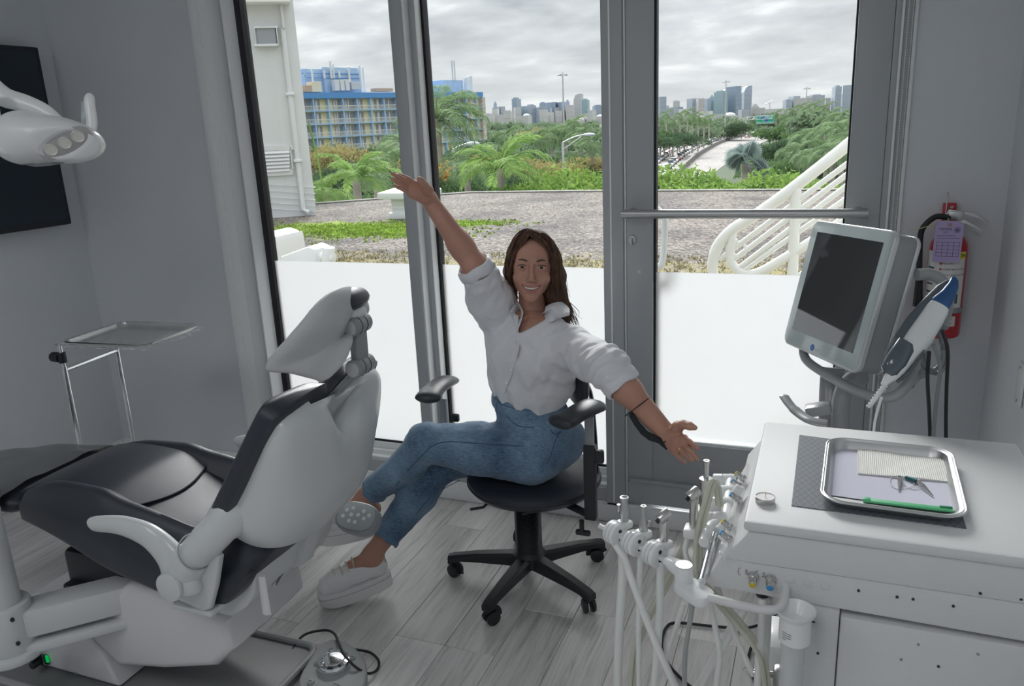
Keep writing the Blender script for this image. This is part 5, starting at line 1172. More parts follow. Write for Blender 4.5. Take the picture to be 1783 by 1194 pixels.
# headrest
j2 = at(628, 636, Y=YC-.01); j1 = at(622, 565, Y=YC-.01)
hrm2 = mat('headrest_grey_metal', (.27, .285, .29), .38)
HC = V((0, 1, 0))
def hinge(p, nm, r=.0235, hw=.036):
    h = MB().cyl(p-HC*hw, p+HC*hw, r, n=28, bev=.003).build(nm, hrm2, dc)
    MB().cyl(p-HC*(hw+.004), p-HC*(hw-.001), r*.80, n=28, bev=.002).build('hinge_cap', mat('hinge_cap_grey', (.42, .435, .44), .35), h)
    for dy in (-.012, .012): MB().tube([p+HC*dy+V((r*math.cos(t), 0, r*math.sin(t)))*1.003 for t in [2*PI*i/24 for i in range(24)]], .0012, 5, closed=True).build('hinge_groove', M['rubber'], h)
hinge(j2, 'lower_hinge'); hinge(j1, 'upper_hinge')
def bar(p, q, w, t, nm, hw=.022):
    d = (q-p); a, b, c = frame_of(d, V((0, 1, 0))); R_ = Matrix((a, b, c)).transposed()
    return MB().box((p+q)/2, (t, w, d.length), .004, R_).build(nm, hrm2, dc)
bar(j2, j1, .045, .026, 'headrest_link')
foot = BP0+BUP*.27+BNR*(-.02)
bar(j2+V((.0, 0, -.005)), foot+V((-.005, 0, 0)), .040, .016, 'headrest_stem')
h0 = at(608, 518, Y=YC-.02)
ho_ = MB().ball(at(606, 522, Y=YC), (.042, .075, .03)).build('headrest_cushion', M['blk'], dc)
MB().ball(at(612, 545, Y=YC), (.034, .045, .026)).box(at(614, 552, Y=YC), (.03, .06, .03), .008).build('headrest_shell', shellm, dc)
# paper cover on the headrest
def pillow(name, outline, th, m, n=9, seedw=0.0, sub=4, fold=None):
    pts = catmull(outline, sub, closed=True); N = len(pts); c = sum(pts, V())/N
    nrm = V()
    for i in range(N): nrm += (pts[i]-c).cross(pts[(i+1) % N]-c)
    nrm.normalize(); mb = MB(); vs = []; fs = []
    for side in (1, -1):
        base = len(vs)
        for k in range(n+1):
            s = 1-k/n
            for i in range(N):
                p = c+(pts[i]-c)*s; off = th*(1-s**3)**.6
                if fold: off += fold(p, s)*side
                vs.append(p+nrm*side*(off+.0008))
        for k in range(n):
            for i in range(N):
                i2 = (i+1) % N; q = (base+k*N+i, base+k*N+i2, base+(k+1)*N+i2, base+(k+1)*N+i); fs.append(q if side > 0 else q[::-1])
    b2 = (n+1)*N
    for i in range(N): i2 = (i+1) % N; fs.append((i2, i, b2+i, b2+i2))
    return MB().add(vs, fs).build(name, m, None, True, 1.3)
paper = mat('nonwoven_cover', (.50, .515, .52), .75, bump=.5, bscale=35, trans=0.0)
ol = [at(462, 641, Y=1.40), at(510, 583, Y=1.42), at(556, 528, Y=1.47), at(590, 503, Y=1.55), at(618, 501, Y=1.66), at(641, 527, Y=1.75), at(632, 548, Y=1.72), at(607, 556, Y=1.63), at(609, 590, Y=1.58), at(592, 630, Y=1.54), at(563, 663, Y=1.50), at(545, 660, Y=1.48), at(505, 650, Y=1.44)]
hc = pillow('headrest_cover', ol, .035, paper, 12, fold=lambda p, s: .004*math.sin(p.z*70+p.x*50)*(1-s)+.003*math.sin(p.x*130)*(s*(1-s)*4))
tag(hc, 'crumpled grey-white paper cover hanging from the dental chair headrest', 'cover')
# post and arm of the instrument arm beside the pedestal
ia = thing('instrument_post', 'white vertical post on a swinging arm at the near left of the dental chair', 'post')
px_, py_ = -2.075, 1.27
MB().cyl((px_, py_, .34), (px_, py_, 1.5), .047, n=30).build('post', shellm, ia)
MB().cyl((px_, py_, .255), (px_, py_, .40), .068, n=34, bev=.008).build('collar', shellm, ia)
for z in (.375, .30): MB().cyl((px_+.062, py_-.024, z), (px_+.069, py_-.027, z), .0055, n=10).build('screw', M['rubber'], ia)
d = V((-1.74, 1.62, 0))-V((px_, py_, 0)); L_ = d.length; d.normalize(); nrm = V((-d.y, d.x, 0))
R_ = Matrix((d, nrm, V((0, 0, 1)))).transposed()
MB().box(V((px_, py_, .335))+d*(L_/2), (L_, .095, .085), .010, R_).build('arm', shellm, ia)
MB().cyl((px_, py_, .235), (px_, py_, .262), .085, n=34, bev=.008).box(V((px_, py_, .262))+d*(L_/2), (L_, .11, .03), .008, R_).build('arm_underside', shellm, ia)
# touch pad of the assistant side, behind the backrest
kp = thing('assistant_keypad', 'small grey keypad with nine white round buttons beside the backrest', 'keypad')
kc = at(620, 899, Y=1.96); bx = (at(652, 905, Y=1.98)-at(585, 890, Y=1.98)).normalized()
up_ = (V((0, 0, 1))*.70+V((.30, -.62, 0))).normalized(); by = up_.cross(bx).normalized(); bz = bx.cross(by)
def ov(w, h, n=32): return [(w*math.copysign(abs(math.cos(t))**.75, math.cos(t)), h*math.copysign(abs(math.sin(t))**.75, math.sin(t))) for t in [2*PI*i/n for i in range(n)]]
MB().prism(ov(.075, .052), .042, kc-bz*.042, bx, by, .008, 3).build('keypad_body', mat('keypad_silver', (.33, .35, .37), .35), kp)
MB().prism(ov(.066, .044), .002, kc, bx, by, .0008).build('keypad_face', mat('keypad_face', (.50, .54, .56), .4), kp)
bm_ = mat('button_white', (.9, .92, .92), .4)
for (u_, v_) in ((-.045, -.008), (-.040, .014), (-.020, .024), (-.018, .002), (-.018, -.019), (.004, -.019), (.006, .006), (.020, .022), (.030, -.002), (.044, .012), (.014, -.02+.0)):
    if (u_, v_) == (.014, -.02): continue
    MB().cyl(kc+bx*u_+by*v_+bz*.0015, kc+bx*u_+by*v_+bz*.0035, .0068, n=16, bev=.0008).build('button', bm_, kp)
MB().box(kc-bz*.05-bx*.10, (.12, .05, .03), .01, Matrix((bx, by, bz)).transposed()).build('keypad_mount', shellm, kp)
MB().tube(catmull([kc-bz*.055-bx*.10, V((-1.75, 1.92, .42)), V((-1.74, 1.80, .36))], 5), .022, 12).build('keypad_arm', shellm, kp)
# ------------------------------------------------------------------ foot control
fc = thing('foot_control', 'grey pear-shaped foot control with chrome disc pedal on the floor', 'foot control', (-1.335, 1.70, 0))
c0 = at(582, 1160, Z=.03); fc.location = (c0.x, c0.y, 0)
pts2 = [(at(x, y, Z=.012)-V((c0.x, c0.y, 0))) for x, y in ((582, 1122), (610, 1130), (633, 1152), (640, 1180), (632, 1210), (600, 1232), (556, 1232), (527, 1212), (522, 1192), (535, 1165), (556, 1134))]
oc = catmull([V((p.x, p.y, 0)) for p in pts2], 4, True)
fgm = mat('foot_control_grey', (.33, .35, .345), .5, bump=.3, bscale=600)
MB().prism([(p.x, p.y) for p in oc][::-1], .030, (0, 0, .004), (1, 0, 0), (0, 1, 0), .008, 3).build('body', fgm, fc)
MB().lathe([(0, .030), (.050, .030), (.052, .034), (.052, .050), (.048, .056), (.038, .058), (.037, .0565), (.033, .0565), (.032, .058), (0, .060)], (0, 0, 0), (0, 0, 1), 40).build('chrome_disc', M['chrome'], fc)
for i, (x, y, r_) in enumerate(((577, 1131, .011), (551, 1155, .008), (614, 1145, .010), (541, 1187, .012), (584, 1192, .012))):
    p = at(x, y, Z=.036)-V((c0.x, c0.y, 0)); b = MB().cyl((p.x, p.y, .030), (p.x, p.y, .040), r_, r_*.92, n=18, bev=.002).build('button', fgm, fc)
    MB().bb(p.x-r_*.5, p.x+r_*.5, p.y-.0015, p.y+.0015, .0395, .041).build('button_mark', mat('mark_dark', (.12, .13, .13), .6), b)
cb_ = [at(x, y, Z=z) for x, y, z in ((531, 1174, .03), (512, 1150, .012), (510, 1130, .02), (530, 1105, .03), (565, 1097, .03), (582, 1103, .035), (590, 1120, .05), (600, 1140, .06), (618, 1160, .045), (640, 1172, .02), (656, 1166, .008), (659, 1150, .008), (645, 1136, .008), (622, 1131, .012), (612, 1132, .02))]
cbl = MB().tube(catmull(cb_, 8), .0042, 8).build('foot_control_cable', M['rubber']); tag(cbl, 'black cable looped around the grey foot control', 'cable')
# ------------------------------------------------------------------ tray stand
ts = thing('tray_stand', 'chrome instrument tray stand by the left wall corner', 'tray stand', (0, 0, 0))
TZ = .905
c4 = [at(110, 597, Z=TZ), at(262, 600, Z=TZ), at(345, 566, Z=TZ), at(203, 559, Z=TZ)]
cc = sum(c4, V())/4
ux = (c4[1]-c4[0]).normalized(); uy = V((-ux.y, ux.x, 0))
W_, H_ = .375, .30
ux = V((1, .08, 0)).normalized(); uy = V((-.08, 1, 0)).normalized()
def tray(name, cc, ux, uy, W_, H_, dz, rad, m, par, lip=.012, th=.0015):
    vs = []; N = 0
    prof = [(lip, 0, 1), (lip*.6, .003, 1), (0, .001, 1), (-.004, -dz*.6, 1), (-.010, -dz, 1), (-.03, -dz-.0, .8)]
    rings = []
    for off, z, _ in prof: rings.append([cc+ux*x+uy*y+V((0, 0, z)) for x, y in rrect(W_+off*2, H_+off*2, max(.004, rad+off), 8)])
    low = [[p-V((0, 0, th)) for p in r] for r in rings[::-1]]
    mb = MB(); mb.loft(rings+low, True, False); n = len(rings[0])
    vs_, fs_ = mb.v, mb.f; a = (len(rings)-1)*n; b = len(rings)*n
    mb.f.append(tuple(range(a, a+n))); mb.m.append(0); mb.f.append(tuple(range(b, b+n))[::-1]); mb.m.append(0)
    nr = len(rings)*2
    for k in range(n): k2 = (k+1) % n; mb.f.append((k, k2, (nr-1)*n+k2, (nr-1)*n+k)); mb.m.append(0)
    return mb.build(name, m, par)
stt = tray('instrument_tray', cc, ux, uy, W_, H_, .016, .035, M['steel'], None); tag(stt, 'rectangular steel tray wrapped in clear film on the chrome stand', 'tray')
wrap = mat('clear_film', (.8, .82, .84), .12, spec=.8, alpha=.22, bump=1.0, bscale=25)
def film_(u, v):
    x = (-.5+u)*(W_+.035); y = (-.5+v)*(H_+.03); e = max(abs(u-.5), abs(v-.5))*2; dz = .006-.020*max(0, e-.88)/.12*1.0+.002*math.sin(x*90+y*40)+(.004*math.sin(x*160)+.004*math.sin(y*190))*max(0, e-.85)*6
    return cc+ux*x+uy*y+V((0, 0, dz))
thick(film_, 60, 50, .0006).build('film_wrap', wrap, stt)
rd = random.Random(6); mb = MB()
for i in range(8):
    u_ = rd.uniform(.62, 1.0); p = film_(u_, .0+.02) if i % 2 else film_(1.0, rd.uniform(0, 1)); q = p+V((rd.uniform(-.02, .03), rd.uniform(-.02, .02), -rd.uniform(.006, .018))); s = p+V((rd.uniform(.01, .03), rd.uniform(.01, .03), -.004))
    mb.add([p, q, s, p+V((0, 0, .001))], [(0, 1, 2), (0, 2, 3), (1, 3, 2), (0, 3, 1)])
mb.build('film_crumple', wrap, stt)['kind'] = 'stuff'
pA = cc-ux*.165-uy*.13; pB = cc-ux*.165+uy*.13
pA = at(112, 640, Y=cc.y-.135); pB = at(209, 640, Y=cc.y+.14)
pA.z = pB.z = 0
for p, zt in ((pA, TZ-.02), (pB, TZ-.02)): MB().cyl((p.x, p.y, .03), (p.x, p.y, zt-.09), .0105, n=18).cyl((p.x, p.y, zt-.10), (p.x, p.y, zt), .0075, n=16).build('post', M['chrome'], ts)
MB().tube([V((pA.x, pA.y, TZ-.125)), V((pB.x, pB.y, TZ-.125))], .0095, 14).build('crossbar', M['chrome'], ts)
MB().bb(pA.x-.02, pA.x+.30, pA.y-.006, pA.y+.006, TZ-.027, TZ-.0215, .002).bb(pB.x-.02, pB.x+.33, pB.y-.006, pB.y+.006, TZ-.027, TZ-.0215, .002).build('tray_holder', M['steel'], ts)
MB().cyl((pA.x-.012, pA.y, TZ-.075), (pA.x-.052, pA.y, TZ-.075), .020, n=9, bev=.004).cyl((pA.x, pA.y, TZ-.095), (pA.x, pA.y, TZ-.055), .0145, n=18).build('clamp_knob', M['dplas'], ts)
mb = MB(); mb.tube([V((pA.x, pA.y-.10, .045)), V((pA.x, pA.y, .05)), V((pB.x, pB.y, .05)), V((pB.x, pB.y+.12, .045))], .012, 10); mb.tube([V((pA.x, pA.y-.1, .045)), V((pA.x+.34, pA.y-.08, .045))], .012, 10); mb.tube([V((pB.x, pB.y+.1, .045)), V((pB.x+.34, pB.y+.08, .045))], .012, 10); mb.build('base_frame', M['chrome'], ts)
for (x, y) in ((pA.x, pA.y-.09), (pB.x, pB.y+.11), (pA.x+.33, pA.y-.08), (pB.x+.33, pB.y+.08)): MB().cyl((x, y-.008, .019), (x, y+.008, .019), .019, n=16).cyl((x, y, .019), (x, y, .045), .006, n=8).build('castor', M['rubber'], ts)
# ------------------------------------------------------------------ operating light
ol_ = thing('operating_light', 'white dental operating light with two upright handles at the upper left', 'lamp')
YL = 1.6
DL = (at(85, 245, Y=YL)-V((0, 0, CAM_H))).dot(CF)
def lp(x, y, dd=0.0): return at(x, y, D=DL)+CF*dd
def LR(rot=0):
    a = CR*math.cos(rot)+CU*math.sin(rot); b = -CR*math.sin(rot)+CU*math.cos(rot); return [[a[i], CF[i], b[i]] for i in range(3)]
s_ = (lp(100, 240)-lp(0, 240)).length/100
c = lp(84, 243)
F_ = Field(np.array(c)-.22, np.array(c)+.22, .0036)
F_.ell(lp(86, 242), (94*s_, 58*s_, 40*s_), LR(-.10)).ell(lp(45, 240), (48*s_, 50*s_, 45*s_), LR(-.2), .02).ell(lp(25, 252), (34*s_, 40*s_, 28*s_), LR(-.3), .02)
# cut the light face
nf = (CR*.36-CU*.62-CF*.70).normalized(); fc_ = lp(130, 258, -.045)
Rf = [[0]*3 for _ in range(3)]; fx = (CR*.90+CU*.42-CF*.0); fx = (fx-nf*fx.dot(nf)).normalized(); fy = nf.cross(fx)
for i in range(3): Rf[i] = [fx[i], fy[i], nf[i]]
F_.rbox(fc_+nf*.10, (.5, .5, .2), .004, Rf, .006, 'sub')
F_.ell(fc_+nf*.002, (.078, .034, .010), Rf, 0, 'sub')
F_.build('lamp_head', M['wplas'], ol_)
lens = mat('lamp_face_lens', (.42, .42, .43), .12, spec=.7)
MB().prism(ov(.073, .031), .002, fc_-nf*.006, fx, fy, .0005).build('face_lens', lens, ol_)
for u_ in (-.040, 0, .038): 
    lo_ = MB().lathe([(0, 0), (.0135, 0), (.0155, .002), (.0165, .001), (.0165, -.002)], fc_+fx*u_+fy*.002-nf*.003, nf, 28).build('led_lens', mat('led_reflector', (.72, .72, .66), .15, spec=.7), ol_)
MB().tube([lp(40, 284, .0), lp(62, 288, .0), lp(88, 286, .0), lp(112, 281, 0)], .004, 8).build('lower_trim', mat('lamp_trim_grey', (.20, .21, .23), .3), ol_)
def paddle(pts, w, t, nm):
    o = MB().tube(catmull(pts, 6), w, 16, up=tuple(CF), sx=1, sy=.30 if t is None else t).build(nm, M['wplas'], ol_); return o
paddle([lp(155, 162, .0), lp(156, 185, 0), lp(160, 215, 0), lp(155, 236, 0)], [.014]*0+[x*.0155 for x in ([.25, .6, .85, .95]+[1]*11+[.9, .9, .9, .9])], .4, 'handle')
paddle([lp(3, 165, -.05), lp(8, 195, -.055), lp(18, 235, -.06), lp(30, 262, -.055), lp(42, 268, -.04)], [x*.021 for x in ([.3, .65, .85, .95]+[1]*17+[.8, .7, .6, .5])], .4, 'handle')
MB().tube(catmull([lp(-18, 150, .0), lp(10, 170, 0), lp(45, 180, 0), lp(80, 195, 0), lp(112, 222, 0)], 6), [.030-.0006*i for i in range(25)], 16, up=tuple(CF), sx=1, sy=.5).build('support_arch', M['wplas'], ol_)
cln = mat('clear_handle_sleeve', (.55, .62, .68), .1, alpha=.35)
MB().box(lp(136, 193, .03), (.018, .004, .07), .006, Matrix(LR())).build('clear_sleeve', cln, ol_)
MB().tube(catmull([lp(-10, 158, 0), lp(-40, 140, .02), lp(-140, 110, .05), lp(-260, 60, 0)], 6), .018, 14).build('lamp_arm', M['wplas'], ol_)
e = lp(-260, 60, 0); MB().cyl((e.x, e.y, e.z-.05), (e.x, e.y, ZC), .028, n=20).build('ceiling_post', M['wplas'], ol_)
# ================================================================== DELIVERY UNIT
um = mat('unit_enamel', (.68, .69, .69), .45, bump=.25, bscale=700)
un = thing('dental_unit', 'white enamelled dental delivery cart with sloping control side', 'dental unit')
UX0, UX1, UY0, UY1, UZ = -.105, .435, 1.43, 1.96, .87
MB().bb(UX0-.008, UX1, UY0-.008, UY1+.004, UZ-.022, UZ, .007).build('top', um, un)
MB().prism([(UX0+.004, UZ-.022), (-.150, .777), (UX1-.01, .777), (UX1-.01, UZ-.022)], UY1-UY0, (0, UY1, 0), (1, 0, 0), (0, 0, 1), .004).build('upper_housing', um, un)
MB().prism([(-.142, .808), (-.178, .730), (-.170, .710), (UX1-.012, .700), (UX1-.012, .778), (-.10, .778)], 1.84-UY0, (0, 1.842, 0), (1, 0, 0), (0, 0, 1), .006).build('control_console', um, un)
MB().bb(-.03, .068, UY0+.012, UY1-.03, .07, .705, .003).build('side_pillar', um, un)
MB().bb(.070, UX1-.014, UY0+.004, UY1-.03, .07, .690, .005).build('cabinet_panel', um, un)
MB().bb(.0, UX1-.03, UY0+.03, UY1-.05, .045, .08, .004).build('floor_frame', M['gplas'], un)
for x in (.03, .38):
    for y in (UY0+.06, UY1-.09): MB().cyl((x-.012, y, .026), (x+.012, y, .026), .026, n=18, bev=.004).cyl((x, y, .02), (x, y, .06), .008, n=10).build('castor', M['rubber'], un)
hd = mat('dark_hole', (.03, .03, .03), .6)
for (x, y, yy) in ((1714, 977, UY0-.001), (1707, 1033, UY0-.001), (1778, 1043, UY0+.001), (1495, 1028, UY0+.001), (1562, 1039, UY0+.001), (1590, 1043, UY0+.001), (1660, 1055, UY0+.001), (1634, 1160, UY0+.003), (1424, 1137, UY0+.011)):
    c = at(x, y, Y=yy); MB().cyl(c+V((0, .001, 0)), c-V((0, .0012, 0)), .0026, n=10).build('screw_hole', hd, un)
for (x, y) in ((1599, 1122), (1703, 1139), (1569, 1148)): c = at(x, y, Y=UY0+.003); MB().cyl(c+V((0, .001, 0)), c-V((0, .0010, 0)), .0026, n=10).build('screw_cap', M['gplas'], un)
for (x, y) in ((1375, 1009), (1406, 1015), (1437, 1021)): c = at(x, y, Y=UY0+.002); MB().cyl(c+V((0, .001, 0)), c-V((0, .0014, 0)), .0085, n=24, bev=.0006).build('round_blank', um, un)
yel = mat('knob_yellow', (.72, .55, .05), .4); blu2 = mat('knob_blue', (.06, .33, .72), .4)
def knob(p, d, cap, L_=.020, r_=.0085, par=un):
    d = V(d).normalized(); k = MB().cyl(p-d*.004, p+d*.006, r_*1.25, n=18, bev=.001).cyl(p, p+d*L_, r_, r_*.92, n=14, bev=.0012).build('control_knob', M['steel'], par)
    MB().cyl(p+d*L_, p+d*(L_+.0022), r_*.80, n=16, bev=.0005).build('knob_cap', cap, k); return k
for (x, y, cap) in ((1312, 1003, yel), (1342, 1008, blu2)): knob(at(x, y, Y=UY0), (0, -1, -.45), cap)
dr = mat('print_dark', (.10, .10, .11), .6)
for (x, y) in ((1296, 996), (1326, 1001)):
    c = at(x, y, Y=UY0+.0015)
    mb = MB()
    for k in range(4): mb.box(c+V((.004, 0, .006-.003*k)), (.006 if k % 2 else .0035, .0008, .0009), 0)
    mb.tube([c+V((-.004+.008*math.cos(t), -.0002, .009*math.sin(t))) for t in [1.9+i*.15 for i in range(17)]], .0004, 4); mb.build('dial_print', dr, un)
# knobs on the sloping side panel, facing left and up
pn_ = V((-.85, 0, .53)).normalized()
def onp(x, y, off=0.0):
    n = V((-.078, 0, .036)).normalized(); o = V((-.160, 0, .769))+n*(.001+off); d = at(x, y, D=1)-V((0, 0, CAM_H)); t = (o-V((0, 0, CAM_H))).dot(n)/d.dot(n); return V((0, 0, CAM_H))+d*t
for (x, y, cap) in ((1292, 829, yel), (1285, 842, blu2), (1284, 866, blu2), (1270, 914, yel), (1268, 934, blu2)): knob(onp(x+3, y+4), pn_, cap, .020, .0068)
c = onp(1290, 858); MB().cyl(c, c+pn_*.018, .0135, .0115, n=24, bev=.002).build('selector_dial', M['wplas'], un)
for (x, y) in ((1262, 950), (1258, 966), (1256, 938)): c = onp(x, y); MB().box(c, (.018, .010, .003), .0012, Matrix.Rotation(-PI/4, 3, 'Y').inverted()).build('panel_button', M['wplas'], un)
c = at(1288, 925, Y=1.50); 
q = [at(1303, 893, X=-.128), at(1301, 905, X=-.130), at(1283, 938, X=-.147), at(1281, 925, X=-.147)]
MB().add(q+[p+V((.0008, 0, 0)) for p in q], [(0, 1, 2, 3), (7, 6, 5, 4), (0, 4, 5, 1), (1, 5, 6, 2), (2, 6, 7, 3), (3, 7, 4, 0)]).build('side_label', mat('side_label', (.10, .12, .18), .4), un, False)
q2 = [a.lerp(b, .25) for a, b in zip(q, [q[2], q[3], q[0], q[1]])]; q2 = [p+V((-.0006, 0, .0006)) for p in q2]
MB().add(q2+[p+V((.0004, 0, 0)) for p in q2], [(0, 1, 2, 3), (7, 6, 5, 4), (0, 4, 5, 1), (1, 5, 6, 2), (2, 6, 7, 3), (3, 7, 4, 0)]).build('label_print', M['wplas'], un, False)
# black plug under console
c = at(1328, 1027, Y=1.47); MB().cyl(c+V((0, 0, .010)), c-V((0, 0, .014)), .017, .013, n=20, bev=.003).build('hose_coupling', M['dplas'], un)
# cup canister on a bracket
cupx, cupy = -.010, 1.375
cu_ = thing('waste_canister', 'white funnel canister with printed label on the side of the cart', 'canister', (cupx, cupy, .60))
z0 = at(1384, 1062, Y=cupy).z-.60
MB().lathe([(0, z0-.022), (.018, z0-.020), (.029, z0-.004), (.034, z0+.000), (.0355, z0+.002), (.035, z0-.003), (.030, z0-.010), (.0285, z0-.016), (.0285, z0-.062), (.025, z0-.066), (0, z0-.066)], (0, 0, 0), (0, 0, 1), 40).build('cup', M['wplas'], cu_)
for k in range(4): MB().tube([(.0288*math.cos(t), .0288*math.sin(t), z0-.036-.0045*k) for t in [3.9+i*.07 for i in range(10-(k == 3)*5)]], .0006, 4).build('label_line', dr, cu_)
MB().cyl((-.002, .0, z0-.066), (-.002, 0, -.42), .022, n=24).build('clear_tube', mat('milky_tube', (.72, .75, .76), .25, alpha=.55), cu_)
MB().cyl((-.004, 0, z0-.10), (-.010, .004, -.42), .009, n=14).build('inner_hose', M['wplas'], cu_)
MB().box((0, .042, z0-.045), (.012, .030, .02), .003).build('bracket_arm', um, cu_); MB().bb(-.004, .036, .052, .058, z0-.085, z0-.055, .001).bb(.002, .036, .030, .058, z0-.060, z0-.055, .001).build('bracket', um, cu_)
cu_.location.z = .60
# grey support bar from the pivot block to the cart
sb_ = MB().tube(catmull([V((-.170, 1.375, .722)), V((-.10, 1.368, .721)), V((-.055, 1.370, .721)), V((-.036, 1.385, .725)), V((-.030, 1.44, .736))], 6), .0085, 12).build('support_bar', um, un)
# pivot block, arm and rod with three holders
ho = thing('handpiece_holder', 'white handpiece holder arm with three clamps left of the cart', 'holder')
pv = V((-.223, 1.413, .735)); bl = V((-.180, 1.378, .722))
MB().prism([(p[0], p[1]) for p in rrect(.085, .05, .02, 6)], .022, (-.200, 1.395, .706), (.78, -.62, 0), (.62, .78, 0), .005).build('pivot_block', M['wplas'], ho)
MB().cyl(pv+V((0, 0, -.012)), pv+V((0, 0, .026)), .0185, n=28, bev=.003).build('pivot_post', M['wplas'], ho)
MB().cyl(pv+V((0, 0, .0255)), pv+V((0, 0, .0275)), .0165, n=28).build('pivot_cap', M['steelr'], ho)
rd_ = (V((-.457, 1.57, .74))-V((-.293, 1.471, .74))).normalized(); ra = V((-.262, 1.452, .74))
MB().tube([pv+V((0, 0, .008)), pv.lerp(ra, .5)+V((0, 0, .008)), ra+V((0, 0, .002))], [.0165, .0165, .011], 16, up=(0, 0, 1), sx=1.15, sy=.8).build('arm', M['wplas'], ho)
MB().tube([ra-rd_*.01, ra+rd_*.20], .0062, 14).build('rod', um, ho)
hs3 = [V((-.392, 1.531, .742)), V((-.343, 1.501, .742)), V((-.293, 1.471, .742))]
sd = V((rd_.y, -rd_.x, 0)); sd = -sd if sd.x < 0 else sd   # to the right
tips = [('bulb', .012), ('cone', .011), ('head', .010)]
def instrument(kind, p, label):
    t = thing('handpiece', label, 'handpiece', p, 0)
    if kind == 'bulb': MB().lathe([(0, -.03), (.009, -.03), (.010, -.005), (.0085, .004), (.0095, .010), (.0115, .018), (.0105, .030), (.0080, .038), (.0080, .046), (.0098, .050), (.0098, .055), (.006, .056), (.005, .050), (0, .05)], (0, 0, 0), (0, 0, 1), 24).build('body', M['steelr'], t); MB().cyl((-.012, .004, .018), (-.012, .004, .034), .006, n=14, bev=.001).build('valve', M['steel'], t)
    if kind == 'cone': MB().lathe([(0, -.03), (.008, -.03), (.0095, -.004), (.0098, .010), (.0072, .016), (.0085, .022), (.0055, .032), (.0050, .050), (.0062, .053), (.0062, .056), (.003, .056), (.003, .05), (0, .05)], (0, 0, 0), (0, 0, 1), 24).build('body', M['steelr'], t); MB().cyl((.010, .0, .008), (.012, .004, .020), .005, n=12).build('valve', M['steel'], t)
    if kind == 'head': MB().lathe([(0, -.03), (.0085, -.03), (.0095, .0), (.0090, .030), (.0100, .042), (.010, .046), (0, .048)], (0, 0, 0), (0, 0, 1), 24).build('body', M['steel'], t); MB().cyl((-.010, -.010, .048), (.008, .008, .062), .0115, .012, n=24, bev=.003).build('head', M['steel'], t); MB().cyl((-.011, -.011, .0475), (-.0135, -.0135, .0458), .0055, n=18).build('nozzle', M['rubber'], t)
    if kind == 'tall': MB().lathe([(0, -.05), (.012, -.05), (.0135, .0), (.0135, .040), (.015, .044), (.015, .050), (.006, .052), (.006, .085), (.0072, .088), (.0072, .094), (.003, .094), (.003, .09), (0, .09)], (0, 0, 0), (0, 0, 1), 24).build('body', M['steel'], t)
    return t
lab = ['stubby steel handpiece coupling in the leftmost clamp of the holder arm', 'slim pointed steel suction coupling in the middle clamp of the holder arm', 'chrome syringe handpiece with round head in the clamp nearest the pivot']
for i, p in enumerate(hs3):
    q = p+sd*.0
    h = MB().cyl(q-rd_*.015+V((0, 0, -.0)), q+rd_*.015, .0265, n=32, bev=.004).build('clamp', M['wplas'], ho)
    MB().box(q+sd*.026+V((0, 0, .012)), (.034, .030, .016), .004, Matrix((sd, rd_, V((0, 0, 1)))).transposed()).build('clamp_cradle', M['wplas'], h)
    for dz in (-.009, .010): c = q-rd_*.0155+V((0, 0, dz)); MB().cyl(c+rd_*.001, c-rd_*.0012, .0042, n=14).build('clamp_screw', hd, h)
    for k in (-.005, .005): MB().tube([q+rd_*k+sd*(.0266*math.cos(t))+V((0, 0, .0266*math.sin(t))) for t in [2*PI*j/24 for j in range(24)]], .0005, 4, closed=True).build('clamp_groove', M['gplas'], h)
    instrument(tips[i][0], q+sd*.029+V((0, 0, .022)), lab[i])
# second rack with ribbed cradles beside the console, bar towards the pivot
rk = thing('instrument_rack', 'white ribbed instrument rack along the sloping side of the cart', 'rack')
for i, (x, y) in enumerate(((1258, 838), (1253, 858), (1250, 879), (1240, 905))):
    p = at(x, y, Z=.765); MB().cyl(p+V((-.022, -.006, 0)), p+V((.030, .006, .0)), .019, n=24, bev=.004).build('rib', M['wplas'], rk)
    MB().tube([p+V((0, 0, 0))+V((0, .0195*math.cos(t), .0195*math.sin(t))) for t in [2*PI*j/20 for j in range(20)]], .0006, 4, closed=True).build('rib_groove', M['gplas'], rk)
MB().tube(catmull([at(1272, 832, Z=.77), at(1262, 905, Z=.765), at(1248, 925, Z=.76)], 5), .012, 12).build('rack_back', M['wplas'], rk)
MB().tube(catmull([at(1262, 915, Z=.76), at(1243, 912, Z=.768), at(1232, 925, Z=.765), at(1225, 945, Z=.76)], 5), .011, 12).build('rack_elbow', M['wplas'], rk)
MB().tube([at(1246, 918, Z=.762), at(1222, 1012, Z=.735)], .0085, 14).build('rack_bar', M['chrome'], rk)
MB().tube(catmull([at(1242, 922, Z=.75), at(1205, 930, Z=.73), at(1193, 960, Z=.70), at(1205, 990, Z=.66)], 6), .006, 10, ).build('rack_loop', M['wplas'], rk)
pA_ = at(1208, 885, Z=.80); pB_ = at(1229, 850, Z=.80)
instrument('head', pA_+V((0, 0, -.02)), 'chrome syringe handpiece standing in the rack by the console')
instrument('tall', pB_+V((0, 0, -.025)), 'tall steel coupling with thin tip at the back of the rack')
MB().box(pA_+V((0, 0, -.055)), (.04, .04, .022), .005).build('rack_cradle', M['wplas'], rk); MB().box(pB_+V((0, 0, -.06)), (.04, .04, .022), .005).build('rack_cradle', M['wplas'], rk)
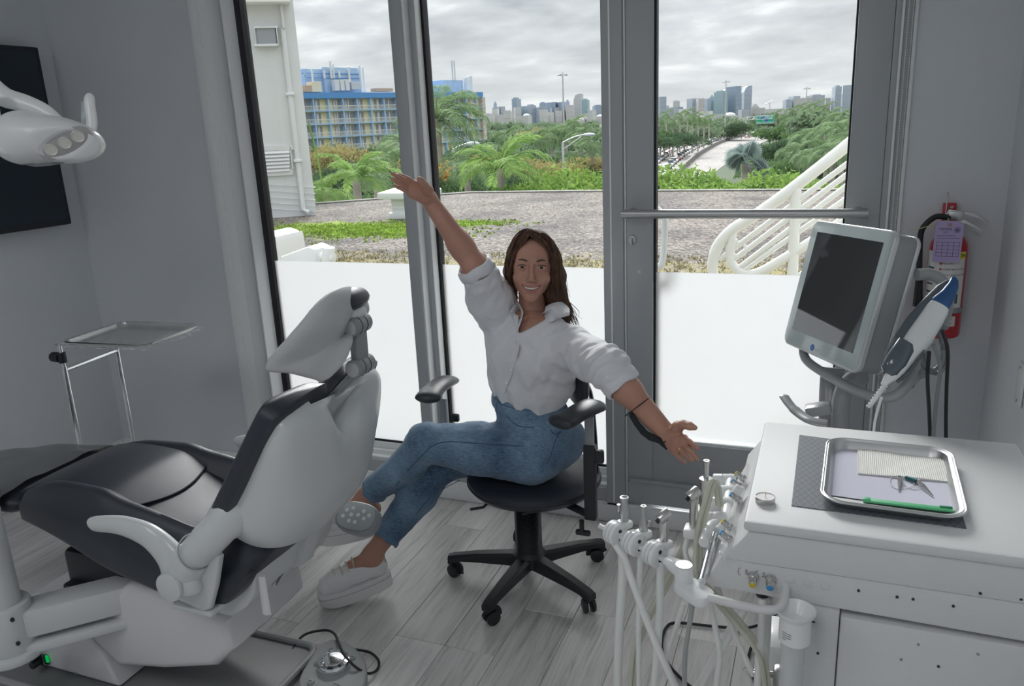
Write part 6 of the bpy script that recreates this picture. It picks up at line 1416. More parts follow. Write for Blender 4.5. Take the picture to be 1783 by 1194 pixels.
# hoses
wh = mat('white_hose', (.80, .81, .80), .4); ch_ = mat('clear_hose', (.66, .67, .56), .25, alpha=.8); gh = mat('grey_hose', (.36, .38, .38), .4)
def hose(pts, r_, m, label, name='hose', cat='hose'):
    ps = [at(x, y, Y=yy) if yy > 0 else at(x, y, Z=-yy) for x, y, yy in pts]
    o = MB().tube(catmull(ps, 8), r_, 10).build(name, m); return tag(o, label, cat)
def lowest(p, y): return p
hose([(1083, 925, 1.53), (1084, 1000, 1.53), (1078, 1100, 1.54), (1075, 1230, 1.56), (1080, 1330, 1.58)], .0105, wh, 'thick white hose hanging straight down from the leftmost clamp')
hose([(1115, 950, 1.50), (1113, 1020, 1.51), (1112, 1120, 1.52), (1114, 1230, 1.53), (1125, 1330, 1.5)], .0062, wh, 'thin white hose hanging from the middle clamp')
hose([(1150, 975, 1.47), (1149, 1060, 1.48), (1143, 1150, 1.48), (1136, 1240, 1.49), (1140, 1340, 1.5)], .0085, wh, 'white hose hanging from the clamp nearest the pivot')
hose([(1070, 945, 1.52), (1088, 975, 1.50), (1100, 1010, 1.46), (1130, 1090, 1.44), (1160, 1160, 1.43), (1200, 1240, 1.45), (1260, 1300, 1.5)], .0080, wh, 'white hose crossing down to the right behind the straight hoses')
hose([(1210, 905, 1.60), (1185, 960, 1.60), (1150, 1030, 1.58), (1118, 1090, 1.56), (1102, 1140, 1.55), (1098, 1230, 1.55), (1110, 1330, 1.5)], .0055, ch_, 'yellowish clear tube sagging left between the white hoses')
hose([(1214, 905, 1.60), (1190, 965, 1.61), (1155, 1035, 1.60), (1124, 1092, 1.58), (1108, 1145, 1.56), (1106, 1230, 1.55), (1120, 1330, 1.5)], .0045, ch_, 'thinner clear tube beside the sagging yellowish tube')
hose([(1250, 880, 1.62), (1246, 845, 1.62), (1238, 838, 1.60), (1228, 870, 1.58), (1215, 920, 1.55), (1212, 1000, 1.50), (1240, 1040, 1.46), (1285, 1090, 1.44), (1318, 1135, 1.44), (1330, 1180, 1.45), (1340, 1290, 1.5)], .0052, ch_, 'yellowish clear tube looping over the rack and down right')
hose([(1256, 882, 1.63), (1252, 850, 1.63), (1245, 838, 1.61), (1236, 868, 1.59), (1224, 920, 1.56), (1221, 1000, 1.52), (1247, 1035, 1.48), (1292, 1085, 1.46), (1325, 1130, 1.46), (1337, 1180, 1.46), (1350, 1290, 1.5)], .0052, ch_, 'second clear tube running beside the looping one')
hose([(1208, 1040, 1.40), (1200, 1090, 1.40), (1193, 1140, 1.41), (1192, 1200, 1.43), (1195, 1330, 1.5)], .0052, gh, 'grey hose hanging straight from the pivot block')
hose([(1235, 1040, 1.40), (1245, 1090, 1.42), (1253, 1140, 1.43), (1247, 1200, 1.45), (1240, 1330, 1.5)], .0060, wh, 'white hose bowing right below the pivot block')
hose([(1192, 1048, 1.42), (1178, 1090, 1.46), (1160, 1140, 1.50), (1140, 1200, 1.55), (1120, 1300, 1.6)], .0055, wh, 'white hose slanting left from the pivot block')
hose([(1315, 1020, 1.52), (1295, 1065, 1.55), (1270, 1110, 1.58), (1240, 1160, 1.6), (1215, 1210, 1.62), (1190, 1290, 1.6)], .0075, wh, 'white hose slanting left from under the console')
hose([(1305, 1018, 1.56), (1285, 1065, 1.58), (1258, 1118, 1.60), (1225, 1175, 1.62), (1190, 1240, 1.64), (1170, 1310, 1.6)], .0070, wh, 'white hose parallel to the left-slanting one under the console')
hose([(1245, 1010, 1.50), (1262, 1060, 1.50), (1280, 1105, 1.50), (1300, 1150, 1.50), (1312, 1175, 1.50)], .0062, wh, 'white hose running right to the wing valve under the cart')
hose([(1328, 1040, 1.46), (1326, 1100, 1.46), (1322, 1160, 1.46), (1318, 1230, 1.47), (1320, 1330, 1.5)], .0085, wh, 'thick white hose hanging from the black coupling')
hose([(1340, 1040, 1.49), (1338, 1100, 1.49), (1334, 1160, 1.49), (1332, 1230, 1.49), (1335, 1330, 1.5)], .0055, wh, 'thin white hose behind the thick one at the coupling')
for pts, lb in (([(1352, 1068, -.10), (1320, 1088, -.04), (1290, 1093, -.012), (1240, 1090, -.008), (1180, 1084, -.008), (1160, 1092, -.008), (1152, 1120, -.008), (1160, 1150, -.008), (1190, 1185, -.008), (1230, 1215, -.008)], 'black cable curving over the floor behind the hoses'),
                ([(1351, 1108, -.10), (1300, 1128, -.008), (1300, 1128, -.008), (1240, 1160, -.008)], 'short black cable under the cart'), ([(1352, 1102, -.12), (1330, 1106, -.07), (1312, 1120, -.02), (1303, 1150, -.008), (1315, 1185, -.008)], 'black cable looping down behind the canister')):
    if 'short' in lb: continue
    ps = [at(x, y, Z=-z) for x, y, z in pts]; o = MB().tube(catmull(ps, 8), .0048, 8).build('cable', M['rubber']); tag(o, lb, 'cable')
# wing valve and foot box low at the cart
wv = thing('wing_valve', 'small steel valve with wing handle low beside the canister', 'valve', (0, 0, 0)); c = at(1322, 1172, Y=1.50)
MB().cyl(c+V((-.012, 0, 0)), c+V((.05, .0, .006)), .007, n=14).build('stem', M['steel'], wv); MB().box(c+V((-.020, 0, 0)), (.026, .006, .014), .003, Matrix.Rotation(.3, 3, 'Y')).build('wing_handle', M['steel'], wv)
MB().box(c+V((.045, 0, .0)), (.035, .03, .05), .008).build('valve_block', M['steelr'], wv); MB().cyl(c+V((.045, 0, -.02)), V((c.x+.045, c.y, 0)), .012, n=14).build('valve_leg', M['steelr'], wv)
wb = thing('foot_pedal_box', 'white and grey box standing under the cart behind the canister', 'box'); c = at(1345, 1125, Y=1.62)
MB().bb(c.x-.035, c.x+.06, c.y-.05, c.y+.08, .05, c.z+.035, .02).build('white_cover', M['wplas'], wb); MB().bb(c.x-.030, c.x+.055, c.y-.045, c.y+.075, 0, .07, .01).build('grey_base', M['gplas'], wb)
# --- things on the cart
cnd = thing('tealight_candle', 'white tealight candle in a metal cup on the cart corner', 'candle', at(1332, 874, Z=UZ))
MB().lathe([(0, 0), (.0185, 0), (.019, .001), (.0192, .0125), (.0185, .0130), (.0182, .0115)], (0, 0, 0), (0, 0, 1), 32).build('metal_cup', M['steel'], cnd)
MB().lathe([(.0182, .0115), (.012, .0112), (0, .0118)], (0, 0, 0), (0, 0, 1), 32).lathe([(0, .009), (.0182, .009)], (0, 0, 0), (0, 0, 1), 32).build('wax', mat('wax', (.78, .76, .74), .4), cnd)
MB().cyl((0, 0, .011), (.001, 0, .021), .0008, n=6).build('wick', mat('wick', (.6, .45, .42), .7), cnd)
def mat_pattern():
    m = bpy.data.materials.new('diamond_mat'); m.use_nodes = True; nt = m.node_tree; b = nt.nodes['Principled BSDF']; L = nt.links.new; tc = nn(nt, 'ShaderNodeTexCoord')
    outs = []
    for ang in (28, -28, 90):
        mp = nn(nt, 'ShaderNodeMapping'); mp.inputs['Rotation'].default_value = (0, 0, math.radians(ang)); L(tc.outputs['Object'], mp.inputs[0]); w = nn(nt, 'ShaderNodeTexWave'); w.inputs['Scale'].default_value = 24; w.bands_direction = 'X'; L(mp.outputs[0], w.inputs[0]); outs.append(w.outputs[1])
    a = nn(nt, 'ShaderNodeMath', operation='MINIMUM'); L(outs[0], a.inputs[0]); L(outs[1], a.inputs[1]); r = nn(nt, 'ShaderNodeValToRGB'); r.color_ramp.elements[0].position = .0; r.color_ramp.elements[1].position = .10
    r.color_ramp.elements[0].color = (.085, .095, .115, 1); r.color_ramp.elements[1].color = (.15, .17, .195, 1); L(a.outputs[0], r.inputs[0]); L(r.outputs[0], b.inputs['Base Color']); b.inputs['Roughness'].default_value = .6; return m
mo_ = MB().prism([tuple(at(x, y, Z=UZ).xy) for x, y in ((1392, 758), (1378, 881), (1683, 921), (1640, 790))][::-1], .0018, (0, 0, UZ), (1, 0, 0), (0, 1, 0)).build('rubber_mat', mat_pattern(), None, False); tag(mo_, 'dark grey diamond patterned mat under the steel tray', 'mat')
tc_ = [at(1437, 759, Z=UZ+.022), at(1660, 782, Z=UZ+.022), at(1689, 910, Z=UZ+.022), at(1430, 868, Z=UZ+.022)]; tcc = sum(tc_, V())/4; tcc.z = UZ+.021
tu = V((1, -.035, 0)).normalized(); tv_ = V((.035, 1, 0)).normalized()
TW, TH = ((tc_[1]-tc_[0]).length+(tc_[2]-tc_[3]).length)/2-.026, ((tc_[3]-tc_[0]).length+(tc_[2]-tc_[1]).length)/2-.026
tr = tray('steel_tray', tcc+V((0, 0, .0)), tu, tv_, TW, TH, .0185, .035, M['steelr'], None, .011, .0012); tag(tr, 'rounded stainless steel tray holding paper and instruments on the cart', 'tray')
MB().tube([tcc+tu*x+tv_*y+V((0, 0, .001)) for x, y in rrect(TW+.022, TH+.022, .045, 8)], .0024, 8, closed=True).build('rolled_rim', M['steelr'], tr)
TF = tcc.z-.0172
def tl(x, y, z=0.0): p = at(x, y, Z=TF); return V((p.x, p.y, TF+z))
lp_ = mat('lavender_paper', (.56, .56, .66), .8, bump=.1)
pp_ = MB().prism([tuple(tl(x, y).xy) for x, y in ((1453, 776), (1635, 797), (1664, 893), (1446, 862))][::-1], .0006, (0, 0, TF), (1, 0, 0), (0, 1, 0)).build('tray_paper', lp_, None, False); tag(pp_, 'lavender paper liner lying in the steel tray', 'paper')
# ribbed napkin
nk = [tl(x, y, .001) for x, y in ((1493, 784), (1643, 802), (1656, 841), (1494, 826))]; mb = MB(); NN_ = 230; vs = []; fs = []
for i in range(NN_+1):
    t = i/NN_; a = nk[0].lerp(nk[1], t); b = nk[3].lerp(nk[2], t); h = .0035+.0007*math.sin(t*2*PI*44)
    for j in range(5): vs.append(a.lerp(b, j/4)+V((0, 0, h+.001*math.sin(t*7+j))))
    for j in (4, 0): vs.append((a.lerp(b, j/4))+V((0, 0, 0)))
for i in range(NN_):
    for j in range(4): q = i*7+j; fs.append((q, q+1, q+8, q+7))
    fs += [(i*7+4, i*7+5, i*7+12, i*7+11), (i*7+6, i*7, i*7+7, i*7+13), (i*7+5, i*7+6, i*7+13, i*7+12)]
fs += [(0, 6, 5, 4, 3, 2, 1), tuple(NN_*7+k for k in (0, 1, 2, 3, 4, 5, 6))]
nap = MB().add(vs, fs).build('paper_napkin', mat('napkin_paper', (.74, .74, .70), .85), None, True, .9); tag(nap, 'folded white ribbed paper napkin in the tray', 'napkin')
# bib clip: two alligator clips on a ball chain, blue-green sleeve
bc_ = thing('bib_clip', 'steel bib clips on a ball chain with green sleeve in the tray', 'clip')
def clip(a, b, w, nm):
    d = (b-a); n = V((-d.y, d.x, 0)).normalized()*w
    mb = MB(); mb.loft([[a-n+V((0, 0, .001)), a+n+V((0, 0, .001)), a+n+V((0, 0, .006)), a-n+V((0, 0, .006))], [a.lerp(b, .45)-n*1.1+V((0, 0, .001)), a.lerp(b, .45)+n*1.1+V((0, 0, .001)), a.lerp(b, .45)+n*1.1+V((0, 0, .009)), a.lerp(b, .45)-n*1.1+V((0, 0, .009))], [b-n*.3+V((0, 0, .001)), b+n*.3+V((0, 0, .001)), b+n*.3+V((0, 0, .004)), b-n*.3+V((0, 0, .004))]]); return mb.build(nm, M['steel'], bc_)
clip(tl(1592, 838), tl(1624, 866), .0038, 'clip'); clip(tl(1566, 832), tl(1565, 857), .003, 'clip')
MB().tube([tl(1577, 835, .005), tl(1596, 842, .006)], .0042, 12).build('green_sleeve', mat('green_sleeve', (.01, .14, .15), .4), bc_)
MB().ball(tl(1600, 843, .007), .0045, 12, 8).build('pink_tip', mat('pink_tip', (.55, .40, .40), .5), bc_)
cp_ = catmull([tl(*p) for p in ((1563, 834, .002), (1552, 833, .002), (1551, 845, .002), (1562, 852, .002), (1580, 851, .002), (1592, 845, .003), (1582, 838, .003), (1570, 836, .004), (1575, 846, .003), (1590, 853, .002), (1600, 850, .004))], 10)
mb = MB()
for p in cp_[::2]: mb.ball(p, .00125, 6, 4)
bch = mb.build('ball_chain', M['steel'], bc_); bch['kind'] = 'stuff'
gr_ = mat('green_plastic', (.10, .48, .22), .45, sub=0)
gs_ = thing('green_bite_block', 'translucent green plastic strip along the near edge of the tray', 'strip')
a, b = tl(1502, 874), tl(1660, 893); d = (b-a).normalized(); n = V((-d.y, d.x, 0)); R_ = Matrix((d, n, V((0, 0, 1)))).transposed()
MB().box((a+b)/2+n*.004+V((0, 0, .0035)), ((b-a).length, .014, .005), .002, R_).build('strip', gr_, gs_)
MB().box(a+d*.007+n*.004+V((0, 0, .005)), (.014, .012, .006), .002, R_).build('end_block', gr_, gs_); MB().box(b-d*.012+n*.008+V((0, 0, .006)), (.022, .006, .005), .001, R_).build('end_clip', mat('dark_green', (.02, .22, .11), .5), gs_)

# ================================================================== SCANNER
sc = thing('scanner_monitor', 'tilted white-framed touch monitor on a grey scanner stand behind the cart', 'monitor')
TL, TR, BL = at(1418, 382, D=2.42), at(1562, 402, D=2.04), at(1385, 600, D=2.42)
mu_ = (TR-TL).normalized(); mv_ = (BL-TL); mv_ = (mv_-mu_*mv_.dot(mu_)).normalized(); mn = mv_.cross(mu_)   # mn towards viewer?
MW, MH = .396, .388
if mn.dot(V((0, 0, CAM_H))-TL) < 0: mn = -mn
mc = TL+mu_*MW/2+mv_*MH/2; ex, ey = mu_, -mv_
if ex.cross(ey).dot(mn) < 0: ex = -ex
frm = mat('monitor_silver', (.60, .62, .63), .3, metal=.3); side = mat('monitor_grey', (.30, .315, .325), .38)
MB().prism(rrect(MW, MH, .03, 8), .018, mc-mn*.018, ex, ey, .004, 3).build('front_frame', frm, sc)
MB().prism(rrect(MW-.012, MH-.012, .026, 8), .058, mc-mn*.074, ex, ey, .004, 3).build('back_housing', side, sc)
MB().prism(rrect(MW-.008, MH-.008, .03, 8), .012, mc-mn*.086, ex, ey, .004, 3).build('rear_edge', frm, sc)
MB().prism(rrect(MW-.010, MH-.010, .026, 8), .0012, mc+mn*.0, ex, ey, .0004).build('glass_bezel', mat('bezel_glass', (.52, .60, .61), .10, spec=.7), sc)
MB().prism(rrect(MW-.075, MH-.085, .003, 2, 0, .008), .0012, mc+mn*.0006, ex, ey, 0).build('screen', mat('black_screen', (.16, .17, .175), .03, metal=.55, spec=.9), sc)
lgp = mc-ey*(MH/2-.022)-ex*(.03)
MB().cyl(lgp+mn*.001, lgp+mn*.0019, .0095, n=28).build('round_logo', mat('logo_blue', (.03, .16, .55), .4), sc)
Rm = Matrix((ex, ey, mn)).transposed().to_euler()
text('logo_mark', 'i', .012, lgp+mn*.0022, Rm, M['wplas'], sc, .0001)
text('maker_name', 'element', .009, lgp+ex*.030+mn*.0014, Rm, mat('pale_print', (.62, .66, .67), .5), sc, .0001)
sg_ = mat('stand_grey', (.33, .345, .355), .32, coat=.2)
# handle bar round the bottom, neck, column and cradle
Dp = lambda x, y, d: at(x, y, D=d)
st = thing('scanner_stand', 'grey metallic scanner stand with loop handle and column behind the cart', 'stand')
MB().tube(catmull([Dp(1399, 598, 2.45), Dp(1400, 618, 2.42), Dp(1412, 634, 2.38), Dp(1450, 658, 2.28), Dp(1490, 680, 2.17), Dp(1530, 692, 2.08), Dp(1560, 688, 2.04), Dp(1582, 664, 2.03), Dp(1594, 625, 2.05)], 6), .0135, 16).build('loop_handle', sg_, st)
MB().tube(catmull([Dp(1596, 478, 2.10), Dp(1620, 478, 2.10), Dp(1640, 490, 2.09), Dp(1650, 520, 2.09), Dp(1640, 570, 2.07)], 6), .016, 14).build('upper_handle', sg_, st)
nk0 = Dp(1462, 640, 2.38); MB().tube(catmull([Dp(1450, 640, 2.42), Dp(1447, 680, 2.42), Dp(1446, 735, 2.40), Dp(1446, 790, 2.38)], 5), [.042, .044, .038, .034]*0+[.038]*16, 24, sx=.9, sy=.55).build('neck', sg_, st)
MB().tube(catmull([Dp(1500, 655, 2.28), Dp(1480, 665, 2.32), Dp(1466, 690, 2.35), Dp(1463, 730, 2.36), Dp(1463, 800, 2.36)], 5), .026, 20).build('column', sg_, st)
cb = Dp(1463, 800, 2.36); MB().cyl((cb.x, cb.y, .06), (cb.x, cb.y, cb.z+.05), .028, n=24).build('lower_column', sg_, st)
for k in range(4): a = k*PI/2+.4; MB().tube([V((cb.x, cb.y, .07)), V((cb.x+.2*math.cos(a), cb.y+.2*math.sin(a), .055))], [.03, .018], 10, sx=1, sy=.6).build('foot', sg_, st); MB().cyl((cb.x+.19*math.cos(a), cb.y+.19*math.sin(a)-.008, .024), (cb.x+.19*math.cos(a), cb.y+.19*math.sin(a)+.008, .024), .024, n=16).build('castor', M['rubber'], st)
MB().tube(catmull([Dp(1364, 688, 2.30), Dp(1375, 704, 2.26), Dp(1392, 720, 2.22), Dp(1412, 732, 2.18), Dp(1440, 738, 2.16)], 6), [.008]+[.0145]*8+[.017]*8+[.018]*8, 16, sx=1, sy=.42).build('side_paddle', sg_, st)
MB().box(Dp(1425, 712, 2.28), (.07, .05, .03), .006, Matrix.Rotation(-.25, 3, 'Y')).build('paddle_mount', sg_, st)
MB().box(mc-mn*.10, (.08, .08, .08), .01).build('monitor_mount', sg_, st); MB().tube([mc-mn*.09, Dp(1480, 640, 2.36)], .028, 16).build('mount_arm', sg_, st)
# scanner wand in its cradle
wd_ = thing('scanner_wand', 'white scanner wand with blue tip resting in a dark cradle', 'scanner')
W0 = Dp(1543, 668, 1.99); W1 = Dp(1672, 488, 2.02); wdv = (W1-W0); wl_ = wdv.length; wz = wdv.normalized(); toc = (V((0, 0, CAM_H))-W0).normalized(); wy = (toc-wz*toc.dot(wz)).normalized(); wx = wy.cross(wz)
def wsec(t, w, th, off=0.0, sh=0.0, n=28, pw=.7): return [W0+wz*(wl_*t)+wy*(off+th*math.copysign(abs(math.sin(a))**pw, math.sin(a)))+wx*(sh+w*math.copysign(abs(math.cos(a))**pw, math.cos(a))) for a in [2*PI*i/n for i in range(n)]]
crd = mat('cradle_slate', (.10, .125, .145), .35)
MB().loft([wsec(t, w, th, 0, sh) for t, w, th, sh in ((-.02, .007, .007, .004), (.02, .010, .010, .003), (.07, .017, .014, 0), (.13, .020, .018, -.002), (.22, .022, .020, -.003), (.30, .025, .022, -.002), (.36, .030, .024, 0), (.45, .031, .024, 0), (.60, .029, .023, .002), (.70, .027, .022, .004), (.74, .024, .021, .005))]).build('handle_body', M['wplas'], wd_)
MB().loft([wsec(t, w, th, 0, sh) for t, w, th, sh in ((.735, .0245, .0212, .005), (.76, .0245, .0212, .006), (.85, .019, .017, .004), (.93, .014, .012, .006), (.985, .010, .008, .012), (1.0, .005, .004, .014))]).build('blue_tip', mat('wand_blue', (.012, .085, .25), .3, coat=.4), wd_)
MB().loft([wsec(t, w, th, -.012, sh) for t, w, th, sh in ((.16, .010, .010, .026), (.22, .026, .018, .020), (.35, .028, .020, .022), (.55, .020, .018, .032), (.75, .024, .018, .022), (.88, .022, .015, .018), (.96, .012, .010, .016))]).build('cradle_back', crd, wd_)
MB().loft([wsec(t, w, th, .004, sh) for t, w, th, sh in ((.06, .012, .012, .010), (.09, .022, .020, .012), (.18, .027, .025, .012), (.30, .026, .026, .014), (.345, .022, .022, .018))]).build('cradle_cup', mat('cradle_clear', (.09, .115, .14), .18, coat=.5), wd_)
MB().loft([wsec(t, w, th, .006, sh) for t, w, th, sh in ((.05, .003, .006, -.019), (.15, .004, .018, -.028), (.30, .004, .020, -.028), (.36, .002, .012, -.026))]).build('cradle_lip', crd, wd_)
for k in range(5): MB().box(W0+wz*(wl_*(.09+.0))+wx*(-.008+.004*k)+wy*.0175, (.0012, .0012, .006), 0, Matrix((wx, wy, wz)).transposed()).build('vent_slot', hd, wd_)
mb = MB()
for k in range(9):
    p = W0-wz*(.004+.007*k)+V((-.001*k, 0, -.001*k)); mb.lathe([(.0045, 0), (.0078-.0003*k, .001), (.0078-.0003*k, .004), (.0045, .0055)], p, -wz, 12)
mb.tube([W0, W0-wz*.07], .0052, 10); mb.build('strain_relief', M['wplas'], wd_)
hose([(1535, 692, 2.02), (1528, 715, 2.04), (1522, 745, 2.06), (1520, 800, 2.08)], .0035, M['wplas'], 'white scanner cable hanging from the wand beside the column', 'cable', 'cable')
# coiled grey cables on the back of the stand
mb = MB(); cable_m = mat('grey_cable', (.22, .24, .255), .4)
for k, (r0, r1) in enumerate(((.062, .050), (.056, .055))):
    c = Dp(1622, 600+3*k, 2.10+.02*k); pts = [c+CR*(.028*math.cos(a)+.010*k)+CU*(.068*math.sin(a)-.004*k)+CF*(.01*math.sin(2*a)) for a in [2*PI*i/28 for i in range(28)]]; mb.tube(pts, .0062, 8, closed=True)
mb.build('coiled_cable', cable_m, wd_)
hose([(1640, 575, 2.12), (1650, 610, 2.14), (1648, 680, 2.16), (1647, 760, 2.18), (1650, 860, 2.2)], .0045, M['rubber'], 'black cable hanging right of the coil', 'cable', 'cable')
hose([(1618, 612, 2.12), (1615, 660, 2.14), (1618, 720, 2.16), (1620, 780, 2.18), (1622, 860, 2.2)], .0045, M['rubber'], 'black cable hanging straight below the coil', 'cable', 'cable')
hose([(1625, 600, 2.10), (1637, 640, 2.12), (1630, 700, 2.14), (1624, 780, 2.16), (1624, 860, 2.2)], .0048, cable_m, 'grey cable hanging between the two black ones', 'cable', 'cable')
MB().tube([Dp(1640, 563, 2.12), Dp(1648, 570, 2.11)], .010, 12).build('cable_hook', sg_, st); MB().tube([Dp(1605, 640, 2.12), Dp(1606, 655, 2.10)], .009, 12).build('cable_hook', sg_, st); MB().tube([Dp(1595, 560, 2.12), Dp(1600, 650, 2.12), Dp(1585, 670, 2.1)], .012, 12).build('cable_bracket', sg_, st)

# ================================================================== EXTINGUISHER
EX, EY = .372, 2.845
ext = thing('fire_extinguisher', 'red fire extinguisher with lavender inspection tag hanging on the wall by the door', 'fire extinguisher', (EX, EY, .885))
redm = mat('extinguisher_red', (.50, .012, .022), .28, coat=.4)
MB().lathe([(0, .003), (.045, .0), (.054, .006), (.056, .015), (.056, .285), (.053, .305), (.044, .322), (.030, .334), (.020, .338), (.019, .345), (0, .346)], (0, 0, 0), (0, 0, 1), 44).build('cylinder', redm, ext)
MB().lathe([(.017, .343), (.017, .352), (.024, .354), (.024, .362), (.018, .364), (.018, .378), (0, .38)], (0, 0, 0), (0, 0, 1), 28).build('collar', redm, ext)
MB().box((.010, 0, .392), (.045, .028, .030), .005).build('valve_head', M['steelr'], ext)
lvm2 = M['steel']
MB().prism([(-.02, .372), (.04, .368), (.085, .345), (.098, .332), (.075, .357), (.03, .384), (-.02, .388)], .022, (0, .011, 0), (1, 0, 0), (0, 0, 1), .002).build('carry_handle', lvm2, ext)
MB().prism([(-.02, .394), (.03, .398), (.075, .384), (.105, .362), (.10, .376), (.06, .402), (-.01, .412)], .020, (0, .010, 0), (1, 0, 0), (0, 0, 1), .002).build('lever', lvm2, ext)
MB().tube(catmull([(-.008, -.012, .385), (-.045, -.02, .392), (-.075, -.016, .365), (-.085, -.01, .33), (-.082, -.01, .26), (-.078, -.01, .20)], 6), .009, 12).build('hose', M['rubber'], ext)
MB().cyl((-.078, -.01, .205), (-.074, -.01, .10), .010, .015, n=18).build('nozzle', M['dplas'], ext); MB().cyl((-.0785, -.01, .215), (-.078, -.01, .20), .0115, n=18).build('hose_ferrule', M['steel'], ext)
def wrapl(z0, z1, a0, a1, r_, n=24): 
    vs = []; fs = []
    for i in range(n+1):
        a = math.radians(a0+(a1-a0)*i/n); 
        for r__, z in ((r_, z0), (r_, z1), (r_-.0004, z1), (r_-.0004, z0)): vs.append((r__*math.cos(a), r__*math.sin(a), z))
    for i in range(n):
        for j in range(4): j2 = (j+1) % 4; fs.append((i*4+j, i*4+j2, i*4+4+j2, i*4+4+j))
    fs += [(0, 3, 2, 1), (n*4, n*4+1, n*4+2, n*4+3)]; return MB().add(vs, fs)
wrapl(.105, .285, 190, 322, .0567).build('instruction_label', mat('label_white', (.74, .74, .72), .5), ext)
wrapl(.262, .284, 226, 320, .0570).build('yellow_band', mat('label_yellow', (.78, .72, .05), .5), ext)
lb_ = [o for o in ext.children if o.name.startswith('instruction_label')][0]
def arcp(ang, z, r_=.0572): a = math.radians(ang); return V((r_*math.cos(a), r_*math.sin(a), z))
inst = text('label_title', 'INSTRUCTIONS', .0155, arcp(285, .273)+V((0, -.0012, 0)), (PI/2, 0, math.radians(15)), dr, ext, .0002)
for v in inst.data.vertices:   # bend the lettering round the cylinder
    a = math.radians(273)+v.co.x/.0574; z = v.co.y; v.co = V((.0574*math.cos(a), .0574*math.sin(a), z))
inst.location = (0, 0, .273); inst.rotation_euler = (0, 0, 0)
for k, s_t in enumerate(('PULL PIN', 'STAND BACK 8 FEET', 'AIM AT BASE OF FIRE', 'SQUEEZE LEVER')):
    t = text('label_line', s_t, .0075, (0, 0, 0), (0, 0, 0), dr, ext, .0002, 'LEFT')
    for v in t.data.vertices: a = math.radians(250)+v.co.x/.0573; z = v.co.y; v.co = V((.0573*math.cos(a), .0573*math.sin(a), z))
    t.location = (0, 0, .248-.018*k)
    c = arcp(245, .248-.018*k); MB().cyl(c+V((0, .001, 0)), c*1.0+V((0, -.0008, 0)), .0038, n=12).build('step_dot', redm, ext)
for k in range(5): wrapl(.125+.026*k, .131+.026*k, 198, 224, .0569, 6).build('label_block', dr, ext)
wrapl(.115, .155, 238, 265, .0570, 8).build('pictogram', dr, ext); wrapl(.120, .150, 275, 305, .0570, 8).build('pictogram', dr, ext)
wrapl(.088, .104, 150, 390, .0576, 40).build('strap', M['gplas'], ext)
wrapl(.045, .078, 238, 305, .0567, 12).build('round_badge', mat('label_white2', (.74, .74, .72), .5), ext)
t = text('badge_text', 'ABC', .024, (0, 0, 0), (0, 0, 0), redm, ext, .0002)
for v in t.data.vertices: a = math.radians(271)+v.co.x/.0573; z = v.co.y; v.co = V((.0573*math.cos(a), .0573*math.sin(a), z))
t.location = (0, 0, .061)
br = MB().bb(-.020, .018, .058, .079, .34, .425, .002).build('wall_bracket', redm, ext); MB().cyl((.004, .058, .412), (.004, .055, .412), .005, n=12).build('bracket_screw', M['steel'], br)
tgp = V((.345, 2.76, 1.195)); tg = thing('inspection_tag', 'lavender paper inspection tag with a printed grid tied to the extinguisher', 'tag')
ta, tb = at(1629, 387, Y=2.775), at(1672, 454, Y=2.775); tw_, th_ = .078, .128; tcx = (ta+tb)/2; tcx = V((tcx.x, 2.775, tcx.z))
lav = mat('lavender_card', (.46, .38, .62), .7)
MB().prism([(-tw_/2, -th_/2), (tw_/2, -th_/2), (tw_/2, th_/2-.012), (tw_/2-.012, th_/2), (-tw_/2+.012, th_/2), (-tw_/2, th_/2-.012)], .0010, tcx, V((1, 0, -.02)), V((.02, .06, 1)), 0).build('card', lav, tg, False)
dpr = mat('tag_print', (.14, .10, .22), .7)
tex_ = V((1, 0, -.02)).normalized(); tey = V((.02, .06, 1)).normalized(); tn = tey.cross(tex_); tn = tn if tn.y < 0 else -tn
def tp(x, y): return tcx+tex_*x+tey*y+tn*.0016
mb = MB()
for k in range(5): mb.tube([tp(-.030, -.002-.011*k), tp(.032, -.002-.011*k)], .0005, 4)
for k in range(5): mb.tube([tp(-.030+.0155*k, -.002), tp(-.030+.0155*k, -.046)], .0005, 4)
mb.tube([tp(-.032, .010), tp(.032, .010)], .0006, 4); mb.tube([tp(-.032, .018), tp(.020, .018)], .0005, 4); mb.build('tag_grid', dpr, tg)
Rt = Matrix((tex_, tey, -tn if False else tex_.cross(tey))).transposed().to_euler()
text('tag_text', 'MEMBER', .010, tp(-.010, .038), Rt, dpr, tg, .0001); text('tag_text', 'OF', .009, tp(-.010, .028), Rt, dpr, tg, .0001)
MB().tube([tp(.022+.008*math.cos(t), .036+.008*math.sin(t)) for t in [2*PI*i/16 for i in range(16)]], .0006, 4, closed=True).cyl(tp(.022, .036), tp(.022, .036)+tn*.0004, .005, n=8).build('emblem', dpr, tg)
MB().lathe([(.003, 0), (.0058, 0), (.0058, .001), (.003, .0012)], tp(0, .052), tn, 18).build('eyelet', mat('eyelet', (.55, .25, .25), .4), tg)
MB().tube(catmull([tp(0, .052), tp(-.004, .068)+V((0, .02, 0)), V((EX-.02, EY-.02, 1.262)), V((.27, 2.80, 1.24)), at(1583, 397, Y=2.80)], 5), .0013, 6).build('tie_string', mat('yellow_string', (.70, .66, .30), .7), tg)
hk = thing('wall_hook', 'thin silver wire hook above the extinguisher', 'hook', (0, 0, 0)); q = at(1650, 337, Y=2.915)
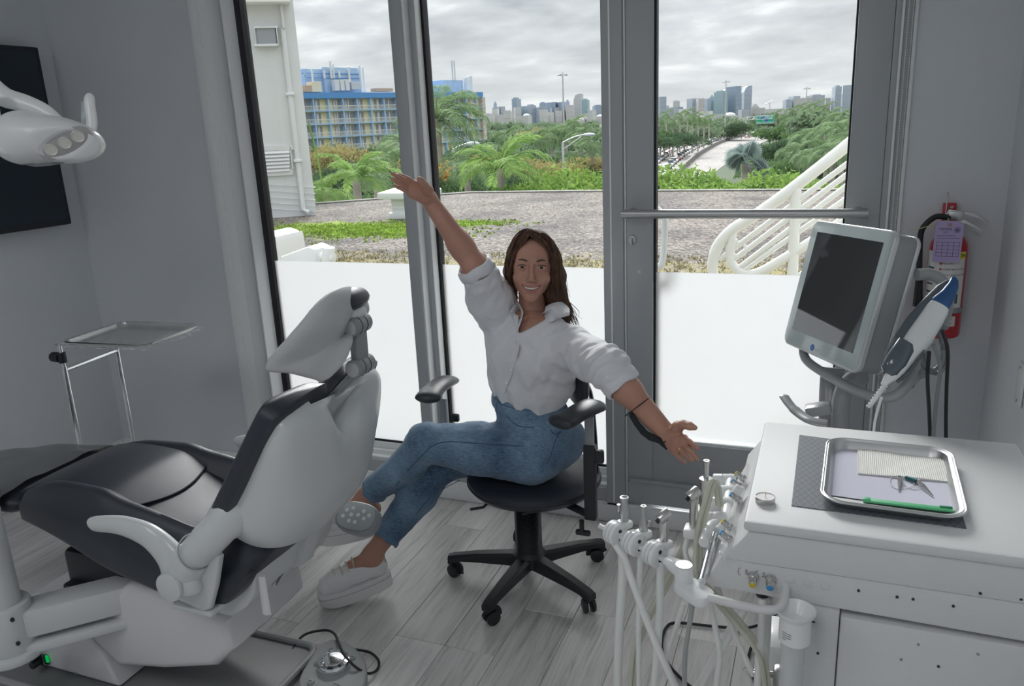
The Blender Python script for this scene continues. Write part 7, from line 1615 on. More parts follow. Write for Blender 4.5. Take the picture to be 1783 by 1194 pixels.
MB().tube(catmull([V((q.x, 2.93, q.z)), V((q.x, 2.90, q.z)), V((q.x-.004, 2.88, q.z-.05)), V((q.x-.004, 2.87, 1.27)), V((q.x+.01, 2.865, 1.26))], 5), .0017, 8).build('wire', M['steel'], hk)
# ================================================================== STOOL
stl = thing('swivel_stool', 'black vinyl swivel stool with armrests and five castors under the woman', 'stool', (-.935, 2.40, 0))
def sl_(p): return p-stl.location
blkv = M['blk']; bpl = mat('stool_black_plastic', (.016, .019, .023), .38, bump=.2, bscale=500)
MB().lathe([(0, .385), (.19, .388), (.222, .396), (.235, .412), (.234, .430), (.222, .442), (.18, .450), (.10, .452), (0, .450)], (.03, .0, 0), (0, 0, 1), 56).build('seat', blkv, stl)
MB().lathe([(.2345, .4135), (.2375, .4165), (.2345, .4195)], (.03, 0, 0), (0, 0, 1), 56).build('piping', M['rubber'], stl)
MB().lathe([(0, .372), (.15, .372), (.19, .380), (.20, .390), (0, .392)], (.02, 0, 0), (0, 0, 1), 40).build('under_tray', bpl, stl)
MB().bb(-.12, .12, -.09, .09, .345, .378, .008).build('tilt_mechanism', bpl, stl)
prof = [(0, .06), (.044, .06), (.047, .075), (.047, .115)]
MB().lathe([(0, .07), (.052, .07), (.060, .085), (.060, .115), (.047, .128), (0, .13)], (0, 0, 0), (0, 0, 1), 36).build('hub', bpl, stl)
pr = []; z = .125
while z < .345: pr += [(.0455, z), (.0485, z+.0028), (.0455, z+.0056)]; z += .0056
MB().lathe([(0, .12)]+pr+[(0, .352)], (0, 0, 0), (0, 0, 1), 32).build('bellows_column', bpl, stl)
cs = [at(791, 1003, Z=.0), at(846, 1092, Z=0), at(1016, 1080, Z=0), at(1043, 980, Z=0), at(903, 940, Z=0)]
a0 = math.atan2(cs[1].y-2.40, cs[1].x+.935)
leg_m = None
for i in range(5):
    a = a0+i*2*PI/5; d = V((math.cos(a), math.sin(a), 0)); n = V((-d.y, d.x, 0)); R5 = .295
    secs = []
    for t, zt_, zb_, w in ((.03, .118, .072, .030), (.10, .112, .072, .027), (.20, .102, .071, .0225), (.26, .092, .068, .020), (.288, .088, .060, .020), (.308, .083, .056, .017)):
        secs.append([d*t+n*(w*u)+V((0, 0, zb_+(zt_-zb_)*v)) for u, v in ((-1, 0), (1, 0), (1, .75), (.6, 1), (-.6, 1), (-1, .75))])
    MB().loft(secs).build('leg', bpl, stl)
    c = d*R5; sw = V((math.cos(a+1.1), math.sin(a+1.1), 0)); off = V((-sw.y, sw.x, 0))
    cas = MB().cyl(c+V((0, 0, .045)), c+V((0, 0, .066)), .011, n=14).build('castor', bpl, stl); cc_ = c+off*.012
    for s in (-1, 1):
        MB().cyl(cc_+sw*(s*.007)+V((0, 0, .026)), cc_+sw*(s*.021)+V((0, 0, .026)), .026, n=24, bev=.005).build('castor_wheel', bpl, cas)
    MB().tube([cc_+V((0, 0, .026))+off*(.029*math.cos(t))+V((0, 0, .029*math.sin(t))) for t in [-.2+i_*.25 for i_ in range(13)]], .011, 8, sx=1.2, sy=.25, up=tuple(sw)).build('castor_hood', bpl, cas)
# armrests: pad, post, bracket, knob
def arm(pad_px, post_top, post_bot, Ypad, flip, nm='arm_pad'):
    ps = [at(x, y, Y=yy)-stl.location for x, y, yy in pad_px]
    pth = catmull(ps, 6); n = len(pth); rr = [.052*min(1, (i/(n-1)*7+.12)**.5, ((1-i/(n-1))*7+.12)**.5)*(1.04-.16*math.sin(PI*i/(n-1))) for i in range(n)]
    o = MB().tube(pth, rr, 24, up=(0, 0, 1), sx=1.0, sy=.40).build(nm, mat('arm_pad_vinyl', (.035, .042, .05), .34, bump=.2, bscale=900), stl); return o, ps
oL, pL = arm([(742, 698, 2.36), (752, 682, 2.42), (768, 668, 2.50), (782, 660, 2.60)], None, None, 2.3, 1)
oR, pR = arm([(968, 738, 2.10), (990, 728, 2.15), (1015, 714, 2.21), (1040, 702, 2.29)], None, None, 2.3, 1)
# right (picture) arm post
pt = at(1026, 735, Y=2.24)-stl.location; pb = V((pt.x+.015, pt.y+.01, .40))
MB().box(V((pt.x, pt.y, pt.z-.045)), (.030, .012, .13), .003).build('arm_post', M['gplas'], stl)
MB().bb(pt.x-.019, pt.x+.019, pt.y-.015, pt.y+.015, .375, pt.z-.075, .004).build('arm_sleeve', bpl, stl)
MB().box((pt.x+.030, pt.y-.004, pt.z-.11), (.034, .020, .046), .007).build('arm_knob', bpl, stl)
MB().tube([V((pt.x, pt.y, .385)), V((pt.x*.4, pt.y*.4, .385))], .018, 8, up=(0, 0, 1), sx=1, sy=.5).build('arm_bracket', bpl, stl)
kp_ = at(1012, 872, Y=2.22)-stl.location; MB().cyl((kp_.x, kp_.y, .375), (kp_.x, kp_.y, .335), .008, n=12).box((kp_.x+.004, kp_.y, .332), (.050, .018, .018), .006).build('bracket_screw_knob', bpl, stl)
pt2 = at(772, 700, Y=2.52)-stl.location
MB().bb(pt2.x-.014, pt2.x+.014, pt2.y-.012, pt2.y+.012, .39, pt2.z+.01, .003).build('arm_post', M['gplas'], stl)
MB().tube([V((pt2.x, pt2.y, .385)), V((pt2.x*.4, pt2.y*.4, .385))], .018, 8, up=(0, 0, 1), sx=1, sy=.5).build('arm_bracket', bpl, stl)
MB().box(at(793, 727, Y=2.50)-stl.location, (.03, .02, .03), .006).build('arm_knob', bpl, stl)
# backrest: round pad on a bent bar behind the woman
bcp = at(1004, 664, Y=2.44)-stl.location
bn = V((-.75, -.45, .05)).normalized(); ba, bb_, bd = frame_of(bn)
MB().lathe([(0, -.022), (.075, -.020), (.098, -.008), (.098, .008), (.075, .022), (0, .026)], bcp, bn, 40, sx=1.25, sy=.78).build('backrest', blkv, stl)
MB().tube(catmull([bcp-bn*.02, bcp-bn*.05+V((0, 0, -.06)), V((.24, .06, .44)), V((.22, .05, .385)), V((.05, .01, .375))], 6), .014, 10, sx=1.4, sy=.5).build('backrest_bar', bpl, stl)
for x, y, r_ in ((.1, -.16, .2), (-.08, -.18, .3)): MB().tube([V((x, y+.05, .378)), V((x-.01, y, .372)), V((x-.05, y-.02, .368))], .005, 8).build('tilt_lever', bpl, stl)

# ================================================================== WOMAN
skin = M['skin']
jn = dict(pel=(-.895, 2.385, .560), waist=(-.912, 2.385, .715), chest=(-.885, 2.375, .86), neckb=tuple(at(925, 556, Y=2.375)), shR=(-1.010, 2.430, .988), shL=(-.715, 2.300, .935),
          elR=tuple(at(829, 466, Y=2.22)), wrR=tuple(at(746, 346, Y=2.20)), elL=tuple(at(1057, 640, Y=2.14)), wrL=tuple(at(1163, 757, Y=2.10)),
          hipL=(-.885, 2.300, .548), hipR=(-.930, 2.450, .545), knL=tuple(at(741, 770, Y=2.22)), anL=tuple(at(637, 866, Y=2.26)), knR=tuple(at(765, 806, Y=2.34)), anR=tuple(at(649, 964, Y=2.13)))
J = {k: V(v) for k, v in jn.items()}
wm = thing('person', 'seated woman in white shirt and blue jeans with both arms spread wide', 'person', (-.9, 2.4, 0))
wm.location = (0, 0, 0)
tR = (J['shL']-J['shR']).normalized()                       # to her left = picture right
tU = (J['neckb']-J['pel']).normalized(); tF = tR.cross(tU).normalized()
if tF.y > 0: tF = -tF
tU = (tU-tR*tU.dot(tR)).normalized(); tF = (tF-tU*tF.dot(tU)-tR*tF.dot(tR)).normalized()
def RM(a, b, c): return [[a[i], b[i], c[i]] for i in range(3)]
TRM = RM(tR, tF, tU)
# head frame
HO = at(926, 465, D=2.50); hF = (V((0, 0, CAM_H))-HO).normalized(); hF = (hF+CU*-.04).normalized(); hR = (CR+CU*-.03); hR = (hR-hF*hR.dot(hF)).normalized(); hU = hF.cross(hR)
if hU.z < 0: hU = -hU
HO = HO-hF*.075
HRM = RM(hR, hF, hU)
def h(x, y, z): return HO+hR*x+hF*y+hU*z
def build_body():
    parts = []
    # --- head and neck
    F_ = Field(np.array(HO)-np.array([.16, .17, .26]), np.array(HO)+np.array([.16, .17, .15]), .0021)
    F_.ell(h(0, -.012, .032), (.070, .088, .078), HRM).ell(h(0, .030, -.026), (.0560, .053, .070), HRM, .026)
    for s in (-1, 1):
        F_.cone(h(s*.046, .004, -.048), h(s*.013, .062, -.094), .014, .010, .018)
        F_.ell(h(s*.035, .058, -.036), (.024, .020, .021), HRM, .016)           # cheeks
        F_.cone(h(s*.014, .083, .017), h(s*.044, .068, .017), .0055, .005, .010)       # brow
        F_.ell(h(s*.069, -.004, -.012), (.008, .016, .028), HRM, .006)           # ear
    F_.ell(h(0, .067, -.098), (.0165, .015, .0145), HRM, .014)
    F_.ell(h(0, .060, .045), (.045, .024, .035), HRM, .025)                      # forehead
    F_.cone(h(0, .084, .006), h(0, .100, -.034), .0058, .0090, .009).ell(h(0, .099, -.038), (.0085, .0085, .0075), HRM, .004)
    for s in (-1, 1): F_.ell(h(s*.0105, .089, -.041), (.0065, .0085, .006), HRM, .004)
    for s in (-1, 1): F_.ell(h(s*.0305, .089, .0), (.0165, .0125, .0075), HRM, .006, 'sub'); F_.ell(h(s*.0305, .070, .0), (.0140, .0110, .0115), HRM, .002)
    for s in (-1, 1):                                                            # eyelids
        for zz, zc, yy, rr in ((.0058, 15, .0822, .0024), (.0108, 12, .0800, .0032), (-.0057, -13, .0818, .0020), (-.0100, -10, .0785, .0022)):
            F_.chain([h(s*.0305+dx, yy-dx*dx*22, zz-dx*dx*zc) for dx in ((-.0145, -.007, 0, .007, .0145) if abs(zz) < .008 else (-.010, -.005, 0, .005, .010))], [rr]*5, .003)
    # muzzle and open smile
    F_.ell(h(0, .068, -.066), (.030, .020, .022), HRM, .018)
    F_.chain([h(x, .0835-x*x*14, -.0735+x*x*22) for x in (-.022, -.011, 0, .011, .022)], [.0055]*5, .001) if False else None
    for x in (-.024, -.018, -.012, -.006, 0, .006, .012, .018, .024): F_.ell(h(x, .088-x*x*16, -.0690+x*x*17), (.0056, .0130, .0060-.12*abs(x)), HRM, .0012, 'sub')
    lip = [(-.0315, .002), (-.021, .0), (-.010, -.001), (0, -.002), (.010, -.001), (.021, 0), (.0315, .002)]
    F_.chain([h(x, .0855-x*x*16, -.0600+x*x*6.5+dz*.3) for x, dz in lip], [.0015, .0024, .0029, .0026, .0029, .0024, .0015], .0035)
    F_.chain([h(x, .0855-x*x*16, -.0780+x*x*20) for x, dz in lip], [.0015, .0027, .0035, .0038, .0035, .0027, .0015], .0035)
    nb = J['neckb']
    F_.cone(h(0, -.036, -.045), nb+V((0, .012, -.02)), .041, .046, .006).cone(nb+tR*-.09-tU*.035, nb+tR*.09-tU*.035, .026, .026, .022)
    for s in (-1, 1): F_.cone(h(s*.030, -.03, -.065), nb+tR*(s*.010)+tF*.030-tU*.03, .008, .006, .010)
    parts.append(F_.arrays())
    # --- torso
    lo = np.array([-1.13, 2.06, .46]); hi = np.array([-.46, 2.58, 1.26]); F_ = Field(lo, hi, .005)
    F_.cone(J['shR'], J['elR'], .044, .034, .02).cone(J['shL'], J['elL'], .044, .034, .02)
    F_.ell(J['pel']+V((0, 0, .03)), (.10, .09, .10), TRM).cone(J['pel']+V((0, 0, .06)), J['waist'], .09, .095, .03, tF, .72).cone(J['waist'], J['chest']+tU*.02, .095, .130, .04, tF, .72).cone(J['chest'], J['neckb']-tU*.06, .135, .09, .05, tF, .68)
    F_.cone(J['shR']+tR*.01, J['shL']-tR*.01, .045, .045, .05)
    for s in (-1, 1): F_.ell(J['chest']+tR*(s*.065)+tF*.065+tU*.03, (.058, .05, .055), TRM, .035)
    parts.append(F_.arrays())
    # --- arms with hands
    def hand(F_, W, we, fingers, thumb):
        for (b, m1, m2, t_, r_) in fingers:
            F_.cone(W, b, .0175, .0105, .014); F_.chain([b, m1, m2, t_], [r_*1.08, r_, r_*.92, r_*.74], .0025)
        for (b, *_), (b2, *_2) in zip(fingers, fingers[1:]): F_.cone(W.lerp(b, .55), W.lerp(b2, .55), .0125, .0125, .012)
        F_.chain(thumb, [.0165, .0150, .0108, .0095, .0070], .010)
    def fl(px, dep):
        return [at(x, y, Y=yy) for (x, y), yy in zip(px, dep)]
    W = J['wrR']; lo = np.array([-1.26, 2.02, 1.12]); hi = np.array([-.93, 2.30, 1.53]); F_ = Field(lo, hi, .0019)
    F_.cone(J['elR'], J['elR'].lerp(W, .35), .038, .037, .02).cone(J['elR'].lerp(W, .3), W, .037, .0245, .02).cone(J['elR'], J['elR'].lerp(J['shR'], .5), .040, .045, .02)
    W2 = at(741, 340, Y=2.18)
    F_.cone(W, W2, .0245, .021, .012)
    fR = [(*fl([(723, 320), (712, 312), (703, 307.5), (695.5, 304)], [2.150, 2.135, 2.125, 2.118]), .0074), (*fl([(717, 324), (703, 313), (692, 306.5), (683, 302)], [2.140, 2.115, 2.10, 2.09]), .0075),
          (*fl([(714, 330), (701, 322), (691, 316), (683, 311.5)], [2.138, 2.112, 2.098, 2.088]), .0072), (*fl([(715, 336.5), (704, 331), (694, 326.5), (686, 322.5)], [2.145, 2.125, 2.112, 2.103]), .0064)]
    hand(F_, W2, None, fR, [at(749, 341, Y=2.18), at(745, 331, Y=2.155), at(740, 323.5, Y=2.135), at(734, 316, Y=2.120), at(730, 311, Y=2.112)])
    F_.cone(at(748, 346, Y=2.19), at(720, 338, Y=2.15), .019, .013, .014)
    parts.append(F_.arrays())
    W = J['wrL']; F_ = Field([-.60, 1.93, .64], [-.25, 2.24, .95], .0019)
    F_.cone(J['elL'], J['elL'].lerp(W, .35), .041, .040, .02).cone(J['elL'].lerp(W, .3), W, .040, .0265, .02)
    W2 = at(1171, 763, Y=2.085); F_.cone(W, W2, .0265, .022, .012)
    fL = [(*fl([(1192, 763), (1201, 769), (1209, 775.5), (1214.5, 781)], [2.045, 2.025, 2.01, 2.0]), .0076), (*fl([(1189, 773), (1199, 782), (1208, 791), (1214, 798.5)], [2.035, 2.01, 1.995, 1.985]), .0078),
          (*fl([(1184, 782), (1192, 789.5), (1200, 797), (1206, 802)], [2.04, 2.02, 2.005, 1.995]), .0072), (*fl([(1177, 787), (1182, 794), (1188, 800.5), (1193, 805)], [2.05, 2.035, 2.025, 2.018]), .0064)]
    hand(F_, W2, None, fL, [at(1172, 754, Y=2.08), at(1180, 743, Y=2.065), at(1190, 739, Y=2.05), at(1201, 741.5, Y=2.04), at(1210, 744.5, Y=2.035)])
    F_.cone(at(1166, 766, Y=2.095), at(1178, 783, Y=2.06), .019, .013, .014)
    parts.append(F_.arrays())
    # --- ankles and lower legs
    F_ = Field([-1.72, 2.0, .02], [-.80, 2.52, .68], .0040)
    for hp_, k, a in (('hipR', 'knR', 'anR'), ('hipL', 'knL', 'anL')): F_.chain([J[hp_], J[k], J[k].lerp(J[a], .65)], [.06, .040, .036], .01)
    for a, k, sgn in (('anR', 'knR', 1), ('anL', 'knL', 1)):
        A_, K_ = J[a], J[k]; F_.cone(K_.lerp(A_, .62), A_, .041, .0315, .02)
    F_.cone(J['anR'], footR[1], .0315, .030, .02).cone(J['anL'], footL[1], .0315, .030, .02); F_.cone(J['anR']-V((0, 0, .015)), footR[0], .032, .024, .02).cone(J['anL'], footL[0], .032, .022, .02)
    F_.ell(J['anR']+V((.0, -.026, -.012)), (.012, .012, .012), None, .01)
    parts.append(F_.arrays())
    pos = []; qs = []; b = 0
    for p, q in parts: pos.append(p); qs.append(q+b); b += len(p)
    pos = np.concatenate(pos); qs = np.concatenate(qs)
    def mf(c):
        l = np.stack([(c-np.array(HO))@np.array(a) for a in (hR, hF, hU)], 1); x, y, z = l.T
        up_ = (np.abs(z-(-.0600+x*x*6.5)) < .0036-.035*np.abs(x)) & (np.abs(x) < .032) & (y > .066)
        lw = (np.abs(z-(-.0780+x*x*20)) < .0046-.055*np.abs(x)) & (np.abs(x) < .031) & (y > .066)
        ins = (np.abs(x) < .029) & (z < -.060) & (z > -.078) & (y < .0805-x*x*16) & (y > .06)
        return np.where(up_ | lw, 1, np.where(ins & ~(up_ | lw) & (y < .076-x*x*16), 2, 0))
    return np_mesh('body', pos, qs, [skin, mat('lips', (.46, .17, .15), .42), mat('mouth_dark', (.10, .03, .03), .6)], wm, mf)
# feet axes: [toe-side point, heel point]
toeR = at(572, 1040, Y=2.03); toeR.z = .055; heelR = at(666, 985, Y=2.17)
toeL = at(560, 922, Y=2.22); heelL = at(655, 893, Y=2.28)
footR = (J['anR'].lerp(toeR, .45)+V((0, 0, .02)), V((-1.432, 2.135, .125))); footL = (J['anL'].lerp(toeL, .5), heelL.lerp(J['anL'], .3))
body = build_body()
# eyes, brows, teeth
eyew = mat('eye_white', (.62, .60, .58), .2, spec=.6); iris = mat('iris_brown', (.045, .022, .012), .2); pup = mat('pupil', (.004, .004, .004), .1)
for s in (-1, 1):
    c = h(s*.0305, .0715, .0); e = MB().ball(c, .0122, 20, 14).build('eyeball', eyew, wm)
    MB().lathe([(.0058, .0), (.0050, .0012), (0, .0019)], c+hF*.0109, hF, 20).build('iris', iris, e); MB().lathe([(.0026, .0), (0, .0008)], c+hF*.0126, hF, 14).build('pupil', pup, e)
    MB().tube([h(s*.0305+s*dx, .0850-dx*dx*24, .0062-dx*dx*17+.001) for dx in (-.014, -.009, -.003, .003, .009, .0155)], [.0005, .0010, .0013, .0014, .0013, .0006], 8).build('eyelash', mat('lash', (.012, .009, .008), .7), wm)
    MB().tube([h(s*x, y, z) for x, y, z in ((.0135, .0895, .0175), (.020, .0895, .0205), (.029, .0865, .0232), (.038, .0805, .0230), (.047, .0715, .0180))], [.0016, .0023, .0022, .0017, .0006], 8, up=tuple(hF), sx=1, sy=.4).build('eyebrow', mat('brow', (.050, .030, .022), .8), wm)
tm = mat('teeth', (.78, .77, .73), .25)
for i in range(10):
    x = -.0225+.005*i; MB().box(h(x, .0825-x*x*15, -.0665+x*x*11), (.00515, .004, .0100-.13*abs(x)), .0012, Matrix(HRM)@Matrix.Rotation(-x*26, 3, 'Z')).build('tooth', tm, wm)
# necklace
MB().tube(catmull([J['neckb']+tR*-.055+tF*.03+tU*.03, at(918, 548, Y=2.302), at(913.5, 553.5, Y=2.298), at(920, 549, Y=2.300), J['neckb']+tR*.055+tF*.03+tU*.03], 6), .0007, 5).build('necklace_chain', mat('gold', (.75, .52, .25), .25, metal=1), wm)
MB().cyl(at(913.5, 555, Y=2.300), at(913.5, 555, Y=2.300)+tF*.0015, .0045, n=18).build('pendant', bpy.data.materials['gold'], wm)
# --- hair: a solid cap and many tapered locks
hairm = mat('dark_brown_hair', (.045, .024, .017), .55, spec=.3, bump=.6, bscale=90, stretch=(6, 6, 1), col2=(.15, .078, .048), vscale=30)
def build_hair():
    F_ = Field(np.array(HO)-np.array([.22, .20, .32]), np.array(HO)+np.array([.22, .18, .15]), .0030)
    F_.ell(h(0, -.022, .034), (.080, .096, .086), HRM).ell(h(.02, -.045, -.01), (.074, .075, .085), HRM, .02)
    F_.chain([h(.070, .0, .03), h(.082, -.005, -.03), h(.082, -.02, -.09), h(.105, -.03, -.15), h(.115, -.03, -.20)], [.022, .028, .034, .032, .014], .02)
    F_.chain([h(-.060, .0, .04), h(-.072, -.01, -.02), h(-.066, -.035, -.07), h(-.055, -.05, -.11)], [.020, .017, .018, .012], .02)
    F_.chain([h(.03, -.08, -.03), h(.06, -.075, -.10), h(.09, -.055, -.17)], [.05, .045, .02], .02)
    # opening for the face
    F_.ell(h(.000, .090, -.046), (.0570, .075, .074), HRM, .008, 'sub')
    F_.ell(h(.0, .070, -.112), (.060, .060, .060), HRM, .008, 'sub')
    ax = np.array(hR); ay = np.array(hF); az = np.array(hU); o = np.array(HO)
    F_.warp(lambda X, Y, Z: .0012*np.sin(((X-o[0])*ax[0]+(Y-o[1])*ax[1]+(Z-o[2])*ax[2])*260+((X-o[0])*ay[0]+(Y-o[1])*ay[1]+(Z-o[2])*ay[2])*330+np.sin(Z*60)*1.3))
    cap = F_.build('hair', hairm, wm)
    r = random.Random(12); mb = MB()
    for i in range(150):      # her left side, falling to the picture right
        f = r.random(); y0 = .070-.13*f; px = -.018+r.gauss(0, .003); w = r.gauss(0, .006); L_ = r.uniform(.75, 1.08)
        pts = [h(px, y0*.7, .112-.35*y0*y0*8), h(.030, y0+.004, .108-.02*f), h(.064, y0+.002, .078+w*.3), h(.080+w, y0*.8-.002, .030), h(.083+w, y0*.6-.008, -.025), h(.084+w*1.3+.006*math.sin(i), y0*.5-.012, -.080*L_), h(.098+w*2+.010*math.sin(i*1.7), y0*.4-.018, -.135*L_), h(.112+w*3+.014*math.sin(i*2.3), y0*.4-.02, -.190*L_), h(.120+w*4+.012*math.sin(i*3.1), y0*.4-.02, -.225*L_)]
        p = catmull(pts, 4); n = len(p); mb.tube(p, [max(.0004, .0034*(1-(k/(n-1))**2.2)*r.uniform(.9, 1.1)) for k in range(n)], 5)
    for i in range(90):      # her right side, tucked behind
        f = r.random(); y0 = .062-.12*f; px = -.020+r.gauss(0, .003); w = r.gauss(0, .004)
        pts = [h(px, y0*.7, .112-.35*y0*y0*8), h(-.045, y0+.002, .100), h(-.063, y0, .065), h(-.0715+w, y0*.8-.004, .020), h(-.0715+w+.004*math.sin(i), y0*.6-.012, -.025), h(-.072+w+.006*math.sin(i*1.3), y0*.3-.022, -.065), h(-.066+w*2+.008*math.sin(i*2.1), y0*.2-.030, -.100), h(-.055+w*2, -.035, -.125)]
        p = catmull(pts, 4); n = len(p); mb.tube(p, [max(.0004, .0032*(1-(k/(n-1))**2.5)) for k in range(n)], 5)
    for i in range(110):     # along the hairline
        s = 1 if i % 2 else -1; w = r.gauss(0, .0025); e = 0 if s > 0 else -.010
        pts = [h(-.018+r.gauss(0, .002), .060+w, .108), h(s*.020+e*.3, .073+w, .084-.004*r.random()), h(s*.041, .068+w, .062), h(s*.0575, .052+w, .030), h(s*.068, .036+w, -.002), h(s*.072, .024+w, -.040), h(s*.076, .005+w, -.085)]
        p = catmull(pts, 4); n = len(p); mb.tube(p, [max(.0004, .0036*(1-(k/(n-1))**3)) for k in range(n)], 5)
    for i in range(150):     # between the hairline and the outer locks
        s = 1 if i % 5 < 3 else -1; f = r.random(); w = r.gauss(0, .002); o_ = (.030, .064, .080, .083, .084, .086) if s > 0 else (.043, .062, .0715, .0715, .069, .066)
        A_ = [(-.018, .060, .108), (s*.020, .073, .086), (s*.041, .068, .064), (s*.0575, .052, .032), (s*.068, .036, -.002), (s*.072, .024, -.040), (s*.076, .005, -.085)]
        B_ = [(-.018, .040, .115), (s*o_[0], .050, .108), (s*o_[1], .046, .080), (s*o_[2], .036, .032), (s*o_[3], .028, -.022), (s*o_[4], .014, -.060), (s*o_[5], .0, -.100)]
        p = catmull([h(*[a*(1-f)+b*f+w for a, b in zip(u, v)]) for u, v in zip(A_, B_)], 4); n = len(p); mb.tube(p, [max(.0004, .0036*(1-(k/(n-1))**3)) for k in range(n)], 5)
    for i in range(26):      # loose wisps
        s = 1; b_ = h(s*.08, r.uniform(-.03, .03), r.uniform(-.10, .02)); 
        q = [b_, b_+hR*(s*r.uniform(.004, .02))+hU*-.03, b_+hR*(s*r.uniform(.01, .045))+hU*-.055, b_+hR*(s*r.uniform(.01, .05))+hU*(-.09-r.uniform(0, .04))]
        mb.tube(catmull(q, 5), .0005, 4)
    o2 = mb.build('hair_locks', hairm, cap)
build_hair()
# --- shirt
shirtm = mat('white_cotton', (.74, .75, .79), .75, bump=.25, bscale=300, sheen=.2, sub=.05)
def nz(X, Y, Z, k, s): return np.sin(X*k+s+1.7*np.sin(Y*k*.6+s*2))*np.sin(Z*k*.8+1.3*np.sin(X*k*.5+s)+s*.7)*np.cos(Y*k*.7+s)
def build_shirt():
    F_ = Field([-1.14, 2.01, .60], [-.44, 2.56, 1.24], .0036)
    c0, c1 = J['waist']+tU*.032, J['chest']+tU*.02
    F_.cone(c0-tU*.045, c0+tU*.045, .108, .142, .02, tF, .78).cone(c0+tU*.05, c1, .142, .158, .05, tF, .76).cone(c1, J['neckb']-tU*.065, .155, .085, .06, tF, .72)
    F_.cone(J['shR']+tR*.03, J['shL']-tR*.015, .048, .055, .045)
    for s in (-1, 1): F_.ell(J['chest']+tR*(s*.062)+tF*.078+tU*.03, (.062, .048, .062), TRM, .04)
    # blouse fullness above the waistband, fuller at her left
    F_.ell(c0+tR*.070+tU*.045-tF*.01, (.075, .080, .065), TRM, .05).ell(c0-tR*.058+tU*.05, (.070, .075, .070), TRM, .05)
    # sleeves
    eR, eL = J['elR'], J['elL']
    F_.chain([J['shR'], J['shR'].lerp(eR, .45)-tU*.012, eR.lerp(J['shR'], .15)], [.060, .071, .060], .03)
    F_.cone(J['shR']-tU*.06+tR*.02, J['shR'].lerp(eR, .5)-tU*.02, .06, .05, .05)
    eL2 = eL.lerp(J['wrL'], .13)
    F_.chain([J['shL'], J['shL'].lerp(eL, .5)-V((0, 0, .008)), eL, eL2], [.063, .060, .058, .053], .035)
    # folds
    def folds(X, Y, Z):
        d = .0030*nz(X, Y, Z, 60, .3)+.0022*nz(X, Y, Z, 105, 2.1)
        u = (X-J['waist'].x)*tR.x+(Y-J['waist'].y)*tR.y+(Z-J['waist'].z)*tR.z; v = (X-J['waist'].x)*tU.x+(Y-J['waist'].y)*tU.y+(Z-J['waist'].z)*tU.z
        m_ = np.exp(-np.clip(v-.0, 0, 1)**2/.012); d = d+.0046*m_*np.sin(u*95+v*18)                       # gathers at the waist
        e = (X-eL.x)**2+(Y-eL.y)**2+(Z-eL.z)**2; s_ = (X-eL.x)*.6+(Z-eL.z)*-.55+(Y-eL.y)*-.4
        d = d+.0052*np.exp(-e/.006)*np.sin(s_*230+np.sin(Y*80))
        e = (X-eR.x)**2+(Y-eR.y)**2+(Z-eR.z)**2; s_ = (X-eR.x)*-.5+(Z-eR.z)*.8
        d = d+.0045*np.exp(-e/.007)*np.sin(s_*200+np.sin(X*70))
        a = J['shL']-tU*.09; e = (X-a.x)**2+(Y-a.y)**2+(Z-a.z)**2; d = d+.0045*np.exp(-e/.012)*np.sin(u*60+v*95)
        a = J['shR']-tU*.09; e = (X-a.x)**2+(Y-a.y)**2+(Z-a.z)**2; d = d+.0045*np.exp(-e/.010)*np.sin(u*70-v*90)
        return d
    F_.warp(folds)
    # open neckline: wedge cut in front and neck hole
    nb = J['neckb']
    F_.cone(nb-tU*.05+tR*.0, nb+tU*.09, .050, .062, .004, None, 1, 'sub')
    for t in range(10):
        f = t/9; c = at(932-27*f, 534+44*f, Y=2.30); d = (V((0, 0, CAM_H))-c).normalized(); r_ = .048*(1-f)**.9+.003; F_.cone(c-d*.05, c+d*.10, r_, r_*.97, .002, None, 1, 'sub')
    # hollow ends of the sleeves
    dR = (J['wrR']-eR).normalized(); dL = (J['wrL']-eL).normalized()
    F_.cone(eR.lerp(J['shR'], .05), eR+dR*.08, .045, .048, .002, None, 1, 'sub'); F_.cone(eL2+dL*.030, eL2+dL*.10, .046, .050, .002, None, 1, 'sub')
    return F_.build('shirt', shirtm, wm)
shirt = build_shirt()
# rolled cuffs
def cuff(c, d, r_, w, name, par, m, seed=1, thick_=.006, flat=1.0, upv=None):
    a, b, d = frame_of(d); rs_ = random.Random(seed); ph = [rs_.uniform(0, 6) for _ in range(4)]; N = 48; prof = [(-w/2, 0), (-w/2+.004, thick_*.8), (0, thick_*1.2), (w/2-.004, thick_), (w/2, .001), (w/2-.002, -thick_*.6), (-w/2, -thick_*.5)]
    vs = []; fs = []
    for k in range(N):
        t = 2*PI*k/N; wob = .0025*math.sin(3*t+ph[0])+.0018*math.sin(7*t+ph[1]); sh = .004*math.sin(2*t+ph[2])+.002*math.sin(5*t+ph[3])
        for z, q in prof: rr = r_+q+wob*(1+.4*math.sin(z*300)); vs.append(V(c)+(a*math.cos(t)+b*math.sin(t))*rr+d*(z+sh))
    n = len(prof)
    for k in range(N):
        k2 = (k+1) % N
        for j in range(n): j2 = (j+1) % n; fs.append((k*n+j, k*n+j2, k2*n+j2, k2*n+j))
    return MB().add(vs, fs).build(name, m, par, True, 1.2)
dR = (J['wrR']-J['elR']); dL = (J['wrL']-J['elL'])
cR = J['elR'].lerp(J['shR'], .04); cuff(cR+dR.normalized()*.006, (dR.normalized()+ (J['elR']-J['shR']).normalized()*.9), .051, .040, 'sleeve_cuff', shirt, shirtm, 3)
cL = J['elL'].lerp(J['wrL'], .20); cuff(cL, dL, .0505, .046, 'sleeve_cuff', shirt, shirtm, 5)
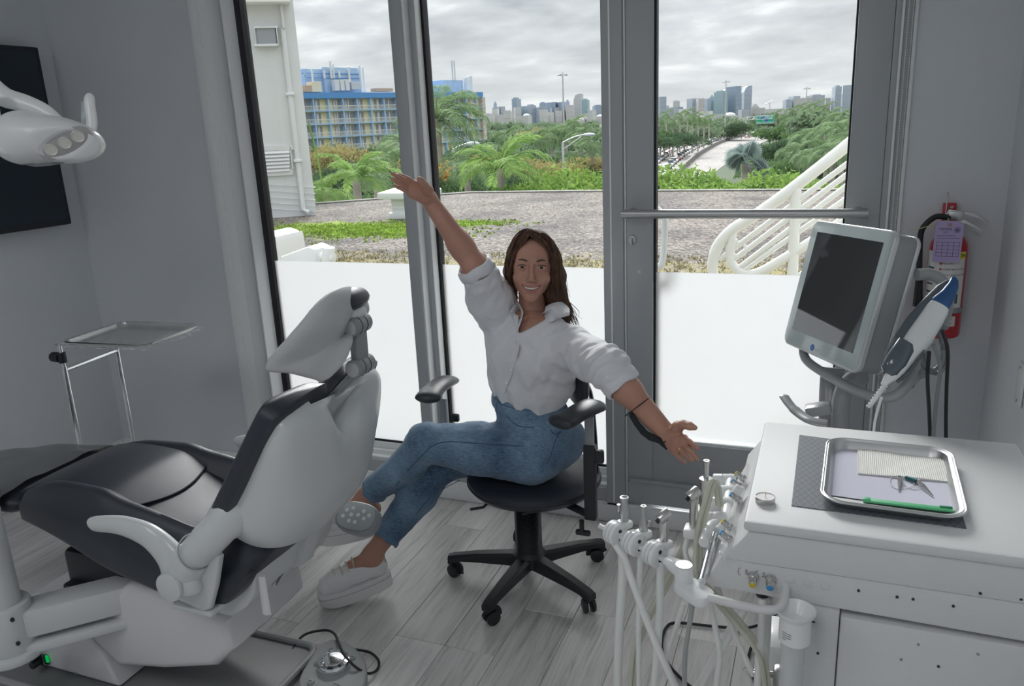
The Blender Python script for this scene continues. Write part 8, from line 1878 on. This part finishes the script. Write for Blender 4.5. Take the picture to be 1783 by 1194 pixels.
# collar, placket, buttons: points found on the cloth surface
from mathutils.bvhtree import BVHTree
def snapper(o):
    me = o.data; T = BVHTree.FromPolygons([v.co for v in me.vertices], [tuple(p.vertices) for p in me.polygons])
    def f(x, y, off=.002):
        d = (at(x, y, D=1)-V((0, 0, CAM_H))).normalized(); hit = T.ray_cast(V((0, 0, CAM_H)), d)
        if hit[0] is None: return at(x, y, Y=2.27)
        n = hit[1] if hit[1].dot(d) < 0 else -hit[1]; return hit[0]+n*off
    return f
SN = snapper(shirt)
def sheet(name, grid, m, par, t=.0022):
    nu = len(grid[0]); nv = len(grid); top = [p for row in grid for p in row]; nr = []
    for j in range(nv):
        for i in range(nu):
            a = grid[j][min(i+1, nu-1)]-grid[j][max(i-1, 0)]; b = grid[min(j+1, nv-1)][i]-grid[max(j-1, 0)][i]; n = a.cross(b); nr.append(n.normalized() if n.length > 1e-12 else V((0, 0, 1)))
    vs = [p+n*t/2 for p, n in zip(top, nr)]+[p-n*t/2 for p, n in zip(top, nr)]; N = len(top); fs = []
    for j in range(nv-1):
        for i in range(nu-1): a = j*nu+i; fs += [(a, a+1, a+nu+1, a+nu), (N+a+nu, N+a+nu+1, N+a+1, N+a)]
    for i in range(nu-1): fs += [(i+1, i, N+i, N+i+1), ((nv-1)*nu+i, (nv-1)*nu+i+1, N+(nv-1)*nu+i+1, N+(nv-1)*nu+i)]
    for j in range(nv-1): a = j*nu; fs += [(a, a+nu, N+a+nu, N+a), (a+nu+nu-1, a+nu-1, N+a+nu-1, N+a+2*nu-1)]
    return MB().add(vs, fs).build(name, m, par, True, 1.0)
def csheet(name, rows, n1=6, n2=5, **k):
    R_ = [catmull(r, n1) for r in rows]; cols = list(zip(*R_)); C2 = [catmull(list(c), n2) for c in cols]; g = [list(r) for r in zip(*C2)]
    return sheet(name, g, shirtm, shirt, **k)
nb = J['neckb']
PX = lambda x, y, yy: at(x, y, Y=yy)
csheet('collar', [[PX(950, 534, 2.350), PX(960, 529, 2.345), PX(972, 526, 2.365), PX(980, 526, 2.41)], [PX(948, 543, 2.305), PX(958, 537, 2.295), PX(976, 533, 2.315), PX(990, 536, 2.37)], [SN(941, 551, .012), SN(955, 550, .014), SN(975, 546, .014), SN(992, 543, .010)], [SN(929, 562, .005), SN(958, 563, .006), SN(970, 557, .006), SN(991, 549, .005)]])
csheet('collar', [[PX(898, 523, 2.380), PX(905, 531, 2.345), PX(911, 543, 2.312)], [SN(890, 530, .012), SN(899, 545, .012), PX(908, 556, 2.290)], [SN(886, 540, .005), SN(893, 556, .005), SN(901, 577, .004)]])
csheet('front_placket', [[SN(x, y, .003) for x, y in ((901, 576), (897, 600), (891, 625), (884, 648), (877, 668), (872, 682))], [SN(x+9, y+1, .003) for x, y in ((901, 576), (897, 600), (891, 625), (884, 648), (877, 668), (872, 682))]], 6, 4, t=.003)
for x, y in ((904, 592), (899, 617), (892, 643), (884, 666)): c = SN(x, y, .0045); MB().cyl(c, c-CF*.0025, .0040, n=14, bev=.0006).build('shirt_button', M['wplas'], shirt)
# --- jeans
def denim():
    m = bpy.data.materials.new('blue_denim'); m.use_nodes = True; nt = m.node_tree; b = nt.nodes['Principled BSDF']; L = nt.links.new; tc = nn(nt, 'ShaderNodeTexCoord')
    mp = nn(nt, 'ShaderNodeMapping'); mp.inputs['Scale'].default_value = (18, 60, 60); L(tc.outputs['Object'], mp.inputs[0])
    n = nn(nt, 'ShaderNodeTexNoise'); n.inputs['Scale'].default_value = 3; n.inputs['Detail'].default_value = 8; n.inputs['Roughness'].default_value = .75; L(mp.outputs[0], n.inputs['Vector'])
    n2 = nn(nt, 'ShaderNodeTexNoise'); n2.inputs['Scale'].default_value = 7; n2.inputs['Detail'].default_value = 3; L(tc.outputs['Object'], n2.inputs['Vector'])
    mx = nn(nt, 'ShaderNodeMix', data_type='FLOAT'); mx.inputs[0].default_value = .5; L(n.outputs[0], mx.inputs[2]); L(n2.outputs[0], mx.inputs[3])
    r = nn(nt, 'ShaderNodeValToRGB'); r.color_ramp.elements[0].position = .36; r.color_ramp.elements[1].position = .66; r.color_ramp.elements[0].color = (.030, .075, .150, 1); r.color_ramp.elements[1].color = (.23, .35, .48, 1)
    L(mx.outputs[0], r.inputs[0]); L(r.outputs[0], b.inputs['Base Color']); b.inputs['Roughness'].default_value = .85; b.inputs['Sheen Weight'].default_value = .2
    bp = nn(nt, 'ShaderNodeBump'); bp.inputs['Strength'].default_value = .3; bp.inputs['Distance'].default_value = .0015; L(n.outputs[0], bp.inputs['Height']); L(bp.outputs[0], b.inputs['Normal']); return m
dnm = denim()
def build_jeans():
    F_ = Field([-1.62, 2.02, .13], [-.70, 2.60, .78], .0042)
    pe = J['pel']; wa = J['waist']; pF = V((-.80, -.60, 0)).normalized(); pR = V((.60, -.80, 0))
    F_.ell(pe+V((.03, .01, .005)), (.150, .155, .105), None).cone(pe+V((.01, 0, .05)), wa-tU*.004, .142, .127, .04, tF, .82)
    F_.chain([J['hipL']+V((.01, 0, .0)), J['hipL'].lerp(J['knL'], .5)+V((0, 0, .0)), J['knL']], [.102, .084, .066], .035)
    F_.chain([J['knL'], J['knL'].lerp(J['anL'], .3)+V((.012, 0, -.008)), J['knL'].lerp(J['anL'], .81)], [.064, .060, .050], .02)
    F_.chain([J['hipR'], J['hipR'].lerp(J['knR'], .5), J['knR']], [.098, .084, .068], .03)
    F_.chain([J['knR'], J['knR'].lerp(J['anR'], .35)+V((.01, 0, 0)), J['knR'].lerp(J['anR'], .76)], [.066, .064, .053], .02)
    def folds(X, Y, Z):
        d = .0016*nz(X, Y, Z, 55, 1.0)+.0010*nz(X, Y, Z, 120, 3.0)
        for K_, ax, f in ((J['knL'], V((-.6, 0, -.8)), 150), (J['knR'], V((-.5, -.3, -.8)), 140), (J['hipL'].lerp(J['hipR'], .3)+V((-.10, -.03, .03)), V((.9, 0, .4)), 130)):
            e = (X-K_.x)**2+(Y-K_.y)**2+(Z-K_.z)**2; s_ = (X-K_.x)*ax.x+(Y-K_.y)*ax.y+(Z-K_.z)*ax.z
            d = d+.0034*np.exp(-e/.006)*np.sin(s_*f+np.sin(Y*60)*.8)
        A_ = J['anR']; e = (X-A_.x)**2+(Y-A_.y)**2+(Z-A_.z-.10)**2; d = d+.003*np.exp(-e/.006)*np.sin((X-Z*.8)*110)
        return d
    F_.warp(folds)
    for a, k, f, r_ in (('anL', 'knL', .81, .042), ('anR', 'knR', .76, .046)):
        A_, K_ = J[a], J[k]; d = (A_-K_).normalized(); c = K_.lerp(A_, f); F_.cone(c-d*.0, c+d*.12, r_, r_+.004, .002, None, 1, 'sub'); 
    return F_.build('jeans', dnm, wm)
jeans = build_jeans()
hemm = mat('denim_hem', (.13, .22, .34), .85, bump=.3, bscale=300)
for a, k, f, r_ in (('anL', 'knL', .845, .0470), ('anR', 'knR', .80, .0515)):
    cuff(J[k].lerp(J[a], f), J[a]-J[k], r_, .024, 'jeans_hem', jeans, hemm, 7, .004)
wc = J['waist']-tU*.012
wb_ = [wc+tR*(.1305*math.cos(t))+tF*(.1075*math.sin(t))+tU*(.004*math.sin(t*2)) for t in [2*PI*i/40 for i in range(40)]]
MB().tube(wb_, .0175, 8, closed=True, up=tuple(tU), sx=.22, sy=1.0).build('waistband', dnm, jeans)
for t in (.9, 1.9, 3.3, 5.3, .2): c = wc+tR*(.1335*math.cos(t))+tF*(.1105*math.sin(t)); MB().box(c, (.010, .006, .044), .002, Matrix(RM((tR*-math.sin(t)+tF*math.cos(t)), (tR*math.cos(t)+tF*math.sin(t)), tU))).build('belt_loop', dnm, jeans)
seamm = mat('denim_seam', (.05, .10, .19), .9)
def surfline(px, yy, r_=.0016, nm='jeans_seam'):
    return MB().tube(catmull([at(x, y, Y=y2) for (x, y), y2 in zip(px, yy)], 6), r_, 6).build(nm, seamm, jeans)
SJ = snapper(jeans)
def jseam(px, r_=.0015, nm='jeans_seam', m_=None): return MB().tube(catmull([SJ(x, y, .0006) for x, y in px], 6), r_, 6).build(nm, m_ or seamm, jeans)
c = SJ(873, 694, .003); MB().cyl(c, c-CF*.003, .0075, n=18, bev=.001).build('jeans_button', M['steelr'], jeans)
jseam([(868, 708), (900, 712), (940, 716), (975, 722)]); jseam([(880, 712), (886, 728), (905, 742), (930, 744)]); jseam([(982, 742), (968, 765), (958, 795), (943, 822)])
jseam([(935, 776), (900, 776), (860, 774), (820, 771), (780, 769), (755, 775), (735, 792), (710, 820), (690, 845)]); jseam([(800, 836), (770, 852), (745, 870), (725, 895)]); jseam([(958, 748), (966, 756), (975, 752)])
# --- shoes
shm = mat('white_leather', (.84, .84, .85), .45, bump=.12, bscale=300); solem = mat('white_rubber_sole', (.82, .82, .82), .5); lacem = mat('cream_lace', (.66, .62, .50), .8)
def shoe(toe, heel, upv, ank, label, tilt=0.0, plat=.046, hz=1.3):
    """toe and heel are points on the mid sole plane"""
    fx = (toe-heel); Ls = fx.length; fx.normalize(); fz = (upv-fx*upv.dot(fx)).normalized(); fy = fz.cross(fx)
    t = tag(bpy.data.objects.new('sneaker', None), label, None); COL.objects.link(t); t.parent = wm
    R_ = RM(fx, fy, fz); o = heel
    def q(x, y, z): return o+fx*x+fy*y+fz*(z*hz if z > .015 else z)
    lo = np.array([min(heel[i], toe[i]) for i in range(3)])-.13; hi = np.array([max(heel[i], toe[i]) for i in range(3)])+.15
    F_ = Field(lo, hi, .0030)
    F_.chain([q(.035, 0, .030), q(.10, .0, .034), q(Ls-.08, 0, .028), q(Ls-.040, .0, .022)], [.034, .035, .039, .034], .02)
    F_.cone(q(.034, 0, .035), q(.036, 0, .072), .031, .030, .02).cone(q(.06, 0, .05), q(.12, 0, .052), .032, .026, .02)
    F_.rbox(q(Ls/2, 0, -.05), (Ls+.2, .3, .1), 0, R_, .002, 'sub')
    a_ = V(ank); F_.cone(q(.050, 0, .055), q(.050, 0, .055)+(a_-q(.05, 0, .055)).normalized()*.09, .029, .033, .004, None, 1, 'sub')
    F_.build('upper', shm, t)
    n = 40; out = []
    for i in range(n):
        a = 2*PI*i/n; cx = math.cos(a); sy = math.sin(a); x = Ls/2+(Ls/2+.004)*math.copysign(abs(cx)**.75, cx); w = .043 if x > Ls*.5 else .043-.008*((Ls*.5-x)/(Ls*.5)); out.append((x, w*math.copysign(abs(sy)**.7, sy)))
    rings = []
    for z, s in ((-plat, .965), (-plat+.004, .99), (-.004, 1.0), (.008, 1.005), (.015, .985)):
        rings.append([q(Ls/2+(x-Ls/2)*s, y*s, z+(.010*max(0, (x-Ls*.72)/(Ls*.28))**2 if z < 0 else 0)) for x, y in out])
    sole = MB().loft(rings).build('sole', solem, t)
    MB().tube([q(Ls/2+(x-Ls/2)*1.004, y*1.004, -.004) for x, y in out], .0010, 5, closed=True).build('sole_line', M['gplas'], sole)
    for k in range(4):
        x = Ls-.075-.024*k; z = .060+.0042*k
        MB().tube(catmull([q(x, -.026, z-.012), q(x+.003, -.010, z+.004), q(x, .010, z+.005), q(x-.003, .026, z-.012)], 5), .0026, 8).build('lace', lacem, t)
    b = q(Ls-.145, 0, .074)
    for s, l in ((-1, .045), (1, .040)):
        MB().tube(catmull([b, b+fy*(s*.016)+fz*.005, b+fy*(s*.030)+fz*-.010, b+fy*(s*.018)+fz*-.014+fx*.008, b], 6), .0019, 7).build('lace_loop', lacem, t)
        MB().tube(catmull([b, b+fy*(s*.010)+fx*.012-fz*.01, b+fy*(s*.024)+fx*.018-fz*(l*.8), b+fy*(s*.028)+fx*.014-fz*l], 6), .0019, 7).build('lace_end', lacem, t)
    MB().loft([[q(.004, -.016, .040), q(.004, .016, .040), q(.0, .016, .040), q(.0, -.016, .040)], [q(.004, -.018, .088), q(.004, .018, .088), q(.0, .018, .088), q(.0, -.018, .088)]]).build('heel_tab', mat('snake_print', (.30, .29, .27), .6, col2=(.62, .60, .56), vscale=160), t)
    return t
hR_ = at(664, 1005, Y=2.165); tR_ = at(560, 1046, Y=1.985)
hR_.z = .098; tR_ = V((-1.587, 2.013, .047)); hR_ = V((-1.388, 2.170, .088))
shoe(tR_, hR_, V((.22, .1, 1)), J['anR']+V((0, 0, .05)), 'sneaker planted on its toe on the floor')
shoe(at(548, 928, Y=2.17), at(650, 905, Y=2.285)+V((0, 0, -.01)), V((-.35, -.2, 1)), J['anL']+V((0, 0, .03)), 'raised sneaker behind the keypad')
# --- hair ties / folded mask on her left forearm, ring
fm = thing('face_mask', 'folded black mask hanging by its loops from the woman\'s lower forearm', 'mask')
A1 = J['elL'].lerp(J['wrL'], .50); d = (J['wrL']-J['elL']).normalized()
def loop(c, d, r_, m, nm, sh=0.0):
    a, b, d = frame_of(d); return MB().tube([V(c)+(a*math.cos(t)+b*math.sin(t))*r_+d*(sh*math.sin(t)) for t in [2*PI*i/32 for i in range(32)]], .0018, 6, closed=True).build(nm, m, fm)
cm = at(1110, 708, Y=2.115); loop(cm, d, .0435, M['rubber'], 'ear_loop', .004); cw = at(1166, 762, Y=2.095); loop(cw, d, .0325, M['rubber'], 'ear_loop', .008)
MB().loft([[at(x, y, Y=yy)+o for o in (V((0, -.002, 0)), V((0, .004, .004)))]+[at(x2, y2, Y=yy)+o for o in (V((0, .004, 0)), V((0, -.002, -.002)))] for x, y, x2, y2, yy in ((1099, 716, 1095, 722, 2.09), (1112, 736, 1104, 738, 2.08), (1126, 753, 1116, 754, 2.07), (1140, 760, 1130, 765, 2.07), (1150, 765, 1146, 770, 2.07), (1163, 779, 1161, 782, 2.07))]).build('folded_cloth', mat('black_cloth', (.012, .016, .02), .7, bump=.3, bscale=200), fm)
rgp = at(1186, 784.5, Y=2.034); dd_ = (at(1200, 797, Y=2.005)-at(1184, 782, Y=2.04)).normalized(); a, b, dd_ = frame_of(dd_)
MB().tube([rgp+(a*math.cos(t)+b*math.sin(t))*.0093 for t in [2*PI*i/24 for i in range(24)]], .0010, 6, closed=True).build('ring', bpy.data.materials['gold'], wm)
